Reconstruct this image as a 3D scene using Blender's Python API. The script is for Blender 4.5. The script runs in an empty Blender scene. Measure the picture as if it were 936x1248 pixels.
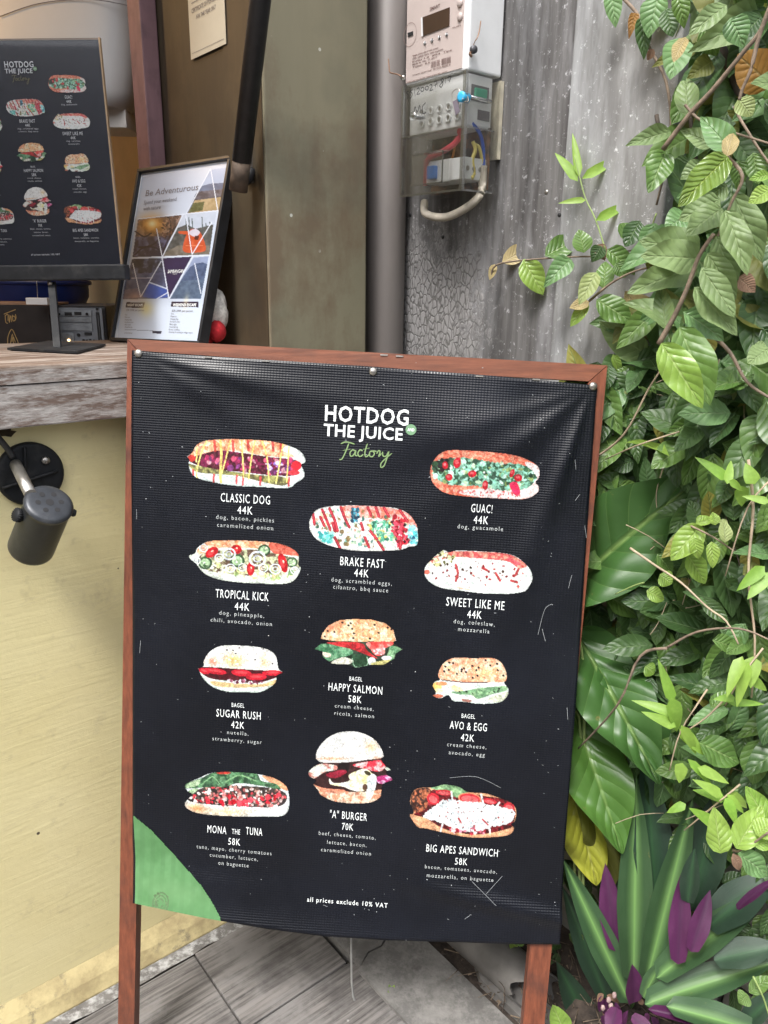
import bpy, bmesh, math, random
import numpy as np
from mathutils import Vector, Matrix

sc = bpy.context.scene
COL = sc.collection
rad = math.radians

# ------------------------------------------------------------------ camera
F, PITCH, ROLL, CAMZ = 930.0, rad(16.8), rad(0.8), 1.2
_R = np.array([[1, 0, 0], [0, math.sin(PITCH), math.cos(PITCH)], [0, math.cos(PITCH), -math.sin(PITCH)]])
_Q = np.array([[math.cos(ROLL), -math.sin(ROLL), 0], [math.sin(ROLL), math.cos(ROLL), 0], [0, 0, 1]])
CM = _R @ _Q
CAM = np.array([0, 0, CAMZ])
cam = bpy.data.cameras.new('camera')
cam.sensor_fit = 'HORIZONTAL'
cam.sensor_width = 36.0
cam.lens = F / 936 * 36
cam.clip_start = 0.01
cam.clip_end = 500
camo = bpy.data.objects.new('camera', cam)
COL.objects.link(camo)
camo.matrix_world = Matrix([[CM[0][0], CM[0][1], -CM[0][2], 0], [CM[1][0], CM[1][1], -CM[1][2], 0],
                            [CM[2][0], CM[2][1], -CM[2][2], CAMZ], [0, 0, 0, 1]])
sc.camera = camo

# ------------------------------------------------------------------ light
SUN_EL, SUN_AZ = rad(58), rad(-150)       # soft light high behind the viewer's left shoulder
w = bpy.data.worlds.new('World'); sc.world = w; w.use_nodes = True
nt = w.node_tree; nt.nodes.clear()
sky = nt.nodes.new('ShaderNodeTexSky'); sky.sky_type = 'NISHITA'; sky.sun_disc = False
sky.sun_elevation = SUN_EL; sky.sun_rotation = SUN_AZ; sky.dust_density = 4.0
hs = nt.nodes.new('ShaderNodeHueSaturation'); hs.inputs['Saturation'].default_value = 0.3
bg = nt.nodes.new('ShaderNodeBackground'); bg.inputs['Strength'].default_value = 0.15
wo = nt.nodes.new('ShaderNodeOutputWorld')
nt.links.new(sky.outputs[0], hs.inputs['Color']); nt.links.new(hs.outputs[0], bg.inputs[0]); nt.links.new(bg.outputs[0], wo.inputs[0])
sl = bpy.data.lights.new('sun', 'SUN'); sl.energy = 1.5; sl.angle = rad(14); sl.color = (1, 0.97, 0.93)
so = bpy.data.objects.new('sun', sl); COL.objects.link(so)
_sd = Vector((math.sin(SUN_AZ) * math.cos(SUN_EL), math.cos(SUN_AZ) * math.cos(SUN_EL), math.sin(SUN_EL)))
so.rotation_euler = _sd.to_track_quat('Z', 'Y').to_euler()
so.location = (-1, -2, 4)
sc.view_settings.view_transform = 'Standard'
sc.view_settings.look = 'None'
sc.view_settings.exposure = 1.25
sc.view_settings.gamma = 1
try:
    sc.cycles.use_denoising = True
except Exception:
    pass

# ------------------------------------------------------------------ geometry helpers
D2 = np.array([0.773, 0.635, 0.0]); D2 /= np.linalg.norm(D2)     # along the kiosk wall, to the right
N2 = np.array([-D2[1], D2[0], 0.0])                             # into the kiosk
UZ = np.array([0, 0, 1.0])
def W(a, c, z): return D2 * a + N2 * c + UZ * z                 # place a point in kiosk coordinates
def A(*v): return np.array(v, float)
def unit(v): return v / np.linalg.norm(v)
def ray(x, y): return CM @ np.array([(x - 468) / F, (624 - y) / F, 1])
def onz(x, y, z): d = ray(x, y); return CAM + d * ((z - CAMZ) / d[2])
def ona(x, y, a): d = ray(x, y); return CAM + d * (a / (d @ D2))
def onc(x, y, c): d = ray(x, y); return CAM + d * (c / (d @ N2))
def ond(x, y, D): return CAM + ray(x, y) * D
def dep(P): return float((CM.T @ (P - CAM))[2])

ORG = {}
def props(o, label=None, cat=None, group=None, kind=None):
    if label: o['label'] = label
    if cat: o['category'] = cat
    if group: o['group'] = group
    if kind: o['kind'] = kind
    return o
def thing(name, loc, label, cat, group=None):
    o = bpy.data.objects.new(name, None); COL.objects.link(o)
    o.empty_display_size = 0.05
    o.location = tuple(loc); ORG[o.name] = np.array(loc, float)
    return props(o, label, cat, group)
def org(p):
    return ORG.get(p.name, np.zeros(3)) if p is not None else np.zeros(3)
def link_mesh(name, me, parent=None, m=None):
    o = bpy.data.objects.new(name, me); COL.objects.link(o)
    if parent is not None:
        o.parent = parent; ORG[o.name] = org(parent)
    if m is not None:
        me.materials.append(m)
    return o

class MB:
    """collects shapes in world metres; build() links them as one mesh object"""
    def __init__(s): s.v = []; s.f = []; s.sm = []
    def add(s, vs, fs, smooth=False):
        b = len(s.v); s.v += [tuple(map(float, v)) for v in vs]
        s.f += [tuple(i + b for i in f) for f in fs]; s.sm += [smooth] * len(fs); return s
    def box(s, o, ax, ay, az):      # corner and three edge vectors
        o, ax, ay, az = map(np.array, (o, ax, ay, az))
        vs = [o, o + ax, o + ax + ay, o + ay, o + az, o + ax + az, o + ax + ay + az, o + ay + az]
        fs = [(0, 3, 2, 1), (4, 5, 6, 7), (0, 1, 5, 4), (1, 2, 6, 5), (2, 3, 7, 6), (3, 0, 4, 7)]
        if np.dot(np.cross(ax, ay), az) < 0: fs = [f[::-1] for f in fs]
        return s.add(vs, fs)
    def cham(s, o, ax, ay, az, b=0.003, seg=2):
        bm = bmesh.new(); o, ax, ay, az = map(np.array, (o, ax, ay, az))
        vs = [bm.verts.new(tuple(p)) for p in (o, o + ax, o + ax + ay, o + ay, o + az, o + ax + az, o + ax + ay + az, o + ay + az)]
        for f in [(0, 3, 2, 1), (4, 5, 6, 7), (0, 1, 5, 4), (1, 2, 6, 5), (2, 3, 7, 6), (3, 0, 4, 7)]: bm.faces.new([vs[i] for i in f])
        bmesh.ops.recalc_face_normals(bm, faces=bm.faces[:])
        bmesh.ops.bevel(bm, geom=bm.edges[:], offset=b, segments=seg, profile=0.6, affect='EDGES')
        bm.verts.ensure_lookup_table(); bm.verts.index_update()
        s.add([v.co[:] for v in bm.verts], [[v.index for v in f.verts] for f in bm.faces], False); bm.free(); return s
    def prism(s, pts, ext):         # polygon (3-D points) swept along ext
        n = len(pts); pts = [np.array(p) for p in pts]; ext = np.array(ext)
        nn = np.zeros(3)
        for i in range(n): nn += np.cross(pts[i], pts[(i + 1) % n])
        if nn @ ext > 0: pts = pts[::-1]
        vs = pts + [p + ext for p in pts]
        return s.add(vs, [tuple(range(n)), tuple(range(2 * n - 1, n - 1, -1))] + [(i, i + n, (i + 1) % n + n, (i + 1) % n) for i in range(n)])
    def ring(s, p, ax, r, seg, up=None, ry=None):
        ax = unit(ax); t = np.array([0, 0, 1.0]) if up is None else np.array(up)
        if abs(ax @ unit(t)) > .95: t = np.array([1.0, 0, 0])
        e1 = unit(np.cross(t, ax)); e2 = np.cross(ax, e1); ry = r if ry is None else ry
        return [p + e1 * r * math.cos(k * 2 * math.pi / seg) + e2 * ry * math.sin(k * 2 * math.pi / seg) for k in range(seg)]
    def loft(s, rings, cap=True, smooth=True):
        n = len(rings[0]); b = len(s.v); vs = [p for r in rings for p in r]; fs = []
        for i in range(len(rings) - 1):
            for k in range(n):
                fs.append((i * n + k, i * n + (k + 1) % n, (i + 1) * n + (k + 1) % n, (i + 1) * n + k))
        s.add(vs, fs, smooth)
        if cap:
            s.f.append(tuple(b + k for k in range(n))[::-1]); s.sm.append(False)
            s.f.append(tuple(b + (len(rings) - 1) * n + k for k in range(n))); s.sm.append(False)
        return s
    def cyl(s, p0, p1, r0, r1=None, seg=16, cap=True):
        p0, p1 = np.array(p0, float), np.array(p1, float); r1 = r0 if r1 is None else r1
        return s.loft([s.ring(p0, p1 - p0, r0, seg), s.ring(p1, p1 - p0, r1, seg)], cap)
    def tube(s, pts, r, seg=8, sub=4, taper=None):
        P = spline(pts, sub); n = len(P); rs = []
        up = np.array([0.13, 0.21, 1.0])
        for i in range(n):
            t = P[min(i + 1, n - 1)] - P[max(i - 1, 0)]
            rr = r if taper is None else r * (1 + (taper - 1) * i / (n - 1))
            rs.append(s.ring(P[i], t, rr, seg, up))
        return s.loft(rs)
    def lathe(s, p, ax, prof, seg=24):   # prof = [(distance along axis, radius)]
        ax = unit(np.array(ax, float)); p = np.array(p, float)
        return s.loft([s.ring(p + ax * h, ax, max(r, 1e-5), seg) for h, r in prof])
    def build(s, name, m=None, parent=None, **k):
        me = bpy.data.meshes.new(name); o3 = org(parent)
        me.from_pydata([(v[0] - o3[0], v[1] - o3[1], v[2] - o3[2]) for v in s.v], [], s.f)
        me.polygons.foreach_set('use_smooth', s.sm); me.update()
        o = link_mesh(name, me, parent, m)
        return props(o, **k)

def spline(pts, sub=4):
    P = [np.array(p, float) for p in pts]
    if len(P) < 3 or sub <= 1: 
        return P
    out = []
    for i in range(len(P) - 1):
        p0, p1, p2, p3 = P[max(i - 1, 0)], P[i], P[i + 1], P[min(i + 2, len(P) - 1)]
        for k in range(sub):
            t = k / sub
            out.append(0.5 * ((2 * p1) + (-p0 + p2) * t + (2 * p0 - 5 * p1 + 4 * p2 - p3) * t * t + (-p0 + 3 * p1 - 3 * p2 + p3) * t ** 3))
    out.append(P[-1]); return out

# ------------------------------------------------------------------ materials
def lin(c):
    c = np.array(c, float) / 255
    return tuple(np.where(c <= .04045, c / 12.92, ((c + .055) / 1.055) ** 2.4))
class NT:
    def __init__(s, name):
        s.m = bpy.data.materials.new(name); s.m.use_nodes = True; s.t = s.m.node_tree; s.n = s.t.nodes; s.n.clear()
        s.out = s.n.new('ShaderNodeOutputMaterial'); s.b = s.n.new('ShaderNodeBsdfPrincipled'); s.l(s.b.outputs[0], s.out.inputs[0])
    def l(s, a, b): s.t.links.new(a, b)
    def new(s, t, **k):
        x = s.n.new('ShaderNode' + t)
        for a, v in k.items(): setattr(x, a, v)
        return x
    def set(s, node, key, val):
        i = node.inputs[key]
        if hasattr(val, 'links') or isinstance(val, bpy.types.NodeSocket): s.l(val, i)
        else: i.default_value = val
    def coord(s, kind='Object', scale=(1, 1, 1), rot=(0, 0, 0)):
        tc = s.new('TexCoord'); mp = s.new('Mapping'); s.l(tc.outputs[kind], mp.inputs[0])
        if any(rot):      # rotate first, then stretch
            mp.vector_type = 'TEXTURE'; scale = tuple(1 / q for q in scale); rot = tuple(-q for q in rot)
        mp.inputs['Scale'].default_value = scale; mp.inputs['Rotation'].default_value = rot; return mp.outputs[0]
    def noise(s, vec, scale, detail=4, rough=.55, dist=0):
        x = s.new('TexNoise'); s.l(vec, x.inputs['Vector']); x.inputs['Scale'].default_value = scale
        x.inputs['Detail'].default_value = detail; x.inputs['Roughness'].default_value = rough; x.inputs['Distortion'].default_value = dist
        return x.outputs[0]
    def ramp(s, fac, stops):
        x = s.new('ValToRGB'); s.l(fac, x.inputs[0]); e = x.color_ramp.elements
        while len(e) < len(stops): e.new(.5)
        for i, (p, c) in enumerate(stops):
            e[i].position = p; e[i].color = (c, c, c, 1) if isinstance(c, (int, float)) else (*c, 1)
        return x.outputs[0]
    def mix(s, fac, a, b, mode='MIX'):
        x = s.new('Mix', data_type='RGBA', blend_type=mode)
        s.set(x, 0, fac)
        for i, v in ((6, a), (7, b)):
            if isinstance(v, tuple): v = (*v[:3], 1)
            s.set(x, i, v)
        return x.outputs[2]
    def math(s, op, a, b=0.0, c=0.0):
        x = s.new('Math', operation=op); s.set(x, 0, a); s.set(x, 1, b); s.set(x, 2, c); return x.outputs[0]
    def bump(s, h, strength=.3, dist=.002):
        x = s.new('Bump'); s.l(h, x.inputs['Height']); x.inputs['Strength'].default_value = strength
        x.inputs['Distance'].default_value = dist; s.l(x.outputs[0], s.b.inputs['Normal']); return x
    def fin(s, col, rough=.6, metal=0.0, spec=.5, **k):
        if isinstance(col, tuple): col = (*col[:3], 1)
        s.set(s.b, 'Base Color', col); s.set(s.b, 'Roughness', rough); s.b.inputs['Metallic'].default_value = metal
        s.b.inputs['Specular IOR Level'].default_value = spec
        for a, v in k.items(): s.set(s.b, a.replace('_', ' '), v)
        return s.m
def plain(name, col, rough=.5, metal=0.0, var=.25, nsc=40, bump=.15, spec=.5, srgb=False, dust=0.0, **k):
    t = NT(name); v = t.coord(); n1 = t.noise(v, nsc, 5)
    lo = tuple(c * (1 - var) for c in col[:3]); hi = tuple(min(1, c * (1 + var)) for c in col[:3])
    c = t.mix(t.ramp(n1, [(.3, 0.), (.7, 1.)]), lo, hi)
    if dust:
        c = t.mix(t.math('MULTIPLY', t.ramp(t.noise(v, nsc * .3, 6, .7), [(.5, 0.), (.75, 1.)]), dust), c, (.4, .38, .34))
    if bump: t.bump(t.noise(v, nsc * 4, 3), bump, .001)
    rr = t.math('MULTIPLY_ADD', n1, .2, rough - .1)
    return t.fin(c, rr, metal, spec, **k)
def streaky(name, c1, c2, c3=None, scale=(40, 40, 3), rot=(0, 0, 0), rough=.75, bump=.5, patch=6, speck=None, dark=None, lo=.3, hi=.7, pst=None):
    """grain stretched along one axis plus blotches of wear"""
    t = NT(name); g = t.coord(scale=scale, rot=rot); v = t.coord()
    n1 = t.noise(g, 1.0, 6, .65); c = t.mix(t.ramp(n1, [(lo, 0.), (hi, 1.)]), c1, c2)
    if c3:
        n2 = t.noise(t.coord(scale=pst, rot=rot) if pst else v, patch, 7, .7); n3 = t.noise(g, 2.2, 5, .7)
        f = t.ramp(t.math('MULTIPLY_ADD', n2, .7, t.math('MULTIPLY', n3, .3)), [(.47, 0.), (.58, 1.)])
        c = t.mix(f, c, c3)
    if dark:
        c = t.mix(t.ramp(t.noise(v, dark[1], 5, .6), [(.5, 0.), (.72, dark[2])]), c, dark[0])
    if speck:
        vo = t.new('TexVoronoi'); t.l(v, vo.inputs['Vector']); vo.inputs['Scale'].default_value = speck[1]
        sp = t.math('LESS_THAN', vo.outputs['Distance'], speck[2])
        sp = t.math('MULTIPLY', sp, t.ramp(t.noise(v, 23, 3), [(.45, 0.), (.6, 1.)]))
        c = t.mix(sp, c, speck[0])
    t.bump(n1, bump, .0015)
    return t.fin(c, rough)

M = {}
M['rail_v'] = streaky('red_wood_upright', (.26, .080, .040), (.075, .024, .015), scale=(170, 170, 9), rough=.45, bump=.35, dark=((.06, .03, .025), 18, .6), lo=.25, hi=.8)
M['rail_h'] = streaky('red_wood_rail', (.27, .095, .050), (.085, .030, .019), scale=(9, 170, 170), rough=.5, bump=.25, dark=((.07, .04, .03), 14, .4), lo=.25, hi=.8)
M['plank'] = streaky('grey_plank_wood', (.21, .195, .185), (.060, .055, .053), (.20, .19, .185), scale=(5, 120, 60), rot=(0, 0, -math.atan2(D2[1], D2[0])), rough=.85, bump=.9, patch=5, dark=((.04, .036, .036), 9, .7), speck=((.6, .6, .58), 24, .075), lo=.36, hi=.64)
M['counter_top'] = streaky('counter_top_wood', (.20, .135, .095), (.085, .055, .04), (.34, .29, .25), scale=(6, 90, 90), rot=(0, 0, -math.atan2(D2[1], D2[0])), rough=.8, bump=.8, patch=8, pst=(1, 6, 6))
M['fascia'] = streaky('peeling_white_wood', (.48, .455, .435), (.27, .24, .22), (.15, .105, .085), scale=(45, 90, 160), rot=(0, 0, -math.atan2(D2[1], D2[0])), rough=.85, bump=.9, patch=16, pst=(1, 3.2, 5), dark=((.15, .11, .09), 22, .45))

def yellow_wall():
    t = NT('yellow_painted_render'); v = t.coord(); n1 = t.noise(v, 3.2, 6, .6); n2 = t.noise(v, 45, 5)
    c = t.mix(t.ramp(n1, [(.3, 0.), (.7, 1.)]), (.74, .645, .335), (.83, .745, .43))
    c = t.mix(t.math('MULTIPLY', t.ramp(n2, [(.62, 0.), (.78, 1.)]), .35), c, (.36, .30, .17))
    g = t.coord(scale=(4, 4, 60)); n3 = t.noise(g, 1.5, 5, .7, 1.0)
    vo = t.new('TexVoronoi'); t.l(v, vo.inputs['Vector']); vo.inputs['Scale'].default_value = 15
    c = t.mix(t.math('LESS_THAN', vo.outputs['Distance'], .045), c, (.10, .08, .05))
    n6 = t.noise(t.coord(scale=(1.2, 1.2, 9), rot=(0, .25, 0)), 3.0, 7, .75, 1.5); c = t.mix(t.ramp(n6, [(.58, 0.), (.61, .2), (.64, 0.)]), c, (.48, .40, .24))
    n7 = t.noise(v, 7, 8, .75); c = t.mix(t.ramp(n7, [(.60, 0.), (.70, .5)]), c, (.52, .44, .26))
    t.bump(t.math('MULTIPLY_ADD', n3, .7, t.math('MULTIPLY', n2, .5)), .35, .003)
    return t.fin(c, .62)
M['yellow'] = yellow_wall()
def skirt():
    t = NT('stained_yellow_skirting'); v = t.coord(); n1 = t.noise(v, 14, 7, .7); n2 = t.noise(v, 110, 3)
    c = t.mix(t.ramp(n1, [(.42, 0.), (.6, 1.)]), (.55, .46, .24), (.36, .29, .15))
    c = t.mix(t.ramp(t.noise(v, 26, 8, .75), [(.56, 0.), (.68, .9)]), c, (.16, .14, .10))
    t.bump(n2, .5, .002); return t.fin(c, .8)
M['skirt'] = skirt()
M['strip'] = streaky('grey_mortar_strip', (.17, .16, .15), (.09, .085, .08), (.36, .36, .35), scale=(30, 60, 60), rough=.9, bump=.9, patch=40)
M['olive'] = streaky('olive_painted_panel', (.190, .172, .112), (.235, .215, .145), (.165, .125, .08), scale=(7, 7, 2), rough=.6, bump=.35, patch=3, speck=((.55, .55, .5), 26, .07), dark=((.11, .11, .08), 4, .6))
M['brown'] = streaky('brown_plywood', (.046, .031, .016), (.031, .021, .012), (.058, .040, .021), scale=(18, 18, 4), rough=.6, bump=.3, patch=4, dark=((.06, .05, .03), 5, .6))
M['pink'] = streaky('mauve_painted_post', (.22, .125, .14), (.17, .095, .105), scale=(60, 60, 8), rough=.6, bump=.4, dark=((.07, .04, .05), 20, .5))
M['ochre'] = plain('ochre_interior_wall', (.66, .48, .23), .75, var=.12, nsc=8)
M['pipe'] = streaky('grey_painted_pipe', (.205, .182, .17), (.155, .138, .13), scale=(14, 14, 3), rough=.55, bump=.2, speck=((.4, .38, .35), 30, .05))
M['cap'] = plain('grey_lamp_cap', (.050, .055, .064), .4, metal=.3, var=.2, nsc=60, bump=.1, dust=.15)
M['ground'] = plain('ground_soil', (.10, .08, .06), .95, nsc=12, bump=.6)
def board(name, dk, lt, wh, crack):
    t = NT(name); g = t.coord(scale=(70, 70, 4)); v = t.coord(); n1 = t.noise(g, 1, 7, .7)
    c = t.mix(t.ramp(n1, [(.3, 0.), (.72, 1.)]), dk, lt)
    n2 = t.noise(t.coord(scale=(9, 9, 2.2)), 1.0, 6, .7); c = t.mix(t.ramp(n2, [(.5, 0.), (.66, .75)]), c, wh)
    n4 = t.noise(v, 90, 6, .8); c = t.mix(t.ramp(n4, [(.585, 0.), (.66, .85)]), c, tuple(min(1, x * 1.7) for x in wh))
    n5 = t.noise(t.coord(scale=(14, 14, 1.5)), 1.0, 3); c = t.mix(t.ramp(n5, [(.50, 0.), (.68, .65)]), c, tuple(x * .35 for x in dk))
    h = n1
    if crack:
        vo = t.new('TexVoronoi', feature='DISTANCE_TO_EDGE'); gg = t.coord(scale=(1, 1, .55)); nn_ = t.new('TexNoise'); t.l(gg, nn_.inputs['Vector']); nn_.inputs['Scale'].default_value = 60; va = t.new('VectorMath', operation='MULTIPLY_ADD'); t.l(nn_.outputs[1], va.inputs[0]); va.inputs[1].default_value = (.012, .012, .012); t.l(gg, va.inputs[2]); t.l(va.outputs[0], vo.inputs['Vector']); vo.inputs['Scale'].default_value = 108
        sp = t.new('SeparateXYZ'); tc = t.new('TexCoord'); t.l(tc.outputs['Object'], sp.inputs[0])
        # the crackled paint sits in the lower left of the panel
        zz = t.ramp(t.math('MULTIPLY_ADD', t.noise(v, 26, 7, .7), .30, t.math('ADD', sp.outputs['Z'], -.10)), [(.28, 1.), (.35, 0.)])
        xx = t.ramp(t.math('MULTIPLY_ADD', t.noise(v, 32, 7, .7), .22, t.math('ADD', sp.outputs['X'], -.08)), [(.135, 1.), (.17, 0.)])
        region = t.math('MULTIPLY', zz, xx)
        e = t.ramp(vo.outputs['Distance'], [(.02, 0.), (.13, 1.)])
        cc = t.mix(e, (.13, .125, .12), t.mix(n1, (.20, .195, .19), (.34, .33, .33))); c = t.mix(region, c, cc)
        h = t.math('ADD', n1, t.math('MULTIPLY', t.math('MULTIPLY', e, region), .7))
    t.bump(h, .7, .002)
    return t.fin(c, .62)
M['boardA'] = board('weathered_board_dark', (.060, .056, .055), (.185, .18, .178), (.33, .33, .34), True)
M['boardB'] = board('weathered_board_light', (.17, .17, .168), (.27, .27, .27), (.42, .43, .44), False)
M['concrete'] = streaky('kerb_concrete', (.24, .23, .22), (.17, .165, .155), (.13, .125, .12), scale=(60, 60, 60), rough=.9, bump=.8, patch=14, dark=((.07, .065, .06), 26, .6))
M['block'] = streaky('block_concrete', (.25, .24, .225), (.17, .165, .155), (.13, .14, .11), scale=(24, 24, 24), rough=.95, bump=.9, patch=9)
M['black'] = plain('black_plastic', (.016, .017, .02), .4, var=.3, nsc=60, dust=.06)
M['blacksteel'] = plain('black_powdercoat', (.010, .011, .013), .6, var=.3, nsc=80, dust=.08, spec=.3)
M['dkbarrel'] = plain('charcoal_lamp_metal', (.022, .024, .027), .38, metal=.3, var=.2, nsc=60, bump=.1, dust=.08)
M['silver'] = plain('dull_steel', (.42, .40, .37), .4, metal=.9, var=.2, nsc=60)
M['white'] = plain('white_plastic', (.74, .75, .76), .35, var=.04, nsc=30, bump=.05)
M['label'] = plain('pinkish_label_plastic', (.52, .44, .415), .4, var=.05, nsc=20, bump=.05)
M['hood'] = plain('beige_painted_metal', (.42, .41, .395), .38, var=.05, nsc=8, bump=.03)
M['hood2'] = plain('pale_beige_metal', (.55, .52, .48), .5, var=.05, nsc=8, bump=.03)
M['red'] = plain('red_felt', (.42, .015, .022), .9, var=.3, nsc=200, bump=.6)
M['fur'] = plain('white_fur', (.62, .60, .56), .95, var=.3, nsc=160, bump=.9)
M['blue'] = plain('dark_blue_plastic', (.012, .025, .13), .35, var=.2, nsc=10)
M['grey_metal'] = plain('computer_grey_metal', (.26, .28, .31), .42, metal=.25, var=.1, nsc=50)
M['ink'] = plain('black_ink', (.02, .02, .022), .6, var=0, bump=0)
M['greyink'] = plain('grey_ink', (.14, .13, .14), .6, var=0, bump=0)
M['gold'] = plain('gold_print', (.40, .27, .10), .5, var=.1)
M['paper'] = plain('cream_certificate', (.46, .42, .33), .7, var=.05, nsc=20)
M['yink'] = plain('yellow_print', (.42, .36, .05), .7, var=.1)
M['wire_r'] = plain('red_wire', (.55, .06, .09), .4, var=.1)
M['wire_b'] = plain('blue_wire', (.02, .08, .45), .4, var=.1)
M['wire_y'] = plain('yellow_wire', (.62, .52, .14), .45, var=.2)
M['cable'] = plain('dirty_white_cable', (.40, .36, .30), .6, var=.3, nsc=60)
M['blue_br'] = plain('bright_blue_plastic', (.05, .24, .75), .35, var=.05)
M['cyan'] = plain('blue_seal', (.05, .42, .72), .3, var=.1)
M['teal'] = plain('green_terminal', (.08, .38, .25), .4, var=.1)
M['copper'] = plain('aged_copper_wire', (.25, .15, .10), .5, metal=.5)
M['screen'] = plain('brown_display', (.06, .035, .022), .15, var=.1, bump=0)
M['galv'] = plain('galvanised_wire', (.33, .33, .32), .5, metal=.6)
M['pvc'] = plain('old_grey_pipe', (.135, .128, .122), .65, var=.35, nsc=18, dust=.2)
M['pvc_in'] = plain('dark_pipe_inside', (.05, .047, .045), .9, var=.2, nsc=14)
def glassy(name, tint=(1, 1, 1), rough=.04, base=.12, edge=0.7):
    m = bpy.data.materials.new(name); m.use_nodes = True; t = m.node_tree; t.nodes.clear()
    o = t.nodes.new('ShaderNodeOutputMaterial'); mx = t.nodes.new('ShaderNodeMixShader'); tr = t.nodes.new('ShaderNodeBsdfTransparent')
    gl = t.nodes.new('ShaderNodeBsdfGlossy'); fr = t.nodes.new('ShaderNodeLayerWeight'); mt = t.nodes.new('ShaderNodeMath'); mt.operation = 'MULTIPLY_ADD'
    fr.inputs[0].default_value = .25; mt.inputs[1].default_value = edge; mt.inputs[2].default_value = base
    tr.inputs[0].default_value = (*tint, 1); gl.inputs['Roughness'].default_value = rough; gl.inputs[0].default_value = (1, 1, 1, 1)
    t.links.new(fr.outputs['Fresnel'], mt.inputs[0]); t.links.new(mt.outputs[0], mx.inputs[0])
    t.links.new(tr.outputs[0], mx.inputs[1]); t.links.new(gl.outputs[0], mx.inputs[2]); t.links.new(mx.outputs[0], o.inputs[0]); return m
M['clear'] = glassy('clear_polycarbonate', (.93, .93, .92), .10, .03, .5)
M['clear_rim'] = glassy('thick_clear_edge', (.86, .88, .88), .15, .34, .6)
M['glass'] = glassy('picture_glass', (.97, .97, .97), .03, .0, .55)
def vcol(name, rough=.45, spec=.4, mod=1.0, coat=0.0, bump=0):
    t = NT(name); a = t.new('VertexColor'); a.layer_name = 'Col'
    if bump:
        tc = t.coord(scale=(1, 1, 1)); t.bump(t.noise(tc, 900, 2), bump, .0004)
    return t.fin(a.outputs[0], rough, 0, spec, Coat_Weight=coat)
M['print'] = vcol('menu_print', .42, .5)
M['print_gloss'] = vcol('glossy_print', .3, .5)
M['white_ink'] = plain('white_print', (.80, .84, .84), .45, var=.03, bump=0)
M['dim_ink'] = plain('worn_small_print', (.50, .53, .53), .5, var=.15, nsc=300, bump=0)
M['green_ink'] = plain('sage_green_print', (.20, .30, .13), .45, var=.05, bump=0)
M['badge'] = plain('green_badge_print', (.16, .30, .17), .45, var=.05, bump=0)

# ------------------------------------------------------------------ flat print: text and painted pictures laid on a surface
class Plane:
    """a board: P0 = top left corner, r = right, u = up, width w, height h; local (s right, t down) in metres"""
    def __init__(s, P0, r, u, w, h, relief=None):
        s.P0 = np.array(P0, float); s.r = unit(np.array(r, float)); u = np.array(u, float); s.u = unit(u - s.r * (u @ s.r))
        s.n = np.cross(s.r, s.u); s.w = w; s.h = h; s.relief = relief
    def at(s, a, b, off=0.0):
        z = off + (s.relief(a, b) if s.relief else 0)
        return s.P0 + s.r * a - s.u * b + s.n * z
    def loc(s, x, y):
        d = ray(x, y); k = ((s.P0 - CAM) @ s.n) / (d @ s.n); q = CAM + d * k - s.P0
        return q @ s.r, -(q @ s.u)

_tc = {}
def text2d(txt, bold=0.0, space=1.0, shear=0.0):
    key = (txt, bold, space, shear)
    if key not in _tc:
        cu = bpy.data.curves.new('txt', 'FONT'); cu.body = txt; cu.size = 1; cu.resolution_u = 2; cu.offset = bold
        cu.space_character = space; cu.shear = shear
        ob = bpy.data.objects.new('txt', cu); me = bpy.data.meshes.new_from_object(ob)
        v = np.array([p.co[:2] for p in me.vertices]) if len(me.vertices) else np.zeros((0, 2))
        f = [tuple(p.vertices) for p in me.polygons]
        bpy.data.objects.remove(ob); bpy.data.curves.remove(cu); bpy.data.meshes.remove(me)
        if len(v):
            v[:, 0] -= (v[:, 0].min() + v[:, 0].max()) / 2
        _tc[key] = (v, f)
    return _tc[key]
CAPH, XH = .729, .547
def put_text(mb, pl, txt, s, t, width, hgt, off=.0006, bold=0.0, space=1.0, low=False, shear=0.0, rot=0.0):
    """text centred on (s,t); hgt = capital height (x-height if low)"""
    v, f = text2d(txt, bold, space, shear)
    if not len(v): return
    kx = width / (v[:, 0].max() - v[:, 0].min()); ky = hgt / (XH if low else CAPH); mid = (XH if low else CAPH) / 2
    c, sn = math.cos(rot), math.sin(rot)
    P = [];
    for x, y in v:
        X, Y = x * kx, (y - mid) * ky
        P.append(pl.at(s + X * c + Y * sn, t - (Y * c - X * sn), off))
    mb.add(P, f)
def put_poly(mb, pl, pts, off=.0005):
    P = [pl.at(a, b, off) for a, b in pts]
    mb.add(P, [tuple(range(len(P)))[::-1]])
def put_stroke(mb, pl, pts, wd, off=.0006, sub=4, ends=1.0):
    P = spline([(a, b, 0) for a, b in pts], sub); n = len(P); L = []
    for i in range(n):
        d = P[min(i + 1, n - 1)] - P[max(i - 1, 0)]; d = d / (np.linalg.norm(d) + 1e-9); q = np.array([-d[1], d[0]])
        k = wd / 2 * (ends if i in (0, n - 1) else 1)
        L.append((P[i][:2] + q * k, P[i][:2] - q * k))
    vs = [pl.at(*p, off) for a in L for p in a]
    mb.add(vs, [(2 * i, 2 * i + 1, 2 * i + 3, 2 * i + 2) for i in range(n - 1)])

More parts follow.
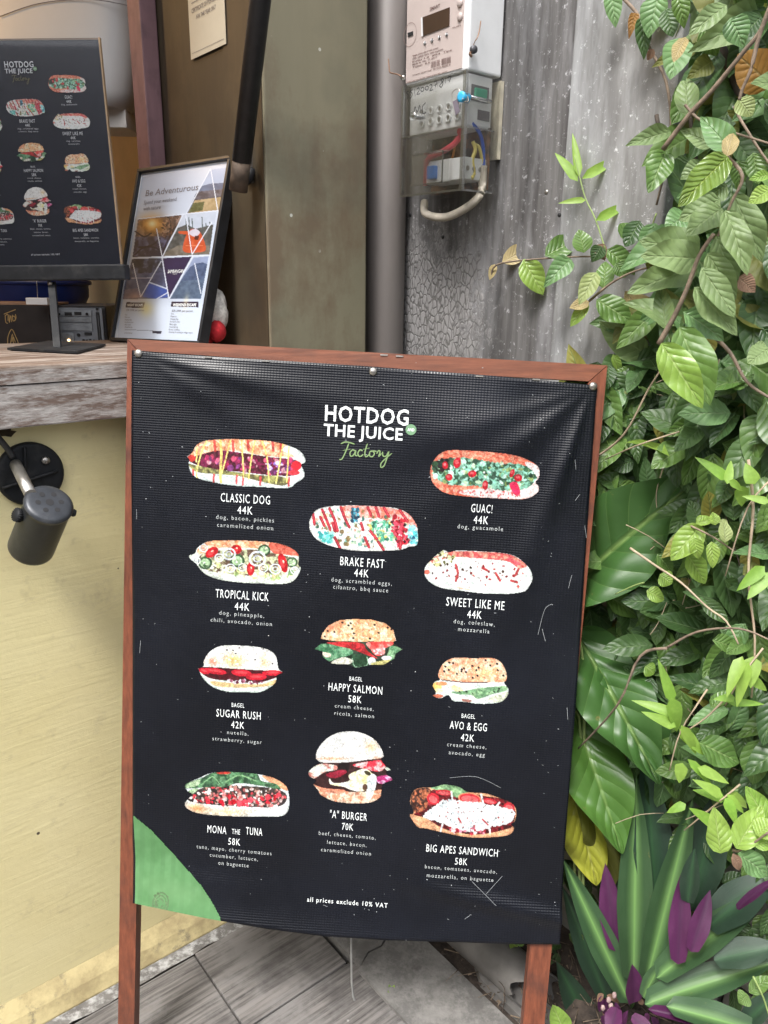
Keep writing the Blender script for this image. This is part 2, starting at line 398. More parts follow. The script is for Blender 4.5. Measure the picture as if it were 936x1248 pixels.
_rs = np.random.RandomState(7)
_lat = _rs.rand(256, 256)
def vnoise(x, y, oct=3):
    o = np.zeros_like(x); a = 1.0; tot = 0
    for k in range(oct):
        xi = np.floor(x).astype(int); yi = np.floor(y).astype(int); fx = x - xi; fy = y - yi
        fx = fx * fx * (3 - 2 * fx); fy = fy * fy * (3 - 2 * fy)
        g = lambda i, j: _lat[(xi + i) & 255, (yi + j) & 255]
        o += a * ((g(0, 0) * (1 - fx) + g(1, 0) * fx) * (1 - fy) + (g(0, 1) * (1 - fx) + g(1, 1) * fx) * fy)
        tot += a; a *= .5; x = x * 2.03 + 17; y = y * 2.03 + 31
    return o / tot
def inside(X, Y, poly):
    r = np.zeros(X.shape, bool); n = len(poly)
    for i in range(n):
        x0, y0 = poly[i]; x1, y1 = poly[(i + 1) % n]
        if y0 == y1: continue
        c = ((y0 > Y) != (y1 > Y)) & (X < (x1 - x0) * (Y - y0) / (y1 - y0) + x0); r ^= c
    return r
def smooth(poly, sub=5):
    P = [np.array([*p, 0.]) for p in poly]; n = len(P); out = []
    for i in range(n):
        p0, p1, p2, p3 = P[i - 1], P[i], P[(i + 1) % n], P[(i + 2) % n]
        for k in range(sub):
            t = k / sub
            q = 0.5 * ((2 * p1) + (-p0 + p2) * t + (2 * p0 - 5 * p1 + 4 * p2 - p3) * t * t + (-p0 + 3 * p1 - 3 * p2 + p3) * t ** 3)
            out.append(q[:2])
    return out
class Art:
    """a small painting on a grid of points in its own picture coordinates"""
    def __init__(s, x0, y0, x1, y1, step, seed=1):
        s.x = np.arange(x0, x1, step); s.y = np.arange(y0, y1, step); s.X, s.Y = np.meshgrid(s.x, s.y)
        s.c = np.zeros((*s.X.shape, 3)); s.m = np.zeros(s.X.shape, bool); s.r = random.Random(seed)
    def col(s, m, c, amp=0, sc=20, oct=3):
        c = np.array(c, float); n = (vnoise(s.X / sc, s.Y / sc, oct) - .5) * 2 * amp if amp else 0 * s.X
        s.c[m] = np.clip(c[None, :] + n[m][:, None] * 255, 0, 255)
    def blob(s, poly, c, amp=.06, sc=20, base=False, sm=True, wob=0, c2=None, csc=30):
        P = smooth(poly) if sm else poly
        X, Y = s.X, s.Y
        if wob: X = X + (vnoise(s.X / 14, s.Y / 14, 2) - .5) * wob * 2; Y = Y + (vnoise(s.X / 14 + 50, s.Y / 14 + 9, 2) - .5) * wob * 2
        m = inside(X, Y, P)
        if base: s.m |= m
        else: m &= s.m
        s.col(m, c, amp, sc)
        if c2 is not None:
            k = np.clip((vnoise(s.X / csc + 5, s.Y / csc + 8, 4) - .45) * 7, 0, 1)[..., None]
            s.c[m] = (s.c * (1 - k) + (np.array(c2) + (s.c - np.array(c)) * .5) * k)[m]
        return m
    def ell(s, x, y, rx, ry, c, rot=0, ring=0, soft=False, al=1.0):
        cr, sr = math.cos(rot), math.sin(rot); dx, dy = s.X - x, s.Y - y
        q = ((dx * cr + dy * sr) / rx) ** 2 + ((-dx * sr + dy * cr) / ry) ** 2
        if soft:
            k = (np.exp(-q * 1.5) * al)[..., None] * s.m[..., None]; s.c = s.c * (1 - k) + np.array(c) * k; return
        m = (q < 1) & s.m
        if ring: m &= q > (1 - ring) ** 2
        s.c[m] = s.c[m] * (1 - al) + np.array(c) * al
    def dots(s, n, poly, rmin, rmax, cols, flat=.7, al=1.0):
        P = poly; xs = [p[0] for p in P]; ys = [p[1] for p in P]; k = 0
        while k < n:
            x = s.r.uniform(min(xs), max(xs)); y = s.r.uniform(min(ys), max(ys))
            if not inside(np.array([x]), np.array([y]), P)[0]: k += .2; continue
            k += 1; r = s.r.uniform(rmin, rmax); c = s.r.choice(cols); f = s.r.uniform(-18, 18)
            i0, i1 = np.searchsorted(s.x, (x - r, x + r)); j0, j1 = np.searchsorted(s.y, (y - r, y + r))
            X, Y = s.X[j0:j1, i0:i1] - x, s.Y[j0:j1, i0:i1] - y
            a = s.r.uniform(0, 3.14); ca, sa = math.cos(a), math.sin(a)
            m = (((X * ca + Y * sa) / r) ** 2 + ((-X * sa + Y * ca) / (r * s.r.uniform(flat * .6, 1))) ** 2 < 1) & s.m[j0:j1, i0:i1]
            sub = s.c[j0:j1, i0:i1]; sub[m] = sub[m] * (1 - al) + np.clip(np.array(c) + f, 0, 255) * al
    def stroke(s, pts, wd, c, sub=4, al=1.0):
        P = spline([(a, b, 0) for a, b in pts], sub); m = np.zeros(s.X.shape, bool)
        for a, b in zip(P[:-1], P[1:]):
            d = b - a; L = d @ d + 1e-9; t = np.clip(((s.X - a[0]) * d[0] + (s.Y - a[1]) * d[1]) / L, 0, 1)
            m |= (s.X - a[0] - t * d[0]) ** 2 + (s.Y - a[1] - t * d[1]) ** 2 < (wd / 2) ** 2
        m &= s.m; s.c[m] = s.c[m] * (1 - al) + np.array(c) * al
    def mesh(s, name, place, parent, m, fade=0.0, hue=(1, 1, 1)):
        """place(x, y) -> 3-D point"""
        ny, nx = s.m.shape; idx = -np.ones(s.m.shape, int); f = []
        q = s.m[:-1, :-1].astype(int) + s.m[1:, :-1] + s.m[:-1, 1:] + s.m[1:, 1:]
        js, is_ = np.where(q >= 4); used = np.zeros(s.m.shape, bool)
        for dj in (0, 1):
            for di in (0, 1): used[js + dj, is_ + di] = True
        idx[used] = np.arange(used.sum()); o3 = org(parent)
        vs = [place(x, y) - o3 for x, y in zip(s.X[used], s.Y[used])]
        f = np.stack([idx[js, is_], idx[js + 1, is_], idx[js + 1, is_ + 1], idx[js, is_ + 1]], 1)
        me = bpy.data.meshes.new(name); me.from_pydata([tuple(v) for v in vs], [], f.tolist())
        ca = me.color_attributes.new('Col', 'FLOAT_COLOR', 'POINT')
        bl = s.m.astype(float); kk = max(2, int(round(26 / (s.x[1] - s.x[0]) * (1 if name == 'dish_picture' else 0))))
        if name == 'dish_picture':
            for ax in (0, 1):
                cs_ = np.cumsum(np.pad(bl, [(kk + 1, kk) if q == ax else (0, 0) for q in (0, 1)]), axis=ax)
                n_ = bl.shape[ax]; bl = (np.take(cs_, np.arange(2 * kk + 1, 2 * kk + 1 + n_) , axis=ax) - np.take(cs_, np.arange(0, n_), axis=ax)) / (2 * kk + 1)
            sh = np.clip((bl - .42) * 2.6, 0, 1) * .26 + .72
            gr = 1 + (vnoise(s.X / 7, s.Y / 7, 3) - .5) * .75 + (vnoise(s.X / 26 + 9, s.Y / 26, 2) - .5) * .35
            s.c = np.clip(s.c * (sh * gr)[..., None], 0, 214)
        c = s.c[used] / 255; c = np.where(c <= .04045, c / 12.92, ((c + .055) / 1.055) ** 2.4) * np.array(hue)
        c = c * (1 - fade) + .06 * fade
        ca.data.foreach_set('color', np.concatenate([c, np.ones((len(c), 1))], 1).astype(np.float32).ravel())
        me.update(); return link_mesh(name, me, parent, m)

WHT = (232, 236, 236); BUN = (222, 160, 118)
def dish_art(k, st):
    """the eleven pictures of the menu, each in the coordinates of its own enlarged view"""
    if k == 'classic':
        a = Art(95, 65, 850, 392, 5.2 * st, 1)
        a.blob([(100, 185), (130, 165), (160, 115), (215, 88), (330, 78), (500, 80), (640, 92), (740, 118), (810, 150), (842, 190), (845, 228), (822, 240), (842, 290), (835, 325), (790, 355), (735, 388), (560, 382), (380, 372), (200, 338), (130, 300), (108, 235), (115, 210)], (214, 228, 226), .06, 60, base=True)
        a.blob([(120, 175), (160, 115), (215, 88), (330, 78), (500, 80), (640, 92), (740, 118), (810, 150), (760, 190), (600, 185), (450, 160), (300, 150), (170, 185)], (224, 146, 108), .12, 14, c2=(238, 196, 165), csc=22)
        a.blob([(740, 118), (810, 150), (842, 190), (845, 228), (800, 222), (770, 180), (700, 150)], (215, 225, 222), .05)
        a.blob([(110, 200), (170, 180), (300, 150), (450, 165), (620, 190), (760, 205), (800, 225), (790, 300), (700, 310), (560, 300), (440, 285), (330, 275), (190, 250), (110, 215)], (70, 22, 34), .14, 12, c2=(120, 30, 70), csc=18)
        a.blob([(110, 235), (190, 250), (330, 275), (440, 290), (560, 305), (700, 315), (745, 345), (700, 372), (560, 345), (430, 312), (300, 300), (160, 285)], (150, 150, 92), .1, 18, c2=(96, 92, 60))
        a.dots(60, [(180, 190), (450, 175), (780, 215), (800, 285), (600, 300), (300, 262)], 8, 22, [(150, 36, 76), (176, 52, 98), (112, 24, 60), (205, 80, 110), (80, 30, 70), (130, 64, 130), (200, 150, 160)], .6, .85)
        a.ell(128, 198, 26, 22, (200, 60, 50)); a.ell(790, 245, 32, 30, (206, 36, 50)); a.ell(775, 290, 36, 16, (220, 60, 70)); a.ell(735, 262, 18, 22, (110, 50, 120))
        a.dots(18, [(590, 215), (700, 225), (690, 290), (600, 280)], 6, 14, [(150, 120, 200), (120, 60, 150), (200, 190, 220)])
        for x in (275, 390, 485, 640, 690): a.stroke([(x, 92), (x + 4, 150)], 17, (176, 50, 48), 1, .8)
        for x, y in ((270, 330), (415, 335), (455, 345), (565, 345), (745, 350), (140, 300)): a.stroke([(x, y - 28), (x - 4, y + 22)], 13, (206, 62, 66), 1, .85)
        for p in ([(225, 90), (190, 170), (160, 290), (168, 330)], [(165, 130), (160, 220)], [(312, 82), (318, 180), (310, 300), (315, 350)], [(375, 88), (335, 240), (320, 290)], [(445, 82), (452, 200), (458, 320)], [(530, 90), (510, 180), (488, 330)], [(575, 92), (604, 190), (618, 350)], [(705, 110), (690, 200), (662, 355)], [(742, 130), (736, 240), (728, 350)]):
            a.stroke(p, 9 if p[0][0] != 312 else 15, (236, 206, 118))
        return a, 5.2, 210, 520
    if k == 'tropical':
        a = Art(55, 90, 820, 400, 5.506 * st, 2)
        a.blob([(60, 200), (100, 185), (120, 145), (190, 105), (300, 97), (450, 100), (600, 110), (700, 130), (770, 165), (798, 205), (795, 260), (812, 290), (770, 365), (700, 390), (560, 390), (400, 382), (250, 360), (160, 320), (110, 260), (70, 225)], (216, 226, 214), .06, 50, base=True)
        a.blob([(120, 160), (190, 105), (300, 97), (450, 100), (600, 110), (700, 130), (770, 165), (795, 205), (700, 190), (600, 165), (430, 150), (250, 150), (140, 190)], (224, 150, 110), .12, 14, c2=(234, 190, 160), csc=20)
        a.blob([(600, 118), (700, 132), (770, 168), (790, 200), (700, 195), (620, 180)], (212, 100, 82), .12, 14)
        a.blob([(150, 190), (300, 165), (500, 160), (650, 190), (790, 230), (780, 300), (600, 345), (400, 330), (220, 310), (130, 260)], (180, 186, 150), .14, 16, c2=(90, 70, 56), csc=22)
        a.dots(120, [(150, 250), (400, 270), (780, 280), (740, 350), (500, 355), (220, 320)], 8, 22, [(226, 232, 200), (205, 214, 150), (150, 176, 110), (240, 240, 226), (214, 190, 150), (96, 130, 84)], .6, .9)
        for x, y, r in ((170, 250, 48), (385, 235, 50), (565, 165, 42), (750, 245, 38)):
            a.ell(x, y, r, r * .9, (52, 78, 52)); a.ell(x, y, r * .7, r * .62, (150, 180, 140)); a.dots(8, [(x - r * .5, y - r * .5), (x + r * .5, y - r * .5), (x + r * .5, y + r * .5), (x - r * .5, y + r * .5)], 5, 9, [(220, 230, 200), (60, 90, 60)])
        for x, y, rx, ry, ro in ((215, 178, 48, 30, -.6), (378, 160, 36, 32, 0), (475, 290, 26, 46, 0), (690, 250, 28, 66, -.3)):
            a.ell(x, y, rx, ry, (176, 24, 32), ro); a.ell(x - 4, y + 4, rx * .5, ry * .45, (222, 60, 62), ro); a.ell(x + 4, y - 8, rx * .2, ry * .16, (240, 190, 170), ro)
        for x, y, r in ((330, 190, 46), (520, 222, 58), (160, 150, 30), (110, 235, 30), (265, 215, 32), (340, 285, 34), (420, 280, 30), (560, 285, 32), (770, 300, 30), (640, 290, 40)):
            a.ell(x, y, r, r * .9, (214, 222, 236), 0, .24); a.ell(x, y, r * .5, r * .4, (196, 204, 226), 0, .3)
        return a, 5.506, 220, 640
    if k == 'brake':
        a = Art(38, 80, 875, 450, 6.24 * st, 3)
        a.blob([(42, 240), (60, 180), (100, 130), (200, 102), (400, 95), (600, 105), (720, 120), (800, 160), (845, 215), (866, 270), (866, 390), (800, 410), (740, 432), (600, 440), (400, 440), (240, 415), (120, 370), (60, 310)], (222, 226, 222), .07, 40, base=True)
        a.blob([(300, 105), (600, 108), (800, 160), (860, 260), (700, 220), (500, 190), (330, 190)], (224, 158, 150), .1, 14, c2=(220, 120, 100))
        R = [(80, 150), (300, 120), (600, 150), (850, 260), (850, 380), (600, 420), (300, 390), (80, 300)]
        a.dots(300, R, 7, 20, [(226, 230, 214), (206, 196, 160), (160, 190, 160), (90, 150, 140), (60, 110, 100), (120, 100, 60), (240, 240, 230), (214, 150, 130)], .6, .85)
        a.dots(70, [(120, 300), (230, 300), (230, 380), (130, 370)], 7, 17, [(90, 190, 180), (60, 150, 150), (140, 210, 200)])
        a.dots(110, [(480, 210), (680, 210), (720, 350), (560, 380)], 7, 18, [(80, 160, 130), (50, 110, 90), (150, 200, 170), (190, 180, 90)])
        a.dots(50, [(370, 120), (420, 120), (420, 220), (370, 220)], 7, 16, [(40, 90, 110), (70, 140, 160), (30, 50, 70)])
        a.dots(50, [(790, 240), (860, 260), (860, 390), (800, 380)], 7, 18, [(90, 190, 200), (150, 220, 220), (40, 100, 130)])
        a.dots(90, [(670, 170), (770, 200), (800, 380), (720, 400), (670, 280)], 9, 20, [(190, 44, 60), (150, 30, 44), (220, 80, 100), (60, 20, 30)])
        for p in ([(75, 160), (85, 240)], [(145, 130), (175, 200), (205, 280)], [(130, 185), (160, 250)], [(200, 120), (240, 210), (260, 290)], [(285, 110), (320, 200), (350, 260)], [(225, 230), (240, 290)], [(490, 110), (515, 170)], [(550, 110), (575, 180)], [(610, 110), (650, 180)], [(730, 130), (790, 215)], [(440, 230), (455, 280)], [(510, 290), (560, 350)], [(570, 370), (610, 430)], [(240, 340), (280, 420)], [(470, 340), (500, 410)], [(745, 340), (735, 420)]):
            a.stroke(p, 22, (158, 34, 48)); a.stroke(p, 7, (206, 90, 96), 4, .6)
        return a, 6.24, 370, 600
    if k == 'guac':
        a = Art(100, 95, 870, 455, 5.673 * st, 4)
        a.blob([(108, 230), (125, 185), (170, 130), (240, 103), (400, 106), (560, 118), (700, 140), (790, 175), (850, 215), (862, 260), (855, 300), (835, 325), (858, 355), (850, 395), (790, 435), (700, 445), (500, 435), (350, 425), (210, 400), (130, 340), (108, 280)], (212, 104, 82), .12, 12, base=True, c2=(226, 150, 125), csc=16)
        a.blob([(760, 185), (850, 215), (862, 260), (855, 300), (835, 325), (858, 355), (850, 395), (790, 435), (620, 440), (420, 425), (300, 395), (420, 370), (700, 360), (780, 260)], (226, 206, 204), .08, 16)
        a.dots(80, [(250, 380), (600, 390), (760, 400), (700, 440), (400, 425)], 4, 9, [(206, 110, 110), (240, 230, 226), (190, 80, 80)])
        R = [(125, 200), (230, 160), (400, 160), (560, 190), (700, 195), (800, 235), (840, 300), (760, 370), (600, 380), (420, 350), (240, 340), (140, 290)]
        a.blob(R, (130, 186, 164), .12, 14, wob=8, c2=(52, 84, 66), csc=24)
        a.dots(200, R, 8, 22, [(160, 212, 192), (130, 194, 170), (180, 226, 206), (64, 104, 74), (38, 62, 48), (196, 228, 190), (130, 150, 90)], .6, .9)
        a.dots(50, [(120, 180), (230, 170), (250, 240), (140, 260)], 8, 20, [(30, 44, 36), (56, 84, 60), (44, 30, 34)])
        for x, y, rx, ry, ro in ((212, 208, 20, 26, 0), (295, 190, 26, 38, .2), (398, 266, 28, 24, 0), (238, 290, 24, 24, 0), (488, 345, 20, 34, 0), (715, 295, 28, 26, 0), (672, 262, 16, 30, .4)):
            a.ell(x, y, rx, ry, (176, 26, 42), ro); a.ell(x - 3, y - 5, rx * .5, ry * .4, (224, 96, 100), ro)
        a.blob([(655, 340), (705, 325), (730, 400), (690, 412)], (220, 44, 84), .1)
        return a, 5.673, 505, 530
    if k == 'sweet':
        a = Art(58, 105, 820, 418, 5.673 * st, 5)
        a.blob([(66, 250), (80, 215), (120, 170), (175, 125), (205, 110), (240, 125), (300, 114), (450, 120), (600, 130), (690, 150), (760, 200), (800, 250), (812, 310), (790, 360), (755, 395), (640, 412), (480, 412), (330, 395), (200, 378), (120, 345), (75, 300)], (230, 240, 236), .05, 16, base=True)
        a.blob([(100, 180), (240, 124), (450, 124), (600, 132), (690, 155), (770, 215), (720, 235), (640, 190), (500, 175), (380, 165), (250, 160), (130, 200)], (212, 136, 118), .14, 14, c2=(196, 80, 80), csc=20)
        a.dots(160, [(90, 220), (250, 170), (600, 195), (780, 270), (740, 380), (400, 400), (120, 330)], 6, 15, [(238, 244, 240), (214, 226, 222), (226, 236, 228)], .6, .9)
        a.dots(60, [(100, 180), (190, 115), (280, 150), (250, 210), (110, 230)], 7, 16, [(214, 220, 180), (226, 232, 200), (190, 190, 130), (90, 90, 50)])
        a.dots(60, [(120, 230), (260, 180), (600, 200), (770, 260), (720, 360), (350, 370), (120, 300)], 4, 11, [(140, 36, 40), (110, 26, 30), (170, 70, 60), (60, 40, 30)])
        for p in ([(285, 215), (300, 270), (285, 325)], [(560, 270), (590, 320)], [(715, 240), (695, 280)], [(470, 235), (500, 250)], [(665, 320), (705, 330)]): a.stroke(p, 17, (160, 44, 46), 4, .9)
        a.stroke([(650, 175), (720, 205)], 24, (206, 76, 90), 2, .8); a.stroke([(300, 370), (380, 385)], 12, (224, 160, 130), 2, .7); a.ell(85, 262, 20, 16, (206, 100, 84))
        return a, 5.673, 505, 650
    if k == 'salmon':
        a = Art(85, 85, 880, 530, 7.2 * st, 6)
        a.blob([(92, 360), (150, 312), (200, 300), (240, 285), (152, 270), (165, 220), (220, 150), (320, 102), (450, 92), (600, 98), (720, 130), (790, 190), (815, 285), (790, 300), (870, 360), (810, 400), (800, 445), (700, 500), (590, 500), (460, 525), (380, 495), (250, 490), (170, 430), (165, 380)], (40, 52, 40), .1, 20, base=True, sm=False)
        a.blob([(152, 270), (165, 220), (220, 150), (320, 102), (450, 92), (600, 98), (720, 130), (790, 190), (815, 285), (600, 290), (400, 290), (220, 282)], (226, 164, 120), .1, 22, c2=(240, 206, 170), csc=40)
        a.ell(250, 170, 90, 40, (214, 120, 92), -.6, soft=True, al=.7); a.stroke([(800, 190), (815, 280)], 14, (236, 232, 226), 2)
        for x, y in ((215, 200), (275, 208), (190, 248), (345, 125), (418, 132), (430, 180), (446, 220), (440, 262), (585, 265), (660, 215), (625, 145), (738, 170), (770, 186), (398, 150)): a.ell(x, y, 11, 9, (46, 26, 26), .4)
        a.dots(60, [(170, 260), (320, 110), (600, 105), (800, 260)], 4, 9, [(246, 226, 206), (200, 120, 90)], .6, .6)
        a.blob([(92, 360), (150, 312), (250, 320), (400, 350), (430, 400), (300, 440), (200, 470), (170, 430), (165, 380)], (66, 118, 84), .14, 18, c2=(110, 156, 120))
        a.blob([(770, 330), (870, 360), (810, 400), (800, 440), (700, 480), (740, 400)], (80, 128, 90), .14, 18, c2=(130, 170, 130))
        a.blob([(430, 400), (560, 420), (590, 500), (460, 525), (420, 470)], (34, 62, 42), .1)
        a.blob([(210, 300), (400, 295), (520, 310), (560, 370), (650, 440), (560, 410), (430, 360), (300, 330)], (196, 48, 52), .12, 22, c2=(150, 34, 40))
        a.blob([(560, 300), (770, 292), (780, 320), (720, 350), (710, 400), (640, 415), (590, 360)], (216, 74, 70), .12, 22, c2=(236, 140, 130))
        a.dots(20, [(610, 360), (710, 350), (700, 410), (640, 410)], 7, 14, [(232, 200, 200), (224, 130, 130)])
        a.ell(600, 465, 36, 34, (224, 232, 232)); a.ell(730, 436, 44, 20, (230, 236, 236)); a.blob([(250, 470), (350, 430), (440, 460), (380, 495), (260, 492)], (206, 206, 190), .06)
        a.blob([(165, 385), (240, 400), (235, 425), (190, 430)], (226, 196, 180)); a.stroke([(430, 440), (455, 515), (560, 500), (560, 430)], 7, (140, 180, 150), 3)
        a.blob([(600, 480), (760, 450), (700, 500), (620, 505)], (190, 184, 120), .05)
        return a, 7.2, 370, 740
    if k == 'sugar':
        a = Art(75, 100, 840, 530, 7.2 * st, 7)
        a.blob([(85, 310), (135, 290), (140, 240), (190, 165), (280, 115), (400, 108), (560, 115), (690, 140), (770, 200), (795, 310), (835, 345), (785, 375), (760, 450), (640, 520), (500, 522), (360, 520), (220, 480), (130, 400), (95, 330)], (206, 222, 214), .05, 30, base=True)
        a.blob([(130, 300), (140, 240), (190, 165), (280, 115), (400, 108), (560, 115), (690, 140), (770, 200), (795, 322), (560, 318), (330, 300)], (222, 226, 222), .08, 12, c2=(240, 244, 244))
        a.ell(400, 240, 120, 70, (228, 176, 104), .1, soft=True, al=.95); a.ell(220, 250, 70, 50, (216, 128, 96), 0, soft=True, al=.85); a.ell(665, 250, 60, 80, (230, 186, 130), 0, soft=True, al=.8)
        a.dots(170, [(140, 290), (200, 150), (400, 110), (690, 145), (790, 300)], 4, 10, [(246, 246, 246), (236, 240, 240), (214, 214, 214)], .6, .8)
        for x, y in ((398, 152), (420, 182), (345, 150), (452, 132), (660, 142), (740, 270), (590, 235)): a.ell(x, y, 8, 7, (40, 30, 34))
        a.blob([(95, 305), (200, 300), (400, 312), (600, 325), (830, 340), (790, 385), (600, 440), (400, 425), (200, 400), (110, 345)], (66, 14, 22), .08, 14)
        for x, y, rx, ry, ro in ((240, 335, 100, 26, .15), (470, 350, 90, 30, .1), (600, 385, 90, 30, 0), (740, 350, 90, 24, 0), (140, 335, 50, 24, .3)):
            a.ell(x, y, rx, ry, (190, 28, 46), ro); a.ell(x, y - 3, rx * .6, ry * .4, (226, 76, 80), ro, al=.8)
        a.blob([(200, 425), (400, 440), (640, 450), (770, 410), (740, 460), (500, 480), (260, 470)], (208, 180, 130), .08, 20)
        a.dots(24, [(320, 405), (660, 425), (660, 450), (320, 435)], 8, 18, [(222, 214, 224), (150, 90, 110), (100, 40, 60)])
        return a, 7.2, 230, 770
    if k == 'avo':
        a = Art(110, 130, 800, 550, 7.2 * st, 8)
        a.blob([(122, 390), (140, 350), (185, 335), (168, 300), (190, 230), (240, 170), (330, 140), (480, 145), (640, 142), (720, 180), (765, 260), (770, 335), (750, 360), (788, 420), (770, 490), (700, 535), (540, 545), (400, 528), (300, 520), (260, 470), (190, 500), (118, 475), (150, 450)], (216, 230, 224), .05, 30, base=True)
        a.blob([(168, 310), (190, 230), (240, 170), (330, 140), (480, 145), (640, 142), (720, 180), (765, 260), (770, 345), (600, 355), (400, 350), (210, 335)], (226, 158, 122), .1, 16, c2=(240, 200, 170), csc=34)
        a.ell(600, 270, 120, 50, (240, 196, 130), 0, soft=True, al=.6); a.dots(120, [(180, 300), (300, 150), (650, 150), (760, 330)], 4, 10, [(248, 224, 210), (206, 120, 96)], .6, .5)
        for x, y in ((270, 185), (303, 190), (235, 220), (265, 250), (225, 262), (378, 245), (398, 235), (376, 262), (414, 266), (335, 282), (472, 214), (525, 228), (505, 250), (515, 297), (474, 316), (625, 208), (690, 250), (685, 195), (740, 298), (585, 163)): a.ell(x, y, 11, 9, (36, 26, 30), .5)
        a.stroke([(200, 335), (400, 356), (600, 356)], 9, (90, 40, 40))
        a.ell(160, 400, 44, 44, (240, 196, 110)); a.ell(175, 430, 40, 20, (246, 220, 160)); a.ell(165, 478, 50, 18, (196, 110, 84)); a.ell(200, 370, 50, 18, (220, 140, 96))
        a.ell(330, 410, 60, 24, (244, 216, 150), .2, al=.8)
        a.blob([(280, 440), (400, 430), (520, 405), (640, 395), (760, 390), (765, 430), (640, 460), (520, 500), (460, 465), (360, 462)], (104, 144, 106), .12, 20, c2=(140, 176, 134))
        a.dots(14, [(300, 440), (540, 410), (760, 400), (640, 460), (500, 480)], 6, 11, [(30, 40, 30)])
        a.blob([(380, 500), (460, 510), (450, 528), (390, 522)], (150, 100, 90)); a.blob([(600, 505), (770, 440), (770, 490), (700, 530)], (196, 204, 180), .12, 12)
        return a, 7.2, 510, 780
    if k == 'mona':
        a = Art(82, 78, 845, 412, 5.85 * st, 9)
        a.blob([(90, 190), (115, 160), (200, 125), (290, 90), (450, 85), (600, 98), (720, 125), (800, 170), (828, 215), (838, 290), (825, 370), (760, 402), (560, 402), (350, 398), (180, 380), (105, 345), (90, 310), (110, 280), (140, 245), (112, 225)], (214, 226, 228), .04, 40, base=True)
        a.blob([(92, 300), (180, 310), (330, 325), (560, 340), (820, 330), (825, 370), (760, 402), (560, 402), (350, 398), (180, 380), (105, 345)], (220, 228, 226), .04, 40)
        a.ell(180, 345, 90, 40, (216, 140, 84), .2, soft=True, al=.9); a.ell(400, 370, 180, 40, (230, 190, 140), 0, soft=True, al=.8)
        a.blob([(640, 112), (720, 125), (800, 170), (828, 215), (790, 210), (700, 160)], (224, 160, 120), .06)
        R = [(110, 250), (260, 190), (500, 185), (740, 205), (820, 260), (760, 330), (500, 330), (220, 312), (120, 290)]
        a.blob(R, (50, 40, 40), .1, 14)
        a.dots(260, R, 7, 17, [(216, 190, 186), (190, 140, 130), (230, 214, 210), (150, 90, 86), (186, 44, 56), (70, 60, 50), (204, 120, 120)], .6, .95)
        a.dots(26, [(180, 280), (380, 280), (760, 250), (760, 290), (600, 325), (330, 315)], 12, 24, [(190, 30, 48), (206, 60, 74)])
        a.blob([(90, 190), (115, 160), (210, 130), (300, 90), (450, 85), (600, 98), (640, 150), (740, 170), (770, 210), (640, 185), (480, 165), (380, 190), (250, 195), (110, 205)], (84, 128, 90), .16, 22, c2=(46, 76, 54), csc=26)
        a.stroke([(210, 180), (290, 120), (340, 170)], 8, (120, 166, 120)); a.stroke([(380, 160), (480, 110), (600, 150)], 8, (120, 160, 116)); a.ell(370, 92, 50, 10, (190, 60, 50)); a.blob([(112, 230), (140, 210), (190, 205), (150, 240)], (150, 176, 140))
        a.blob([(100, 185), (130, 160), (200, 140), (190, 180), (110, 200)], (160, 186, 150), .1)
        return a, 5.85, 210, 925
    if k == 'burger':
        a = Art(95, 60, 800, 662, 6.686 * st, 10)
        a.blob([(105, 400), (150, 350), (200, 325), (168, 290), (180, 220), (240, 140), (330, 85), (440, 66), (540, 78), (640, 125), (700, 200), (722, 270), (700, 290), (735, 340), (780, 375), (740, 395), (795, 455), (720, 490), (705, 545), (695, 600), (620, 645), (480, 656), (320, 640), (210, 590), (185, 550), (145, 500), (170, 470), (120, 440)], (50, 26, 26), .08, 20, base=True)
        a.blob([(165, 290), (180, 220), (240, 140), (330, 85), (440, 66), (540, 78), (640, 125), (700, 200), (724, 270), (560, 300), (400, 320), (210, 320)], (214, 216, 214), .06, 40, c2=(228, 230, 228))
        a.ell(620, 190, 70, 60, (224, 190, 150), 0, soft=True, al=.9); a.ell(300, 290, 150, 16, (216, 150, 110), 0, soft=True, al=.8); a.ell(660, 280, 60, 14, (210, 150, 120), 0, soft=True, al=.7)
        for p in ([(280, 130), (240, 200), (215, 270)], [(410, 150), (350, 240)], [(560, 150), (580, 250)], [(640, 160), (660, 250)]): a.stroke(p, 8, (186, 180, 176), 4, .6)
        a.blob([(105, 400), (200, 335), (330, 345), (335, 380), (240, 400), (150, 455), (115, 440)], (214, 218, 206), .1, 16, c2=(190, 120, 110))
        a.blob([(360, 330), (440, 325), (430, 400), (360, 380)], (26, 16, 16)); a.blob([(250, 420), (380, 380), (420, 400), (330, 450)], (130, 24, 44), .1)
        a.blob([(470, 340), (600, 310), (720, 300), (735, 350), (680, 390), (560, 370)], (206, 50, 66), .12, 18, c2=(232, 170, 170))
        a.blob([(660, 440), (740, 420), (795, 455), (720, 490), (670, 480)], (160, 40, 100), .12, 10, c2=(220, 180, 210))
        a.blob([(280, 450), (320, 490), (440, 470), (440, 420), (560, 370), (620, 400), (640, 440), (560, 550), (460, 545), (400, 520), (290, 500)], (222, 216, 170), .1, 18, c2=(236, 236, 220))
        a.ell(560, 445, 40, 30, (236, 220, 130), .3, soft=True, al=.8); a.blob([(600, 420), (660, 430), (650, 540), (600, 600), (580, 560)], (206, 220, 222), .05); a.ell(570, 520, 22, 26, (84, 60, 46)); a.ell(590, 405, 30, 16, (60, 54, 34), .5)
        a.ell(755, 370, 24, 14, (210, 220, 206), .4)
        a.blob([(148, 500), (200, 530), (330, 540), (460, 560), (600, 555), (705, 540), (695, 600), (620, 645), (480, 656), (320, 640), (210, 590)], (226, 200, 178), .08, 26, c2=(206, 140, 110), csc=30)
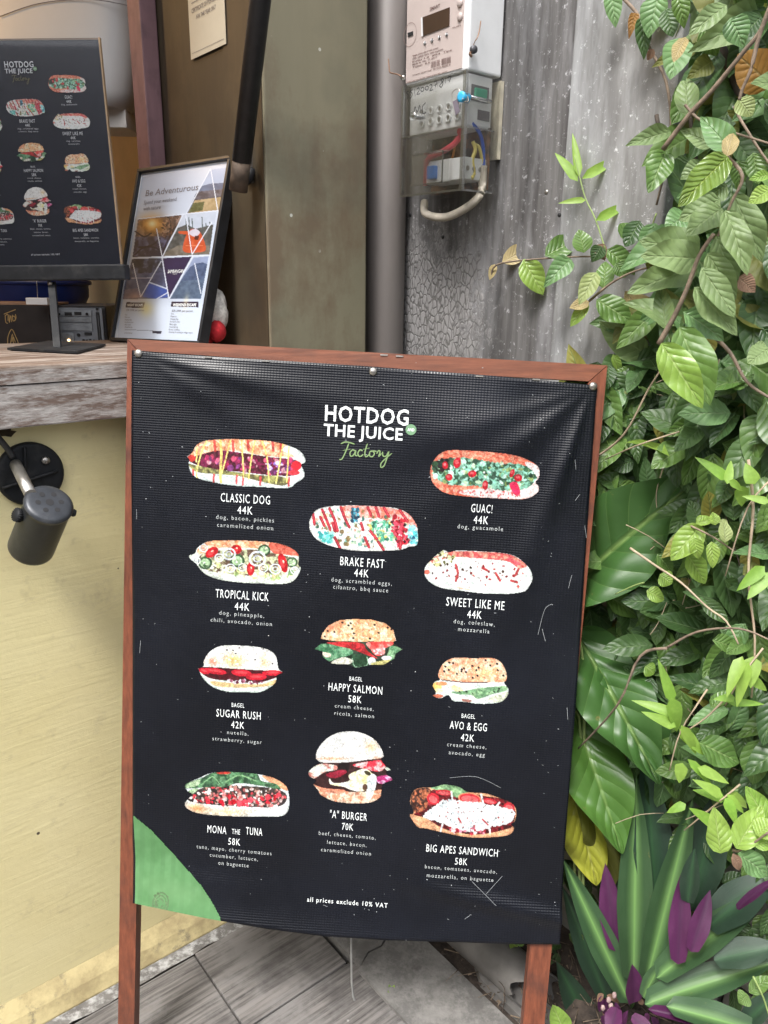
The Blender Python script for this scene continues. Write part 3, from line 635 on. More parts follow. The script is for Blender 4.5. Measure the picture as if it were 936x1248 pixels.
        a.blob([(580, 560), (640, 550), (620, 610), (590, 620)], (222, 230, 230), .04); a.blob([(150, 500), (230, 530), (400, 545), (380, 570), (230, 560)], (206, 130, 104), .12, 12)
        return a, 6.686, 360, 880
    a = Art(78, 70, 850, 470, 5.85 * st, 11)                                     # the big sandwich
    a.blob([(84, 200), (110, 125), (160, 100), (250, 95), (330, 76), (430, 92), (500, 130), (620, 142), (720, 175), (810, 215), (842, 270), (832, 345), (805, 365), (828, 395), (790, 445), (660, 462), (500, 460), (350, 430), (200, 395), (140, 385), (90, 320), (84, 290), (110, 280)], (214, 158, 120), .1, 20, base=True)
    a.blob([(90, 190), (120, 120), (200, 100), (240, 130), (240, 250), (200, 300), (110, 270)], (60, 36, 30), .14, 14, c2=(170, 100, 70), csc=18)
    a.blob([(110, 290), (200, 320), (340, 400), (560, 440), (780, 400), (820, 360), (830, 260), (760, 190), (600, 160), (400, 120), (240, 120), (200, 250)], (120, 26, 34), .14, 14, c2=(60, 18, 20), csc=20)
    a.blob([(230, 100), (330, 76), (430, 92), (500, 135), (420, 170), (330, 130)], (110, 146, 106), .1, 18, c2=(140, 176, 130))
    for x, y, rx, ry, ro in ((250, 180, 46, 40, .6), (330, 135, 60, 20, .1), (510, 180, 84, 40, .15), (790, 245, 40, 34, .5), (650, 200, 50, 20, .2)):
        a.ell(x, y, rx, ry, (190, 40, 52), ro); a.ell(x, y + 4, rx * .72, ry * .6, (222, 110, 110), ro, al=.8)
    a.ell(510, 180, 84, 40, (226, 130, 100), .15, .14)
    R = [(180, 310), (240, 250), (330, 190), (480, 200), (600, 215), (720, 240), (820, 270), (800, 350), (660, 385), (560, 420), (420, 405), (330, 360)]
    a.blob(R, (222, 234, 238), .06, 12, wob=12)
    a.dots(180, R, 6, 14, [(236, 244, 246), (206, 220, 226), (226, 236, 240)], .5, .9)
    a.dots(46, R, 4, 8, [(40, 30, 34), (150, 60, 60), (80, 50, 50)]); a.stroke([(430, 320), (445, 345)], 12, (170, 50, 56)); a.stroke([(600, 330), (640, 370)], 10, (170, 50, 60))
    for p in ([(380, 130), (390, 200)], [(320, 350), (300, 420)], [(590, 150), (610, 230)], [(650, 370), (655, 430)], [(720, 210), (690, 250)]): a.stroke(p, 12, (226, 232, 236))
    a.dots(40, [(340, 380), (440, 380), (640, 400), (600, 440), (380, 420)], 6, 14, [(200, 110, 130), (160, 30, 50), (226, 190, 190)])
    return a, 5.85, 485, 940

DISHES = ['classic', 'tropical', 'brake', 'guac', 'sweet', 'salmon', 'sugar', 'avo', 'mona', 'burger', 'apes']
# heading, price and small lines: text, centre x, centre y, width, height, style (c = capitals, l = small letters) in photo pixels
TEXTS = {
 'classic': [('CLASSIC DOG', 300, 607, 62, 11.5, 'c'), ('44K', 299.5, 621, 19, 10.5, 'c'), ('dog, bacon, pickles', 299.5, 632, 73, 4.2, 'l'), ('caramelized onion', 299.5, 641.5, 71, 4.2, 'l')],
 'tropical': [('TROPICAL KICK', 296, 724, 68, 11.5, 'c'), ('44K', 296, 738, 19, 10.5, 'c'), ('dog, pineapple,', 295.5, 748, 58, 4.2, 'l'), ('chili, avocado, onion', 295, 757, 79, 4.2, 'l')],
 'brake': [('BRAKE FAST', 442, 684, 55, 11.5, 'c'), ('44K', 441, 697, 18, 10.5, 'c'), ('dog, scrambled eggs,', 441, 708, 76, 4.2, 'l'), ('cilantro, bbq sauce', 440, 716.5, 69, 4.2, 'l')],
 'guac': [('GUAC!', 587, 619, 26, 11, 'c'), ('44K', 586, 633, 18, 10.5, 'c'), ('dog, guacamole', 585, 643, 56, 4.2, 'l')],
 'sweet': [('SWEET LIKE ME', 579, 734, 72, 11.5, 'c'), ('44K', 578, 747.5, 18, 10.5, 'c'), ('dog, coleslaw,', 577.5, 758, 51, 4.2, 'l'), ('mozzarella', 577, 767, 39, 4.2, 'l')],
 'salmon': [('BAGEL', 434, 826, 16.5, 6, 'c'), ('HAPPY SALMON', 433.5, 837.5, 69, 11, 'c'), ('58K', 433, 850.5, 17, 10, 'c'), ('cream cheese,', 432, 861, 50, 4.2, 'l'), ('ricola, salmon', 432, 870, 51, 4.2, 'l')],
 'sugar': [('BAGEL', 291, 858, 16.5, 6, 'c'), ('SUGAR RUSH', 291.5, 869, 58, 11, 'c'), ('42K', 290.5, 882, 17, 10, 'c'), ('nutella,', 290.5, 892.5, 28, 4.2, 'l'), ('strawberry, sugar', 289.5, 901.5, 65, 4.2, 'l')],
 'avo': [('BAGEL', 570.5, 870, 17, 6, 'c'), ('AVO & EGG', 570.5, 882, 47, 11, 'c'), ('42K', 569.5, 896, 17, 10, 'c'), ('cream cheese,', 568.5, 906.5, 50, 4.2, 'l'), ('avocado, egg', 568.5, 916, 46, 4.2, 'l')],
 'mona': [('MONA', 265.3, 1009, 25.5, 11, 'c'), ('THE', 288.5, 1011.5, 11, 7.5, 'c'), ('TUNA', 310.6, 1011, 22, 11, 'c'), ('58K', 286.5, 1023.5, 16, 10, 'c'), ('tuna, mayo, cherry tomatoes', 286, 1034, 101, 4.2, 'l'), ('cucumber, lettuce,', 286, 1042.5, 65, 4.2, 'l'), ('on baguette', 285.5, 1051, 41, 4.2, 'l')],
 'burger': [('"A" BURGER', 425, 992, 49, 11, 'c'), ('70K', 424, 1005.5, 15, 10, 'c'), ('beef, cheese, tomato,', 423.5, 1016.5, 75, 4.2, 'l'), ('lettuce, bacon,', 423, 1026.5, 52, 4.2, 'l'), ('caramelized onion', 422, 1036, 66, 4.2, 'l')],
 'apes': [('BIG APES SANDWICH', 563, 1034, 93, 11, 'c'), ('58K', 562, 1047.5, 16, 10, 'c'), ('bacon, tomatoes, avocado,', 561.5, 1057.5, 94, 4.2, 'l'), ('mozzarella, on baguette', 560.5, 1067.5, 87, 4.2, 'l')],
}
PXM = .66 / 583                      # metres on the banner for one photo pixel
FACT = [[(163, 207), (183, 200), (213, 208)], [(192, 205), (181, 234), (168, 260), (158, 262)], [(170, 230), (198, 226)],
        [(215, 232), (205, 228), (196, 240), (200, 251), (210, 245), (217, 230), (215, 246), (223, 249)],
        [(241, 232), (232, 228), (224, 241), (231, 252), (244, 244)], [(258, 206), (249, 238), (253, 253), (264, 244)], [(242, 226), (266, 222)],
        [(277, 232), (267, 235), (266, 249), (276, 252), (283, 241), (277, 232), (291, 234)], [(291, 242), (297, 231), (303, 235), (298, 252), (308, 240)],
        [(312, 234), (313, 249), (324, 250), (334, 234), (327, 258), (317, 284), (306, 290), (309, 272), (345, 240)]]
def menu_print(pl, tosurf, parent, st, inkm, gm, bm, pm, scale=1.0, dx=1.0, small=True, fade=0.0):
    """tosurf: banner-local (s,t) -> (s,t) on the board pl"""
    for k in DISHES:
        a, cs, ox, oy = dish_art(k, st)
        x0, y0 = ox + (a.x[0] + a.x[-1]) / 2 / cs, oy + (a.y[0] + a.y[-1]) / 2 / cs
        c0 = tosurf(*SIGN.loc(x0, y0)); q0 = SIGN.loc(x0, y0)
        ex = np.array(SIGN.loc(x0 + 1, y0)) - q0; ey = np.array(SIGN.loc(x0, y0 + 1)) - q0
        def place(x, y):
            p = (np.array(ex) * (ox + x / cs - x0) + np.array(ey) * (oy + y / cs - y0)) * scale
            return pl.at(c0[0] + p[0], c0[1] + p[1], .0008)
        a.mesh('dish_picture', place, parent, pm, fade)
        mb = MB(); ms = MB()
        for tx, cx, cy, wd, hg, stl in TEXTS[k]:
            q = SIGN.loc(cx, cy); off = ((q[0] - q0[0]) * scale, (q[1] - q0[1]) * scale)
            if stl == 'c': put_text(mb, pl, tx, c0[0] + off[0], c0[1] + off[1], wd * PXM * scale, hg * PXM * scale, .0008, .001, 1.16)
            else: put_text(ms, pl, tx, c0[0] + off[0], c0[1] + off[1], wd * PXM * scale, hg * PXM * scale, .0008, -.004, 1.3, low=True)
        mb.build('lettering', inkm, parent); ms.build('small_lettering', M['dim_ink'] if scale == 1.0 else inkm, parent)
    q0 = SIGN.loc(447, 520); c0 = tosurf(*q0)
    def T(px, py):
        q = SIGN.loc(px, py); return c0[0] + (q[0] - q0[0]) * scale, c0[1] + (q[1] - q0[1]) * scale
    mb = MB()
    put_text(mb, pl, 'HOTDOG', *T(447.5, 505.5), 102 * PXM * scale, 19.5 * PXM * scale, .0008, .020, 1.1)
    put_text(mb, pl, 'THE JUICE', *T(443, 526), 97 * PXM * scale, 15.0 * PXM * scale, .0008, .020, 1.06)
    mb.build('logo_lettering', inkm, parent)
    mb = MB()
    for p in FACT: put_stroke(mb, pl, [T(360 + x / 2.925, 470 + y / 2.925) for x, y in p], 1.5 * PXM * scale, .0008, 4, .4)
    mb.build('script_lettering', gm, parent)
    mb = MB(); c = T(501, 523.5); rr = 6.6 * PXM * scale
    put_poly(mb, pl, [(c[0] + rr * math.cos(k * math.pi / 10), c[1] + rr * math.sin(k * math.pi / 10)) for k in range(20)][::-1], .0008)
    mb.build('logo_badge', bm, parent)
    mb = MB(); put_text(mb, pl, 'AND', *c, 8.5 * PXM * scale, 3.6 * PXM * scale, .0011, .03); mb.build('lettering', inkm, parent)
    q = SIGN.loc(424, 1096); c = tosurf(*q); mb = MB()
    put_text(mb, pl, 'all prices exclude 10% VAT', c[0], c[1], 107 * PXM * scale, 4.8 * PXM * scale, .0008, .004, 1.2, low=True)
    mb.build('lettering', inkm, parent)

# ------------------------------------------------------------------ the big menu sign
_r = A(.9967, -.0634, -.0509); _u = A(.0278, .1594, .9868)
_P0 = A(-.36, 1.083, 1.119)
SIGN = Plane(_P0, _r + .0163 * _u, _u + .0163 * _r, .66, 1.13)
SW, BT = .66, .845
def loc(x, y): return SIGN.loc(x, y)
def interp(v, pts):
    xs = [p[0] for p in pts]; ys = [p[1] for p in pts]; return float(np.interp(v, xs, ys))
_L = [loc(162, 427), loc(162, 600), loc(163, 990), loc(166, 1040), loc(169, 1093)]
_Rr = [loc(727.5, 470), loc(705.5, 800), loc(692, 988), loc(684, 1148)]
_T = [loc(162, 427), loc(300, 437), loc(455, 447), loc(600, 458), loc(727.5, 470)]
_B = [loc(169, 1093), loc(250, 1108), loc(330, 1121), loc(400, 1131), loc(470, 1137), loc(560, 1142), loc(620, 1146), loc(684, 1148)]
def g(x, y, cx, cy, sx, sy): return math.exp(-((x - cx) / sx) ** 2 - ((y - cy) / sy) ** 2)
TRc = loc(722, 471); TMc = loc(455, 453); TLc = loc(170, 431)
def relief(s, t):
    z = .0035
    z += .0022 * math.sin(5.1 * s + 2.1 * math.sin(4 * t)) * math.sin(7 * t + 1.3) * min(1, t * 6)
    z += .0010 * math.sin(17 * s + 5 * t) * math.sin(11 * t - 6 * s + .6)
    bt = interp(s, _B)
    k = max(0.0, 1 - (bt - t) / .085)
    z += .016 * k * k * (.55 + .45 * math.sin(s * 6.0 + .4))            # the loose lower edge rolls forward
    dx, dy = TRc[0] - s, t - TRc[1]; rr = math.hypot(dx, dy) + 1e-6; an = math.atan2(dy, dx)
    for a0, am, w_ in ((1.30, .0062, .09), (1.0, -.002, .10), (.72, .0036, .12), (.38, .0022, .1)):
        z += am * math.exp(-((an - a0) / w_) ** 2) * min(1, rr * 9) * math.exp(-rr * 2.6)
    dx, dy = s - TLc[0], t - TLc[1]; rr = math.hypot(dx, dy) + 1e-6; an = math.atan2(dy, dx)
    for a0, am, w_ in ((.18, .004, .1), (.5, .0018, .14)):
        z += am * math.exp(-((an - a0) / w_) ** 2) * min(1, rr * 9) * math.exp(-rr * 2.6)
    z += .007 * g(s, t, .49, .10, .09, .06) + .003 * g(s, t, .12, .05, .07, .03) - .003 * g(s, t, .56, .05, .03, .03)
    # crease running along the bottom right
    e = (t - (.775 + (s - .46) * .16)); z += .007 * math.exp(-(e / .014) ** 2) * (1 / (1 + math.exp(-(s - .47) * 40)))
    z += .003 * g(s, t, .14, .80, .14, .02)
    return z
BAN = Plane(_P0, SIGN.r, SIGN.u, .66, .85, relief)

def banner_mat():
    t = NT('black_mesh_vinyl'); uv = t.new('UVMap'); sp = t.new('SeparateXYZ'); t.l(uv.outputs[0], sp.inputs[0])
    wv = lambda o, per: t.math('SINE', t.math('MULTIPLY', o, 2 * math.pi / per))
    h = t.math('ADD', wv(sp.outputs[0], .0042), t.math('MULTIPLY', wv(sp.outputs[1], .0034), 1.3))
    v = uv.outputs[0]
    n1 = t.noise(v, 3.4, 6, .62); n2 = t.noise(v, 60, 4)
    c = t.mix(t.ramp(n1, [(.42, 0.), (.72, 1.)]), (.0022, .0030, .0060), (.0065, .008, .014))
    c = t.mix(t.math('MULTIPLY', t.ramp(h, [(.35, 0.), (.9, 1.)]), .2), c, (.020, .023, .031))
    # scuffs and white flecks of wear
    n3 = t.noise(v, 260, 3, .6); n4 = t.noise(v, 7, 5, .7)
    sc_ = t.math('MULTIPLY', t.ramp(n3, [(.70, 0.), (.76, 1.)]), t.ramp(n4, [(.5, 0.), (.62, .8)]))
    c = t.mix(sc_, c, (.30, .32, .34))
    vo = t.new('TexVoronoi'); t.l(v, vo.inputs['Vector']); vo.inputs['Scale'].default_value = 42
    c = t.mix(t.math('MULTIPLY', t.math('LESS_THAN', vo.outputs['Distance'], .032), t.ramp(t.noise(v, 12, 3), [(.48, 0.), (.55, 1.)])), c, (.5, .52, .52))
    rr = t.math('MULTIPLY_ADD', n2, .16, .24)
    t.bump(t.math('ADD', h, t.math('MULTIPLY', n2, .6)), .24, .0004)
    return t.fin(c, rr, 0, .42)
M['banner'] = banner_mat()

sign = thing('menu_sign', SIGN.at(.33, 1.13, -.02), 'tall black menu banner pinned on a reddish wooden frame standing on the floor', 'menu sign')
RW, LEG, TH = .0225, .0265, .022
def railprism(pts, name, m):
    MB().prism([SIGN.at(a, b, 0) for a, b in pts], -SIGN.n * TH).build(name, m, sign)
e = .0004
railprism([(0 + e, 0), (SW - e, 0), (SW - RW - e, RW), (RW + e, RW)], 'top_rail', M['rail_h'])
legL = -SIGN.P0[2]
lenL = (SIGN.P0[2]) / SIGN.u[2]; lenR = (SIGN.P0 + SIGN.r * SW)[2] / SIGN.u[2]
railprism([(0, 0 + 2 * e), (RW, RW + 2 * e), (LEG, RW + .03), (LEG - .0015, lenL), (-.001, lenL)], 'leg', M['rail_v'])
railprism([(SW, 0 + 2 * e), (SW - RW, RW + 2 * e), (SW - LEG - .006, RW + .03), (SW - LEG - .006, lenR), (SW, lenR)], 'leg', M['rail_v'])
MB().box(SIGN.at(LEG, .80, -.002), SIGN.r * (SW - 2 * LEG - .006), -SIGN.u * .024, -SIGN.n * .018).build('lower_rail', M['rail_h'], sign)
# banner
nu, nv = 170, 215; vs = []; uvs = []
for j in range(nv + 1):
    v = j / nv
    for i in range(nu + 1):
        u = i / nu
        x0 = interp(v * .79, [(p[1], p[0]) for p in _L]); x1 = interp(v * .79, [(p[1], p[0]) for p in _Rr])
        s_ = x0 + (x1 - x0) * u
        t0 = interp(s_, _T); t1 = interp(s_, _B); t_ = t0 + (t1 - t0) * v
        vs.append(BAN.at(s_, t_)); uvs.append((s_, t_))
fs = [(j * (nu + 1) + i, (j + 1) * (nu + 1) + i, (j + 1) * (nu + 1) + i + 1, j * (nu + 1) + i + 1) for j in range(nv) for i in range(nu)]
mb = MB(); mb.add(vs, fs, True)
# rolled hem along the bottom
ban = mb.build('banner', M['banner'], sign)
ul = ban.data.uv_layers.new(name='UVMap')
vi = np.zeros(len(ban.data.loops), int); ban.data.loops.foreach_get('vertex_index', vi)
ul.data.foreach_set('uv', np.array(uvs)[vi].astype(np.float32).ravel())
sm_ = ban.modifiers.new('thickness', 'SOLIDIFY'); sm_.thickness = .0006; sm_.offset = -1
menu_print(BAN, lambda s, t: (s, t), ban, .62, M['white_ink'], M['green_ink'], M['badge'], M['print'])
# green corner
a = Art(150, 985, 282, 1120, .9)
G = [(158, 988), (164, 992), (186, 1010), (200, 1025), (216, 1042), (232, 1058), (248, 1073), (261, 1091), (273, 1108), (276, 1120), (158, 1115)]
a.blob(G, (86, 130, 84), .05, 9, base=True, sm=False)
for k in range(150): a.stroke([(150, 985 + k * .9), (275, 985 + k * .9 + 9)], .4, (76, 116, 74), 1, .35)
a.ell(215, 1080, 60, 16, (118, 160, 112), .25, soft=True, al=.5)
for k in range(3): a.ell(200, 1093, 10 - k * 3, 12 - k * 3.4, (84, 104, 74), 0, .16, al=.75)
a.dots(60, [(191, 1082), (209, 1082), (209, 1106), (191, 1106)], .6, 1.6, [(84, 100, 72), (110, 130, 96)], .6, .7)
def place_g(x, y):
    s_, t_ = loc(x, y); x0 = interp(t_, [(p[1], p[0]) for p in _L]); t1 = interp(s_, _B)
    return BAN.at(max(s_, x0 + .0003), min(t_, t1 - .0003), .0007)
a.mesh('green_corner_print', place_g, ban, M['print'])
# pins, staples, scratches
for x, y in ((170, 431), (455, 453), (722, 471)):
    s_, t_ = loc(x, y); P = BAN.at(s_, t_, 0)
    MB().lathe(P, SIGN.n, [(-.004, .0055), (.001, .0058), (.0026, .0048), (.0036, .0025), (.0037, 0)], 14).build('pin', M['silver'], sign)
for x, y in ((255, 436.5), (325, 441), (584, 459.5), (653, 463.5), (487, 435), (468, 433.5)):
    s_, t_ = loc(x, y); P = BAN.at(s_, t_, 0) if y > 436 else SIGN.at(s_, t_, 0)
    MB().box(P - SIGN.r * .005, SIGN.r * .010, SIGN.u * .0018, SIGN.n * .0014).build('staple', M['silver'], sign)
rn = random.Random(5); mb = MB()
for p in ([(655, 772), (663, 742), (672, 735)], [(700, 610), (706, 602)], [(712, 640), (714, 655)], [(168, 620), (168, 632)], [(575, 1072), (604, 1098)], [(612, 1066), (578, 1100)], [(690, 860), (691, 875)], [(696, 700), (692, 716)], [(395, 1098), (400, 1100)], [(566, 1116), (574, 1111)], [(660, 765), (664, 780)], [(172, 780), (171, 795)], [(548, 945), (580, 944), (610, 958)], [(700, 560), (701, 572)]):
    put_stroke(mb, BAN, [loc(*q) for q in p], .0005, .0007)
for k in range(150):
    x, y = rn.uniform(175, 690), rn.uniform(440, 1125)
    if rn.random() < .4: x, y = rn.choice([rn.uniform(170, 185), rn.uniform(650, 695), rn.uniform(390, 520)]), rn.uniform(1060, 1128) if rn.random() < .5 else y
    if x > 700 - (y - 700) * .05 or y > 1104 + (x - 240) * .06: continue
    s_, t_ = loc(x, y); a_ = rn.uniform(0, 3.1); l_ = rn.uniform(.0008, .0028)
    put_stroke(mb, BAN, [(s_, t_), (s_ + l_ * math.cos(a_), t_ + l_ * math.sin(a_) * .6)], rn.uniform(.0005, .0011), .0006, 1)
mb.build('scratch_marks', M['scuff'] if 'scuff' in M else plain('scuffed_white', (.30, .32, .33), .6, bump=0), ban, kind='stuff')
# stay rod hanging below
P = ond(427, 1128, 1.20)
MB().tube([SIGN.at(*loc(427, 1110), -.012), SIGN.at(*loc(427.5, 1204), -.012), SIGN.at(*loc(432, 1222), -.004)], .0018, 6, 2).build('stay_rod', M['galv'], sign)

# ------------------------------------------------------------------ setting: ground, floor, kerb, soil
def sheet(name, a0, a1, c0, c1, z, m, kind='structure', parent=None, n=1, amp=0, seed=0):
    rr = random.Random(seed); vs = []; fs = []
    for j in range(n + 1):
        for i in range(n + 1):
            vs.append(W(a0 + (a1 - a0) * i / n, c0 + (c1 - c0) * j / n, z + rr.uniform(-amp, amp)))
    for j in range(n):
        for i in range(n):
            k = j * (n + 1) + i; fs.append((k, k + 1, k + n + 2, k + n + 1))
    return MB().add(vs, fs, amp > 0).build(name, m, parent, kind=kind)
sheet('ground', -60, 60, -60, 60, -.06, M['ground'])
floor = MB().box(W(-3.2, -3.0, -.055), D2 * 3.85, N2 * 4.09, UZ * .03).build('floor', M['strip'], None, kind='structure')
rows = [(.8885, 1.078), (.695, .8870), (.50, .6935), (.305, .4965), (.11, .3015), (-.085, .1065), (-.28, -.0885)]
rp = random.Random(3)
for i, (c0, c1) in enumerate(rows):
    ks = [(-1.6, .4445), (.4465, .655)] if i == 0 else ([(-1.4, -.25 + .3 * (i % 2)), (-.247 + .3 * (i % 2), .672 - .0 * i)])
    for a0, a1 in ks:
        dz = rp.uniform(-.0012, .0012) + (.003 if (i == 0 and a0 > 0) else 0)
        a1b = a1
        mb = MB(); mb.cham(W(a0, c0, -.024), D2 * (a1b - a0), N2 * (c1 - c0), UZ * (.024 + dz), .0018, 2); mb.build('plank', M['plank'], floor)
# kerb in three cast pieces with jagged cracks
kerb = bpy.data.objects.new('kerb', None); COL.objects.link(kerb); kerb['kind'] = 'structure'
def kerbpiece(c0, c1, j0, j1):
    k = lambda j, c: [(.675 + (.80 - .675) * f, c + dj) for f, dj in zip((0, .18, .4, .62, .8, 1), j)]
    lo = k(j0, c0); hi = k(j1, c1)
    lo[0] = (.667, lo[0][1]); hi[0] = (.66, hi[0][1])
    pts = [W(a, c, -.05) for a, c in lo] + [W(a, c, -.05) for a, c in hi[::-1]]
    MB().prism(pts, UZ * .058).build('kerb_piece', M['concrete'], kerb)
cr1 = (-.012, .004, .0, .012, .01, .02); cr0 = (0,) * 6
cA = N2 @ onz(460, 1160, 0)
kerbpiece(cA + .0018, 1.12, cr1, cr0); kerbpiece(.30, cA - .0018, cr0, cr1); kerbpiece(-2.6, .297, cr0, cr0)
cr2 = (.0, .006, .002, .012, .01, .014)
# soil bed
soil = MB()
nn = 60; vs = []; fs = []
for j in range(nn + 1):
    for i in range(25):
        a_ = .795 + (2.6 - .795) * (i / 24) ** 1.8; c_ = 1.2 - 3.2 * j / nn
        z = -.012 + .03 * vnoise(np.array([a_ * 16]), np.array([c_ * 16 + 40.]), 4)[0] + .05 * min(1, max(0, (a_ - .84) * 5)); vs.append(W(a_, c_, z))
for j in range(nn):
    for i in range(24): k = j * 25 + i; fs.append((k, k + 1, k + 26, k + 25))
M['soil'] = plain('dark_garden_soil', (.045, .034, .027), .95, var=.6, nsc=70, bump=1.0)
soil.add(vs, [f[::-1] for f in fs], True).build('soil', M['soil'], None, kind='structure')
# litter on the soil: crumbs, twigs, dead leaf bits
rr = random.Random(8); mb = MB(); mb2 = MB()
for k in range(1500):
    a_ = rr.uniform(.80, 1.0); c_ = rr.uniform(.35, 1.1); p = W(a_, c_, .004 + .05 * min(1, max(0, (a_ - .84) * 5)) + .01); s_ = rr.uniform(.0015, .006)
    v_ = [p + np.array([rr.uniform(-1, 1), rr.uniform(-1, 1), rr.uniform(-.3, 1)]) * s_ for _ in range(4)]
    (mb if rr.random() < .8 else mb2).add(v_, [(0, 1, 2), (0, 2, 3), (0, 3, 1), (1, 3, 2)])
for k in range(260):
    a_ = rr.uniform(.80, 1.0); c_ = rr.uniform(.35, 1.1); an = rr.uniform(0, 6.28); L = rr.uniform(.01, .05)
    p = W(a_, c_, .016 + .05 * min(1, max(0, (a_ - .84) * 5))); q = p + np.array([math.cos(an), math.sin(an), rr.uniform(0, .3)]) * L
    mb2.cyl(p, q, rr.uniform(.0006, .0016), .0005, 4)
mb.build('soil_crumbs', M['soil'], None, kind='stuff'); mb2.build('plant_litter', plain('dry_litter', (.16, .12, .085), .9, var=.5, nsc=90), None, kind='stuff')

# ------------------------------------------------------------------ unseen dark building, added behind the viewer to darken the vinyl's reflections
opp = thing('reflection_backdrop', (0, -6, 0), 'unseen dark building form added behind the viewer to darken reflections in the banner', 'building')
MB().box((-9, -6.6, -.05), (18, 0, 0), (0, .6, 0), (0, 0, 3.3)).build('wall', plain('backdrop_dark_wall', (.045, .05, .04), .8, nsc=2), opp)
MB().box((-9.2, -6.2, 3.25), (18.4, 0, 0), (0, 1.3, 0), (0, 0, .1)).build('backdrop_eaves', M['blacksteel'], opp)
for x in (-6.5, -3.4, -.4, 2.4, 5.4): MB().box((x, -6.02, .1), (1.5, 0, 0), (0, .04, 0), (0, 0, 2.1)).build('backdrop_shutter', M['black'], opp)

# ------------------------------------------------------------------ kiosk building
kiosk = thing('kiosk', W(-.6, 1.13, 0), 'yellow walled food kiosk with olive corner panel, mauve post and dim ochre interior', 'kiosk')
MB().box(W(-2.6, 1.130, -.03), D2 * 3.27, N2 * .06, UZ * 1.038).build('yellow_wall', M['yellow'], kiosk)
mb = MB(); mb.prism([W(-2.6, 1.105, -.02), W(-2.6, 1.105, .006), W(-2.6, 1.114, .032), W(-2.6, 1.1295, .060), W(-2.6, 1.1295, -.02)], D2 * 3.26); mb.build('skirting', M['skirt'], kiosk)
mb = MB(); rr = random.Random(4); pts = []
n_ = 60
top = [W(-1.2 + 1.86 * i / n_, 1.104, .004) for i in range(n_ + 1)]; bot = [W(-1.2 + 1.86 * i / n_, 1.080 + rr.uniform(-.003, .003), .001) for i in range(n_ + 1)]
mb.add(top + bot, [(i, n_ + 1 + i, n_ + 2 + i, i + 1) for i in range(n_)]); mb.build('mortar_strip', M['strip'], kiosk)
MB().cham(W(.676, 1.127, -.03), D2 * .201, N2 * .12, UZ * 2.5, .003).build('corner_panel', M['olive'], kiosk)
MB().box(W(.6765, 1.2475, .9), D2 * .03, N2 * .27, UZ * 1.57).build('side_panel', M['brown'], kiosk)
MB().box(W(.6745, 1.131, .9), D2 * .0018, N2 * .1155, UZ * 1.57).build('side_panel', M['brown'], kiosk)
MB().cham(W(.642, 1.487, .5), D2 * .032, N2 * .055, UZ * 1.95, .003).build('post', M['pink'], kiosk)
MB().cyl(W(.6415, 1.51, 1.385), W(.6395, 1.51, 1.385), .005, seg=12).build('screw_cap', M['pink'], kiosk)
MB().box(W(-2.6, 2.40, 0), D2 * 3.3, N2 * .05, UZ * 2.5).build('back_wall', M['ochre'], kiosk)
MB().box(W(-2.65, 1.2, 0), D2 * .05, N2 * 1.25, UZ * 2.5).build('end_wall', M['ochre'], kiosk)
MB().box(W(.80, 1.25, .5), D2 * .03, N2 * 1.15, UZ * 1.95).build('inner_wall', M['ochre'], kiosk)
MB().box(W(-2.8, 1.12, 2.46), D2 * 3.75, N2 * 1.45, UZ * .05).build('roof', plain('dull_roof_sheet', (.30, .29, .27), .7), kiosk)
MB().box(W(-2.6, 1.2, .96), D2 * 3.24, N2 * 1.19, UZ * .04).build('inner_shelf', M['counter_top'], kiosk)
MB().cham(W(.84, 1.205, -.03), D2 * .14, N2 * .06, UZ * 2.5, .003).build('corner_filler', M['olive'], kiosk)

# down pipe in the corner
pipe = thing('downpipe', W(.955, 1.163, 0), 'dark grey round downpipe in the corner between olive panel and weathered boards', 'pipe')
MB().cyl(W(.950, 1.163, 0), W(.950, 1.163, 2.45), .0365, seg=28).build('pipe_tube', M['pipe'], pipe)
MB().lathe(W(.950, 1.163, .9), UZ, [(0, .037), (0.001, .041), (.05, .041), (.051, .037)], 28).build('pipe_socket', M['pipe'], pipe)

# counter
ctr = thing('serving_counter', W(-.4, 1.1, 1.0), 'thick weathered wooden serving counter with peeling white front edge', 'counter')
CZ = 1.088
mb = MB(); mb.cham(W(-2.2, 1.0875, CZ - .0245), D2 * 2.87, N2 * .10, UZ * .0245, .004, 3); mb.build('plank', M['counter_top'], ctr)
for k, (c0, c1) in enumerate(((1.1895, 1.295), (1.2975, 1.392), (1.3945, 1.48))):
    mb = MB(); mb.cham(W(-2.2, c0, CZ - .0255), D2 * 2.87, N2 * (c1 - c0), UZ * .0245, .0012, 2); mb.build('plank', M['counter_top'], ctr)
mb = MB(); mb.cham(W(-2.2, 1.0885, CZ - .082), D2 * 2.85, N2 * .024, UZ * .0565, .0025, 2); mb.build('front_board', M['fascia'], ctr)
MB().box(W(-2.2, 1.0872, CZ - .0238), D2 * 2.85, N2 * .0012, UZ * .018).build('front_edge', M['fascia'], ctr)

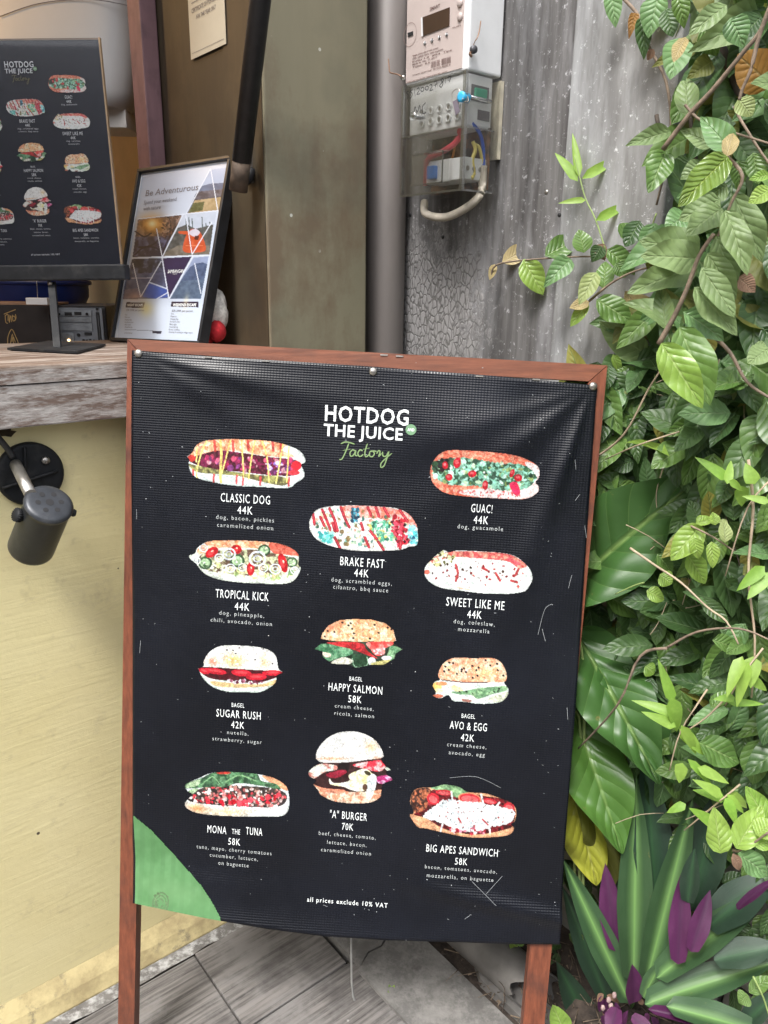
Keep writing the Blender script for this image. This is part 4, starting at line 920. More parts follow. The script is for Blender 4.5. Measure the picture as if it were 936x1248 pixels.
# awning strut and bracket
st = thing('awning_strut', W(.655, 1.16, 1.36), 'black awning strut rising from a wall bracket beside the poster', 'strut')
b0 = ona(291, 226, .640); b1 = ona(317.5, 0, .640); dd = unit(b1 - b0); b2 = b0 + dd * .75
MB().cyl(b0 + dd * .035, b2, .0150, seg=20).build('strut_tube', M['black'], st)
MB().cyl(b0 - dd * .008, b0 + dd * .045, .0145, seg=16).build('end_fitting', plain('rusty_fitting', (.10, .07, .05), .7, var=.5, nsc=60), st)
MB().tube([ona(289, 221, .640), ona(297, 221, .650), ona(303, 217, .662), ona(306, 208, .671)], .0078, 10, 3).build('hinge_arm', M['black'], st)
pb = ona(306, 205, .674)
MB().box(pb - UZ * .022 + N2 * .008, -N2 * .014, -D2 * .006, UZ * .055).build('wall_plate', M['silver'], st)
MB().lathe(pb - UZ * -.012 - D2 * .006, -D2, [(0, .006), (.004, .006), (.005, 0)], 8).build('bolt', M['silver'], st)

# certificate on the side panel
CE = Plane(ona(227, -30, .6725), -N2, UZ, .1, .2)
q = [CE.loc(x, y) for x, y in ((226, -24), (273, -52), (274, 51), (235, 75))]
wc = (q[1][0] + q[2][0]) / 2; x0 = (q[0][0] + q[3][0]) / 2; yb = (q[3][1] + q[2][1]) / 2; yt = yb - .17
cert = thing('certificate', CE.at(x0, yb), 'cream paper certificate with yellow lettering on the dark brown side panel', 'certificate')
ww = wc - x0
CE2 = Plane(CE.at(x0, yt, .0), -N2, UZ, ww, yb - yt)
MB().box(CE2.at(0, yb - yt, -.0003), CE2.r * ww, CE2.u * (yb - yt), CE2.n * .0006).build('paper', M['paper'], cert)
hh = yb - yt
mb = MB(); put_text(mb, CE2, '2017', ww / 2, hh - .112, ww * .32, .010, .0009, .01); put_text(mb, CE2, "TRAVELLERS'", ww / 2, hh - .094, ww * .8, .012, .0009, .03); mb.build('yellow_lettering', M['yink'], cert)
mb = MB(); put_text(mb, CE2, 'CERTIFICATE OF POPULARITY', ww * .50, hh - .070, ww * .80, .0068, .0009, .01); put_text(mb, CE2, 'FOR THE YEAR 2017', ww * .5, hh - .058, ww * .55, .0062, .0009, .01)
put_stroke(mb, CE2, [(ww * .1, hh - .081), (ww * .55, hh - .081)], .0009, .0009, 1)
put_stroke(mb, CE2, [(ww * .05, hh - .008), (ww * .96, hh - .008)], .0006, .0009, 1)
mb.build('lettering', M['greyink'], cert)

# ------------------------------------------------------------------ things on and behind the counter
def V(x): return np.array(x, float)
# menu board on a stand
BL = V((-.6866, 1.3303, 1.2161)); r_ = V((.9997, .0071, .0233)); u_ = V((-.0234, .0163, .9996))
MEN = Plane(BL + u_ * .3305, r_, u_, .2431, .3305)
stand = thing('menu_stand', onz(68, 424, CZ), 'small dark menu board on a black metal table stand with square foot', 'menu stand')
bd = MB().box(MEN.at(0, .3305, -.006), MEN.r * .2431, MEN.u * .3305, MEN.n * .0055).build('menu_board', streaky('dark_menu_card', (.018, .019, .027), (.028, .030, .040), scale=(3, 3, 3), rough=.25, bump=0), stand)
MB().box(MEN.at(.2431, .3305, -.0065), MEN.r * .0022, MEN.u * .3335, MEN.n * .0068).build('board_edge', plain('tan_board_edge', (.32, .22, .13), .6), stand)
MB().box(MEN.at(0, .0, -.0065), MEN.r * .2431, MEN.u * .0022, MEN.n * .0068).build('board_edge', plain('brown_board_edge', (.16, .12, .09), .6), stand)
kq = .393
ctl = MEN.loc(24, 84); q0 = SIGN.loc(447, 520)
def tos(s, t):
    return ctl[0] + (s - q0[0]) * kq * 1.09, ctl[1] + (t - q0[1]) * kq * .985
fade = plain('dull_white_print', (.55, .57, .60), .4, var=0, bump=0)  # duller white ink for the small menu's lettering
menu_print(MEN, tos, bd, 1.6, fade, plain('dull_gold_print', (.14, .13, .06), .5, bump=0), M['badge'], M['print_gloss'], kq, fade=.12)
MB().box(MEN.at(-.002, -.0005, .0035), MEN.r * .246, -MEN.u * .331, MEN.n * .002).build('clear_cover', M['glass'], bd)
MB().cham(MEN.at(-.012, .3555, -.012), MEN.r * .266, MEN.u * .0245, MEN.n * .028, .0025).build('tray', M['blacksteel'], stand)
pt = MEN.at(*MEN.loc(62, 343), 0); pb_ = onz(69, 423, CZ + .004)
px_ = unit(pb_ - pt)
MB().box(pt - V((.0055, 0, 0)), V((.0115, 0, 0)), V((0, .006, 0)), pb_ - pt).build('pole', M['blacksteel'], stand)
MB().lathe(pt + V((0, -.004, -.003)), V((0, -1, 0)), [(0, .004), (.002, .004), (.003, 0)], 10).build('screw', M['silver'], stand)
pp = [onz(x, y, CZ + .0005) for x, y in ((9, 426.5), (94, 431), (129, 421.5), (60, 417.5))]
MB().prism(pp, UZ * .0035).build('foot_plate', M['blacksteel'], stand)

# leaning framed poster
BLp = V((-.5123, 1.4446, 1.088)); rp_ = V((.8175, -.5754, .0253)); up_ = V((.157, .2649, .9514))
PO = Plane(BLp + up_ * .3194, rp_, up_, .2447, .3194)
pf = thing('framed_poster', BLp, 'black framed camping poster leaning against the dark side panel on the counter', 'poster')
FW = .0062
for nm, o_, ax, ay in (('frame_rail', (0, FW), PO.r * .2447, PO.u * FW), ('frame_rail', (0, .3194), PO.r * .2447, PO.u * FW), ('frame_rail', (0, .3194 - FW), PO.r * FW, PO.u * (.3194 - 2 * FW)), ('frame_rail', (.2447 - FW, .3194 - FW), PO.r * FW, PO.u * (.3194 - 2 * FW))):
    MB().cham(PO.at(o_[0], o_[1], -.018), ax, ay, PO.n * .021, .0012).build(nm, M['black'], pf)
MB().box(PO.at(FW, .3194 - FW, -.012), PO.r * (.2447 - 2 * FW), PO.u * (.3194 - 2 * FW), PO.n * .008).build('backing', M['white'], pf)
a = Art(-12, 120, 600, 1215, 3.0, 21)
cl2 = lambda x, y: PO.loc(150 + x / 4.625, 160 + y / 4.625)
ALL = [(-400, 60), (900, 60), (900, 1400), (-400, 1400)]
a = Art(-40, 110, 620, 1230, 2.6, 21)
a.blob(ALL, (206, 214, 226), .03, 200, base=True, sm=False)
k = np.clip((a.Y - 930) / 60, 0, 1)[..., None]; a.c = a.c * (1 - k) + V((222, 230, 240)) * k
k = np.clip((470 - a.Y) / 300, 0, 1)[..., None] * np.clip((460 - a.X) / 300, 0, 1)[..., None]; a.c = a.c * (1 - k) + V((160, 172, 194)) * k
def tri(P, c, **kw): a.blob(P, c, sm=False, **kw)
tri([(480, 212), (570, 200), (530, 440), (348, 458)], (176, 190, 214), amp=.05, sc=60)
tri([(432, 305), (480, 290), (560, 285), (530, 440), (348, 458), (400, 350)], (92, 110, 140), amp=.1, sc=30); tri([(415, 335), (560, 320), (545, 380), (385, 390)], (86, 84, 96), amp=.16, sc=16)
tri([(395, 385), (545, 365), (535, 440), (355, 458)], (176, 152, 112), amp=.12, sc=20); tri([(385, 400), (450, 392), (440, 440), (360, 456)], (92, 96, 60), amp=.1, sc=10)
tri([(75, 492), (322, 467), (210, 703), (44, 706)], (96, 98, 128), amp=.14, sc=26, c2=(66, 62, 78), csc=30)
tri([(78, 500), (322, 470), (270, 585), (60, 590)], (150, 124, 112), amp=.16, sc=26, c2=(90, 74, 70), csc=20)
a.ell(155, 520, 80, 60, (255, 170, 60), 0, soft=True, al=.95); a.ell(155, 517, 32, 28, (255, 244, 190), 0, soft=True, al=1)
for p in ([(60, 690), (110, 650), (180, 655), (215, 690)], [(250, 480), (262, 560), (230, 640), (215, 690)], [(262, 560), (300, 520)], [(60, 560), (110, 590), (150, 570)], [(200, 600), (150, 640), (80, 650)]): a.stroke(p, 9, (48, 40, 46), 4, .85)
a.dots(60, [(230, 470), (320, 468), (250, 620), (200, 560)], 4, 9, [(60, 44, 40), (110, 76, 60)])
tri([(332, 464), (520, 444), (478, 690), (214, 701)], (196, 204, 216), amp=.05, sc=40)
tri([(300, 540), (350, 520), (400, 545), (500, 520), (478, 690), (214, 701)], (84, 86, 84), amp=.14, sc=20); tri([(226, 680), (300, 640), (480, 640), (478, 690), (214, 701)], (120, 112, 100), amp=.1, sc=14)
for x in (350, 366, 384, 440, 462, 484): a.stroke([(x, 560), (x - 4, 480 + (x * 7) % 40)], 6, (70, 86, 84), 1, .8)
a.blob([(330, 670), (340, 600), (365, 555), (400, 545), (430, 570), (450, 620), (455, 668), (390, 680)], (206, 88, 52), .08, 20); a.blob([(365, 560), (400, 546), (425, 566), (400, 590), (372, 580)], (214, 206, 216), .03); tri([(396, 585), (420, 585), (416, 608), (392, 606)], (90, 40, 40)); a.stroke([(345, 640), (440, 640)], 3, (236, 150, 110)); a.blob([(305, 560), (360, 560), (350, 576), (310, 572)], (206, 84, 44), .05)
tri([(42, 716), (208, 711), (244, 938), (-10, 944), (0, 860)], (82, 88, 116), amp=.14, sc=30); tri([(42, 716), (208, 711), (218, 790), (34, 800)], (92, 98, 124), amp=.18, sc=22, c2=(54, 58, 72))
tri([(100, 930), (140, 852), (238, 880), (244, 930), (180, 942)], (64, 92, 168), amp=.05, sc=30); a.stroke([(140, 848), (238, 884)], 7, (214, 222, 236)); a.stroke([(40, 825), (155, 822)], 6, (170, 170, 184)); tri([(0, 890), (80, 880), (100, 930), (-10, 944)], (120, 110, 130), amp=.1)
tri([(215, 712), (378, 702), (250, 934)], (46, 36, 74), amp=.02)
tri([(388, 708), (474, 700), (430, 940), (256, 940)], (150, 162, 190), amp=.06, sc=30); tri([(370, 760), (400, 742), (440, 735), (466, 745), (430, 940), (256, 940), (330, 815)], (76, 92, 122), amp=.12, sc=20); tri([(320, 840), (448, 830), (430, 940), (258, 938)], (88, 106, 128), amp=.1, sc=14)
for p in ([(485, 205), (525, 440)], [(180, 545), (212, 705)], [(212, 705), (330, 465)], [(345, 470), (380, 690)], [(380, 690), (490, 510)], [(348, 458), (482, 210)], [(210, 708), (250, 938)], [(252, 938), (385, 700)], [(395, 740), (430, 910)], [(46, 740), (90, 930)], [(90, 930), (205, 730)], [(75, 490), (525, 442)], [(42, 709), (480, 694)], [(180, 942), (244, 905)]): a.stroke(p, 5, (232, 236, 244), 1)
for x, y in ((10, 960), (265, 955)): tri([(x, y), (x + (104 if x < 100 else 152), y + 1), (x + (96 if x < 100 else 150), y + 34), (x - 6, y + 30)], (58, 48, 66))
tri([(158, 1122), (208, 1124), (206, 1138), (155, 1136)], (54, 56, 76)); a.stroke([(0, 1115), (160, 1121)], 2.5, (90, 90, 110), 1)
a.ell(120, 995, 44, 50, (255, 236, 160), 0, soft=True, al=.8); a.ell(345, 960, 16, 50, (255, 240, 190), 0.2, soft=True, al=.5); a.ell(60, 930, 60, 30, (255, 200, 160), 0, soft=True, al=.5)  # soft warm spots painted into the print as lamp glare on its glass
lo_ = lambda v, h: min(max(v, h[0]), h[1])
def ppl(x, y):
    s_, t_ = cl2(x, y); return PO.at(lo_(s_, (FW + .003, .2447 - FW - .004)), lo_(t_, (FW + .003, .3194 - FW - .001)), -.0035)
pr = a.mesh('poster_print', ppl, pf, vcol('poster_print_behind_gloss', .35, .5, coat=.9), hue=(.66, .70, .76))
mb = MB()
def ptx(mb, tx, cx, cy, wd, hg, bold=0.0, low=False, rot=0.0, sp=1.0, lift=-.0030):
    s0, t0 = cl2(cx, cy); s1, _t = cl2(cx + wd / 2, cy); s2, _t2 = cl2(cx - wd / 2, cy)
    w_ = abs(s1 - s2); _s, ta = cl2(cx, cy + hg / 2); _s, tb = cl2(cx, cy - hg / 2)
    put_text(mb, PO, tx, s0, t0, w_, ta - tb, lift, bold, sp, low, rot=rot)
ptx(mb, 'Be Adventurous', 265, 326, 290, 36, .006); ptx(mb, 'Spend your weekend', 200, 390, 180, 17, .0, True); ptx(mb, 'with nature', 155, 430, 96, 17, .0, True)
for i, tx in enumerate(('IDR 750K per person',)): ptx(mb, tx, 60, 1006, 100, 9, 0, True); ptx(mb, 'IDR 200K per person', 326, 1010, 118, 10, 0, True)
for i, tx in enumerate(('Tent', 'Mattress', 'Sleeping Bag', 'Breakfast & dinner', 'BBQ night', 'Waterfall trip', 'Free coffee', 'Camping & trekking in village region')):
    wd = (16, 34, 46, 58, 40, 50, 62, 136)[i]
    if i < 6: ptx(mb, tx, 2 + wd * .42, 1032 + i * 14, wd * .85, 6, 0, True)
    ptx(mb, tx, 262 - i * 2 + wd / 2, 1026 + i * 15, wd, 6.5, 0, True)
ptx(mb, 'pulaucamp', 22, 1134, 44, 6, 0, True)
mb.build('lettering', M['greyink'], pf)
mb = MB(); ptx(mb, 'SAMBANGAN', 290, 785, 90, 20, .0); ptx(mb, 'CAMP', 285, 801, 24, 5); ptx(mb, 'NIGHT ESCAPE', 60, 976, 86, 14, .02); ptx(mb, 'WEEKEND ESCAPE', 338, 975, 132, 16, .02); mb.build('lettering', M['white_ink'], pf)

# plush toy squeezed behind the poster
pl_ = onz(262, 417, CZ); pl_ = W(.636, 1.262, CZ)
toy = thing('plush_toy', pl_, 'white and red plush toy tucked behind the framed poster', 'toy')
def lump(p, rx, ry, rz, m, name, parent, seed=0, amp=.12, fr=5, ax=None, seg=26, ringn=16):
    vs = []; fs = []
    for j in range(ringn + 1):
        th = math.pi * j / ringn
        for i in range(seg):
            ph = 2 * math.pi * i / seg; d = V((math.sin(th) * math.cos(ph), math.sin(th) * math.sin(ph), math.cos(th)))
            n_ = vnoise(np.array([d[0] * fr + seed + 20]), np.array([d[1] * fr + d[2] * fr * 1.3 + 40]), 4)[0] - .5
            q = d * (1 + amp * n_ * 2); vs.append(p + V((q[0] * rx, q[1] * ry, q[2] * rz)))
    for j in range(ringn):
        for i in range(seg): fs.append((j * seg + i, (j + 1) * seg + i, (j + 1) * seg + (i + 1) % seg, j * seg + (i + 1) % seg))
    return MB().add(vs, fs, True).build(name, m, parent)
lump(pl_ + V((.004, -.01, .058)), .028, .022, .042, M['fur'], 'body', toy, 2, .22)
# the fluffy top narrows to a point
lump(pl_ + V((-.008, 0, .088)), .016, .014, .028, M['fur'], 'tail', toy, 4, .25)
lump(pl_ + V((.014, -.022, .026)), .017, .018, .019, M['red'], 'foot', toy, 6, .10); lump(pl_ + V((-.012, -.018, .012)), .020, .016, .012, M['red'], 'foot', toy, 9, .10)

# computer case, carton, white card, blue tub
zs = 1.0
pcL = ond(60, 372, 1.72); pcR = ond(128, 372, 1.72)
pr_ = unit((pcR - pcL) * V((1, 1, 0))); pw = np.linalg.norm((pcR - pcL)[:2]); pz = pcL[2]
PC = Plane(V((pcL[0], pcL[1], pz)), pr_, UZ, pw, pz - zs)
pc = thing('computer_case', PC.at(pw / 2, pz - zs), 'black computer case showing its grey back with slots and round ports', 'computer')
H_ = pz - zs
MB().cham(PC.at(0, H_, -.20), PC.r * pw, PC.u * H_, PC.n * .198, .006, 3).build('case', M['black'], pc)
MB().box(PC.at(.004, H_ - .004, -.002), PC.r * (pw - .012), PC.u * (H_ - .009), PC.n * .003).build('back_panel', M['grey_metal'], pc)
cx3 = lambda x, y: PC.loc(x / 6.24, 330 + y / 6.24)
def pcbox(name, x0, y0, x1, y1, m, d0=.001, d1=.003):
    a0, b0_ = cx3(x0, y0); a1, b1_ = cx3(x1, y1); MB().box(PC.at(a0, b1_, d0), PC.r * (a1 - a0), PC.u * (b1_ - b0_), PC.n * (d1 - d0)).build(name, m, pc)
lg = plain('light_grey_metal', (.33, .36, .39), .4, metal=.2)
pcbox('drive_bay', 440, 298, 700, 345, lg); pcbox('drive_bay', 440, 350, 700, 390, lg); pcbox('drive_bay', 440, 397, 706, 455, lg); pcbox('port_panel', 450, 470, 575, 585, lg); pcbox('port_panel', 580, 512, 735, 600, M['grey_metal'], .001, .0025)
pcbox('vent', 495, 315, 552, 340, M['ink'], .003, .0036); pcbox('vent', 568, 312, 624, 337, M['ink'], .003, .0036); pcbox('side_slot', 730, 315, 780, 585, M['ink'], .001, .0022); pcbox('side_bar', 750, 335, 770, 570, lg, .0022, .004)
pcbox('socket', 645, 468, 700, 490, M['ink'], .001, .0032)
for x, y, rr_ in ((600, 488, 12), (740, 290, 9), (455, 328, 9), (665, 328, 10)) + tuple((640 + i * 26, 528 + j * 24 + (i % 2) * 4, 10) for i in range(4) for j in range(2)):
    a0, b0_ = cx3(x, y); P = PC.at(a0, b0_, .001); MB().cyl(P, P + PC.n * .0032, rr_ / 6.24 / 930 * 1.75, seg=12).build('round_port', M['ink'], pc)
for k in range(6): pcbox('clip', 362 + (k % 2) * 8, 262 + k * 48, 384, 280 + k * 48, M['white'], .001, .004)
a0, b0_ = cx3(528, 527); P = PC.at(a0, b0_, .003)
lampm = NT('small_amber_light'); lampm.fin((.9, .6, .3), .3); lampm.b.inputs['Emission Color'].default_value = (1, .62, .28, 1); lampm.b.inputs['Emission Strength'].default_value = 3
MB().cyl(P, P + PC.n * .002, .0026, seg=10).build('status_light', lampm.m, pc)
cbR = ond(57, 371, 1.66); cbz = cbR[2]
cart = thing('gift_box', V((cbR[0] - .12, cbR[1] + .03, zs)), 'black box with a gold scribble emblem beside the computer case', 'box')
CB = Plane(cbR - V((.25, 0, 0)), V((1, 0.04, 0)), UZ, .25, .12)
MB().cham(CB.at(0, cbz - zs, -.12), CB.r * .25, CB.u * (cbz - zs - .002), CB.n * .12, .002).build('box_body', plain('black_box_card', (.018, .013, .012), .5, var=.3), cart)
MB().box(CB.at(0, .002, -.12), CB.r * .251, CB.u * .004, CB.n * .122).build('lid_edge', plain('brown_box_lid', (.28, .17, .11), .6), cart)
mb = MB(); c6 = lambda x, y: CB.loc(x / 6.24, 330 + y / 6.24)
for p in ([(40, 340), (45, 390), (60, 400)], [(38, 345), (60, 330), (62, 380)], [(70, 335), (72, 395), (82, 340), (90, 390)], [(95, 335), (100, 380), (118, 372), (110, 345), (96, 350)], [(30, 330), (80, 310), (120, 295)], [(110, 380), (122, 360), (118, 330)],
          [(60, 560), (62, 500), (90, 445), (120, 500), (140, 560), (100, 572), (60, 560)], [(80, 560), (95, 480), (105, 560)], [(92, 540), (100, 500), (118, 545)]):
    put_stroke(mb, CB, [c6(x, y) for x, y in p], .0016, .0006)
mb.build('gold_emblem', M['gold'], cart)
wc_ = ond(44, 369, 1.62); cd = thing('price_card_holder', wc_, 'small white card holder standing on the black box', 'card holder')
MB().cham(wc_ + V((-.022, 0, -.004)), V((.046, 0, 0)), V((0, .02, 0)), V((0, 0, .014)), .0015).build('base', M['white'], cd)
MB().cyl(wc_ + V((0, .01, .01)), wc_ + V((.003, .01, .06)), .0008, seg=6).build('wire_stem', M['silver'], cd)
tb = ond(20, 352, 1.95); tub = thing('blue_tub', tb - UZ * .03, 'dark blue rounded plastic tub behind the menu stand', 'tub')
rb = []
for h, r1 in ((-.055, .10), (-.05, .125), (-.02, .142), (.06, .146), (.12, .14), (.125, .12)): rb.append([tb + V((math.cos(t_) * r1 * 1.0, math.sin(t_) * r1 * .7 + .1, h)) for t_ in np.linspace(0, 2 * math.pi, 33)[:-1]])
MB().loft(rb).build('tub_body', M['blue'], tub)
MB().loft([[tb + V((math.cos(t_) * r1, math.sin(t_) * r1 * .7 + .1, h)) for t_ in np.linspace(0, 2 * math.pi, 33)[:-1]] for h, r1 in ((.010, .147), (.012, .152), (.02, .152), (.022, .147))], cap=False).build('rim', M['blue'], tub)
MB().box(tb + V((-.1, .02, -.12)), V((.2, 0, 0)), V((0, .16, 0)), V((0, 0, .064))).build('tub_stand', M['black'], tub)
# beige cooker hood / machine housing, top left
hc = ond(60, 60, 1.5)
hd = thing('extractor_hood', hc, 'large rounded beige metal housing hanging above the menu board', 'hood')
def hx(x, y, D=1.42): return ond(x, y, D)
prof = [(-60, 167), (-20, 166), (20, 165), (50, 163), (80, 159), (105, 153), (126, 145)]
ringsH = []
for y, xr in prof:
    R_ = hx(xr, y); L_ = hx(-120, y); pts = []
    z = R_[2]; wdt = R_[0] - L_[0]; cxm = (R_[0] + L_[0]) / 2
    for t_ in np.linspace(0, 2 * math.pi, 49)[:-1]:
        c_, s_ = math.cos(t_), math.sin(t_); pts.append(V((cxm + wdt / 2 * math.copysign(abs(c_) ** .42, c_), R_[1] + .16 + .16 * math.copysign(abs(s_) ** .42, s_), z)))
    ringsH.append(pts)
MB().loft(ringsH).build('housing', M['hood'], hd)
P = hx(130, 128, 1.46); Q = hx(150, 153, 1.46)
MB().cham(V((hx(90, 128, 1.46)[0], P[1] + .01, Q[2])), V((Q[0] - hx(90, 128, 1.46)[0], 0, 0)), V((0, .1, 0)), V((0, 0, P[2] - Q[2])), .002).build('foot', M['hood2'], hd)
MB().tube([hx(0, 20, 1.418), hx(40, 6, 1.418), hx(80, 0, 1.418), hx(120, 0, 1.418), hx(163, 8, 1.418)], .0008, 5, 4).build('panel_seam', M['greyink'], hd)
# warm bulb over the counter: the orange glow on the housing and in the poster glass
wb = thing('warm_bulb', V((-.98, 1.50, 1.86)), 'warm light bulb hanging inside the kiosk', 'bulb')
MB().lathe(V((-.98, 1.50, 1.80)), UZ, [(0, .001), (.004, .018), (.02, .03), (.04, .03), (.065, .016), (.09, .014)], 16).build('glass_bulb', None, wb)
bm_ = NT('glowing_bulb'); bm_.fin((1, .8, .5), .3); bm_.b.inputs['Emission Color'].default_value = (1, .62, .28, 1); bm_.b.inputs['Emission Strength'].default_value = 60
wb.children[0].data.materials.append(bm_.m)
MB().cyl(V((-.98, 1.50, 1.89)), V((-.98, 1.50, 2.46)), .003, seg=6).build('cord', M['black'], wb)

# ------------------------------------------------------------------ adjustable spot lamp on the yellow wall
sp = thing('wall_spotlight', W(0, 0, 0) + onc(38, 578, 1.13), 'black adjustable wall spotlight pointing down below the counter', 'wall lamp')
pc0 = onc(36, 577, 1.1295)
MB().lathe(pc0, -N2, [(0, .0455), (.006, .0455), (.009, .043), (.0095, .040), (.010, 0)], 40).build('wall_plate', M['blacksteel'], sp)
for x0, y0, x1, y1 in ((3, 595, 70, 574), (30, 545, 31, 573)):
    A0, A1 = onc(x0, y0, 1.117), onc(x1, y1, 1.117)
    MB().tube([A0, (A0 + A1) / 2 - N2 * .001, A1], .0022, 6, 3).build('plate_rib', M['blacksteel'], sp)
pscr = onc(55.5, 561, 1.119); MB().lathe(pscr, -N2, [(0, .0058), (.002, .0058), (.004, .004), (.005, .0)], 14).build('screw', M['silver'], sp)
capc = onc(60.5, 612.5, 1.017)
vd = unit(capc - CAM); sdn = CM @ V((-.38, -.93, 0)); sdn = unit(sdn - vd * (sdn @ vd)); axb = unit(vd * .77 + sdn * .64)
MB().lathe(capc, axb, [(.0, .0), (.0002, .026), (.002, .0292), (.006, .0305), (.0065, .0295), (.012, .0295), (.10, .0305), (.104, .0305), (.105, .029), (.104, .027), (.05, .026)], 40).build('lamp_barrel', M['dkbarrel'], sp)
MB().lathe(capc, axb, [(-.0008, 0), (-.0008, .0235), (.0004, .0275), (.0012, .0285), (.004, .0311), (.0062, .0311), (.0066, .0300)], 40).build('lamp_cap', M['cap'], sp)
e1 = unit(np.cross(axb, UZ)); e2 = np.cross(axb, e1)
MB().cyl(capc - axb * .0012, capc + axb * .001, .0052, seg=16).build('cap_hole', M['ink'], sp)
for k in range(6):
    t_ = k * math.pi / 3 + .25; q = capc + (e1 * math.cos(t_) + e2 * math.sin(t_)) * .0145
    MB().cyl(q - axb * .0012, q + axb * .001, .0036, seg=12).build('cap_hole', M['ink'], sp)
a0 = onc(19, 566, 1.115); a1 = onc(37.5, 603, 1.030) 
MB().cyl(a0, a1, .0078, seg=18).build('arm', M['silver'], sp)
sl_ = a1 + (a0 - a1) * .18
MB().box(sl_ - N2 * .009 + V((-.003, 0, -.004)), V((.006, 0, 0)), N2 * .003, V((0, 0, .009))).build('arm_slot', M['ink'], sp)
kd = unit(CM @ V((-1, -.15, 0)) - axb * ((CM @ V((-1, -.15, 0))) @ axb)); kd = unit(kd + (-vd) * .6)
kp = capc + axb * .040 + kd * .029
mb = MB(); mb.lathe(kp, kd, [(0, .005), (.003, .0085), (.010, .0085), (.0115, .007), (.0116, 0)], 18)
for k in range(18):
    t_ = k * math.pi / 9; f1 = unit(np.cross(kd, UZ)); f2 = np.cross(kd, f1); q = kp + (f1 * math.cos(t_) + f2 * math.sin(t_)) * .0085
    mb.cyl(q + kd * .003, q + kd * .0105, .0009, seg=5)
mb.build('knurled_knob', M['blacksteel'], sp)
q = capc + axb * .050 + kd * .0293; MB().box(q - e2 * .0 - kd * .001 + axb * .006, axb * .020, unit(np.cross(axb, kd)) * .004, kd * .0016).build('slot', M['ink'], sp)
k2 = unit(CM @ V((1, .0, .3))); k2 = unit(k2 - axb * (k2 @ axb)); q = capc + axb * .012 + k2 * .029
MB().lathe(q, k2, [(0, .004), (.004, .0055), (.007, .004), (.0072, 0)], 12).build('side_knob', M['blacksteel'], sp)
cb = thing('lamp_cable', onc(5, 545, 1.12), 'black cable entering the wall behind the spotlight', 'cable')
MB().tube([onc(-30, 505, 1.12), onc(-12, 522, 1.115), onc(0, 536, 1.115), onc(10, 548, 1.118), onc(16, 558, 1.118)], .0045, 8, 3).build('cable_run', M['black'], cb)
M['stain'] = plain('dark_wall_hole', (.05, .035, .02), .95, var=.4, nsc=200)
hole = []
rr = random.Random(2)
hc0 = onc(7, 527, 1.1292)
hole = [hc0 + D2 * math.cos(t_) * .012 * rr.uniform(.6, 1.2) + UZ * math.sin(t_) * .008 * rr.uniform(.6, 1.2) for t_ in np.linspace(0, 6.28, 15)[:-1]]
MB().add(hole, [tuple(range(14))]).build('cable_hole', M['stain'], kiosk)

# ------------------------------------------------------------------ weathered boards and block wall on the right
bw = thing('board_wall', W(.988, 1.154, 1.0), 'tall weathered grey boards with crackled paint behind the electricity meter', 'board wall')
MB().box(W(.988, .786, .99), D2 * .02, N2 * .46, UZ * 1.35).build('board', M['boardA'], bw, label='dark weathered board with crackled grey paint')
MB().cham(W(.979, .612, .985), D2 * .022, N2 * .172, UZ * 1.36, .003).build('board', M['boardB'], bw, label='paler scuffed board beside the vines')
for x, y in ((540, 289), (666, 234), (682, 262), (500, 262)):
    P = ona(x, y, .9795 if x > 675 else .988); MB().lathe(P, -D2, [(0, .0035), (.001, .0032), (.0012, 0)], 10).build('nail_head', M['ink'] if x != 666 else M['silver'], bw)
blk = thing('block_wall', W(1.0, .4, 0), 'low mossy concrete block wall behind the creepers', 'wall')
mb = MB()
MB().box(W(1.02, -1.6, -.05), D2 * .08, N2 * 2.8, UZ * 1.04).build('mortar_core', M['soil'], blk)
for row in range(5):
    z0 = -.02 + row * .2; off = .2 * (row % 2)
    for k in range(8):
        c0 = 1.2 - .4 * k + off - .03
        MB().cham(W(1.0, c0 - .392, z0), D2 * .08, N2 * .392, UZ * .192, .004).build('concrete_block', M['block'], blk)

# half buried grey pipe
gp = thing('drain_pipe', onz(600, 1180, 0), 'open ended grey plastic pipe lying on the soil behind the sign', 'pipe')
pe = onz(652, 1206, .042); ps = W(D2 @ pe - .012, 1.08, .042)
axp = unit(ps - pe); seg = 30; ro, ri = .038, .035; mb = MB()
R0 = mb.ring(pe, axp, ro, seg); R0 = [p + axp * (.010 * math.sin(k * .9) + .018 * math.cos(k * 2 * math.pi / seg)) for k, p in enumerate(R0)]
mb.loft([R0, mb.ring(pe + axp * .04, axp, ro, seg), mb.ring(ps, axp, ro, seg)], False); mb.build('pipe_wall', M['pvc'], gp)
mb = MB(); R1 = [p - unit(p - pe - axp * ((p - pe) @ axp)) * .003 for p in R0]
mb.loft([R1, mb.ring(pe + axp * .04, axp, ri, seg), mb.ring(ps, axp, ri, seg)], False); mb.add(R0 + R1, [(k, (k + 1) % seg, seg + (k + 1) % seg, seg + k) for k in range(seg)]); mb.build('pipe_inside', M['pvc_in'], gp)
sto = thing('broken_slab', W(.84, .62, 0), 'broken grey slab lying between kerb and pipe', 'slab')
MB().prism([W(.812, .50, -.01), W(.812, .70, -.01), W(.833, .735, -.01), W(.862, .70, -.01), W(.87, .55, -.01)], UZ * .028).build('slab_piece', M['pvc'], sto)

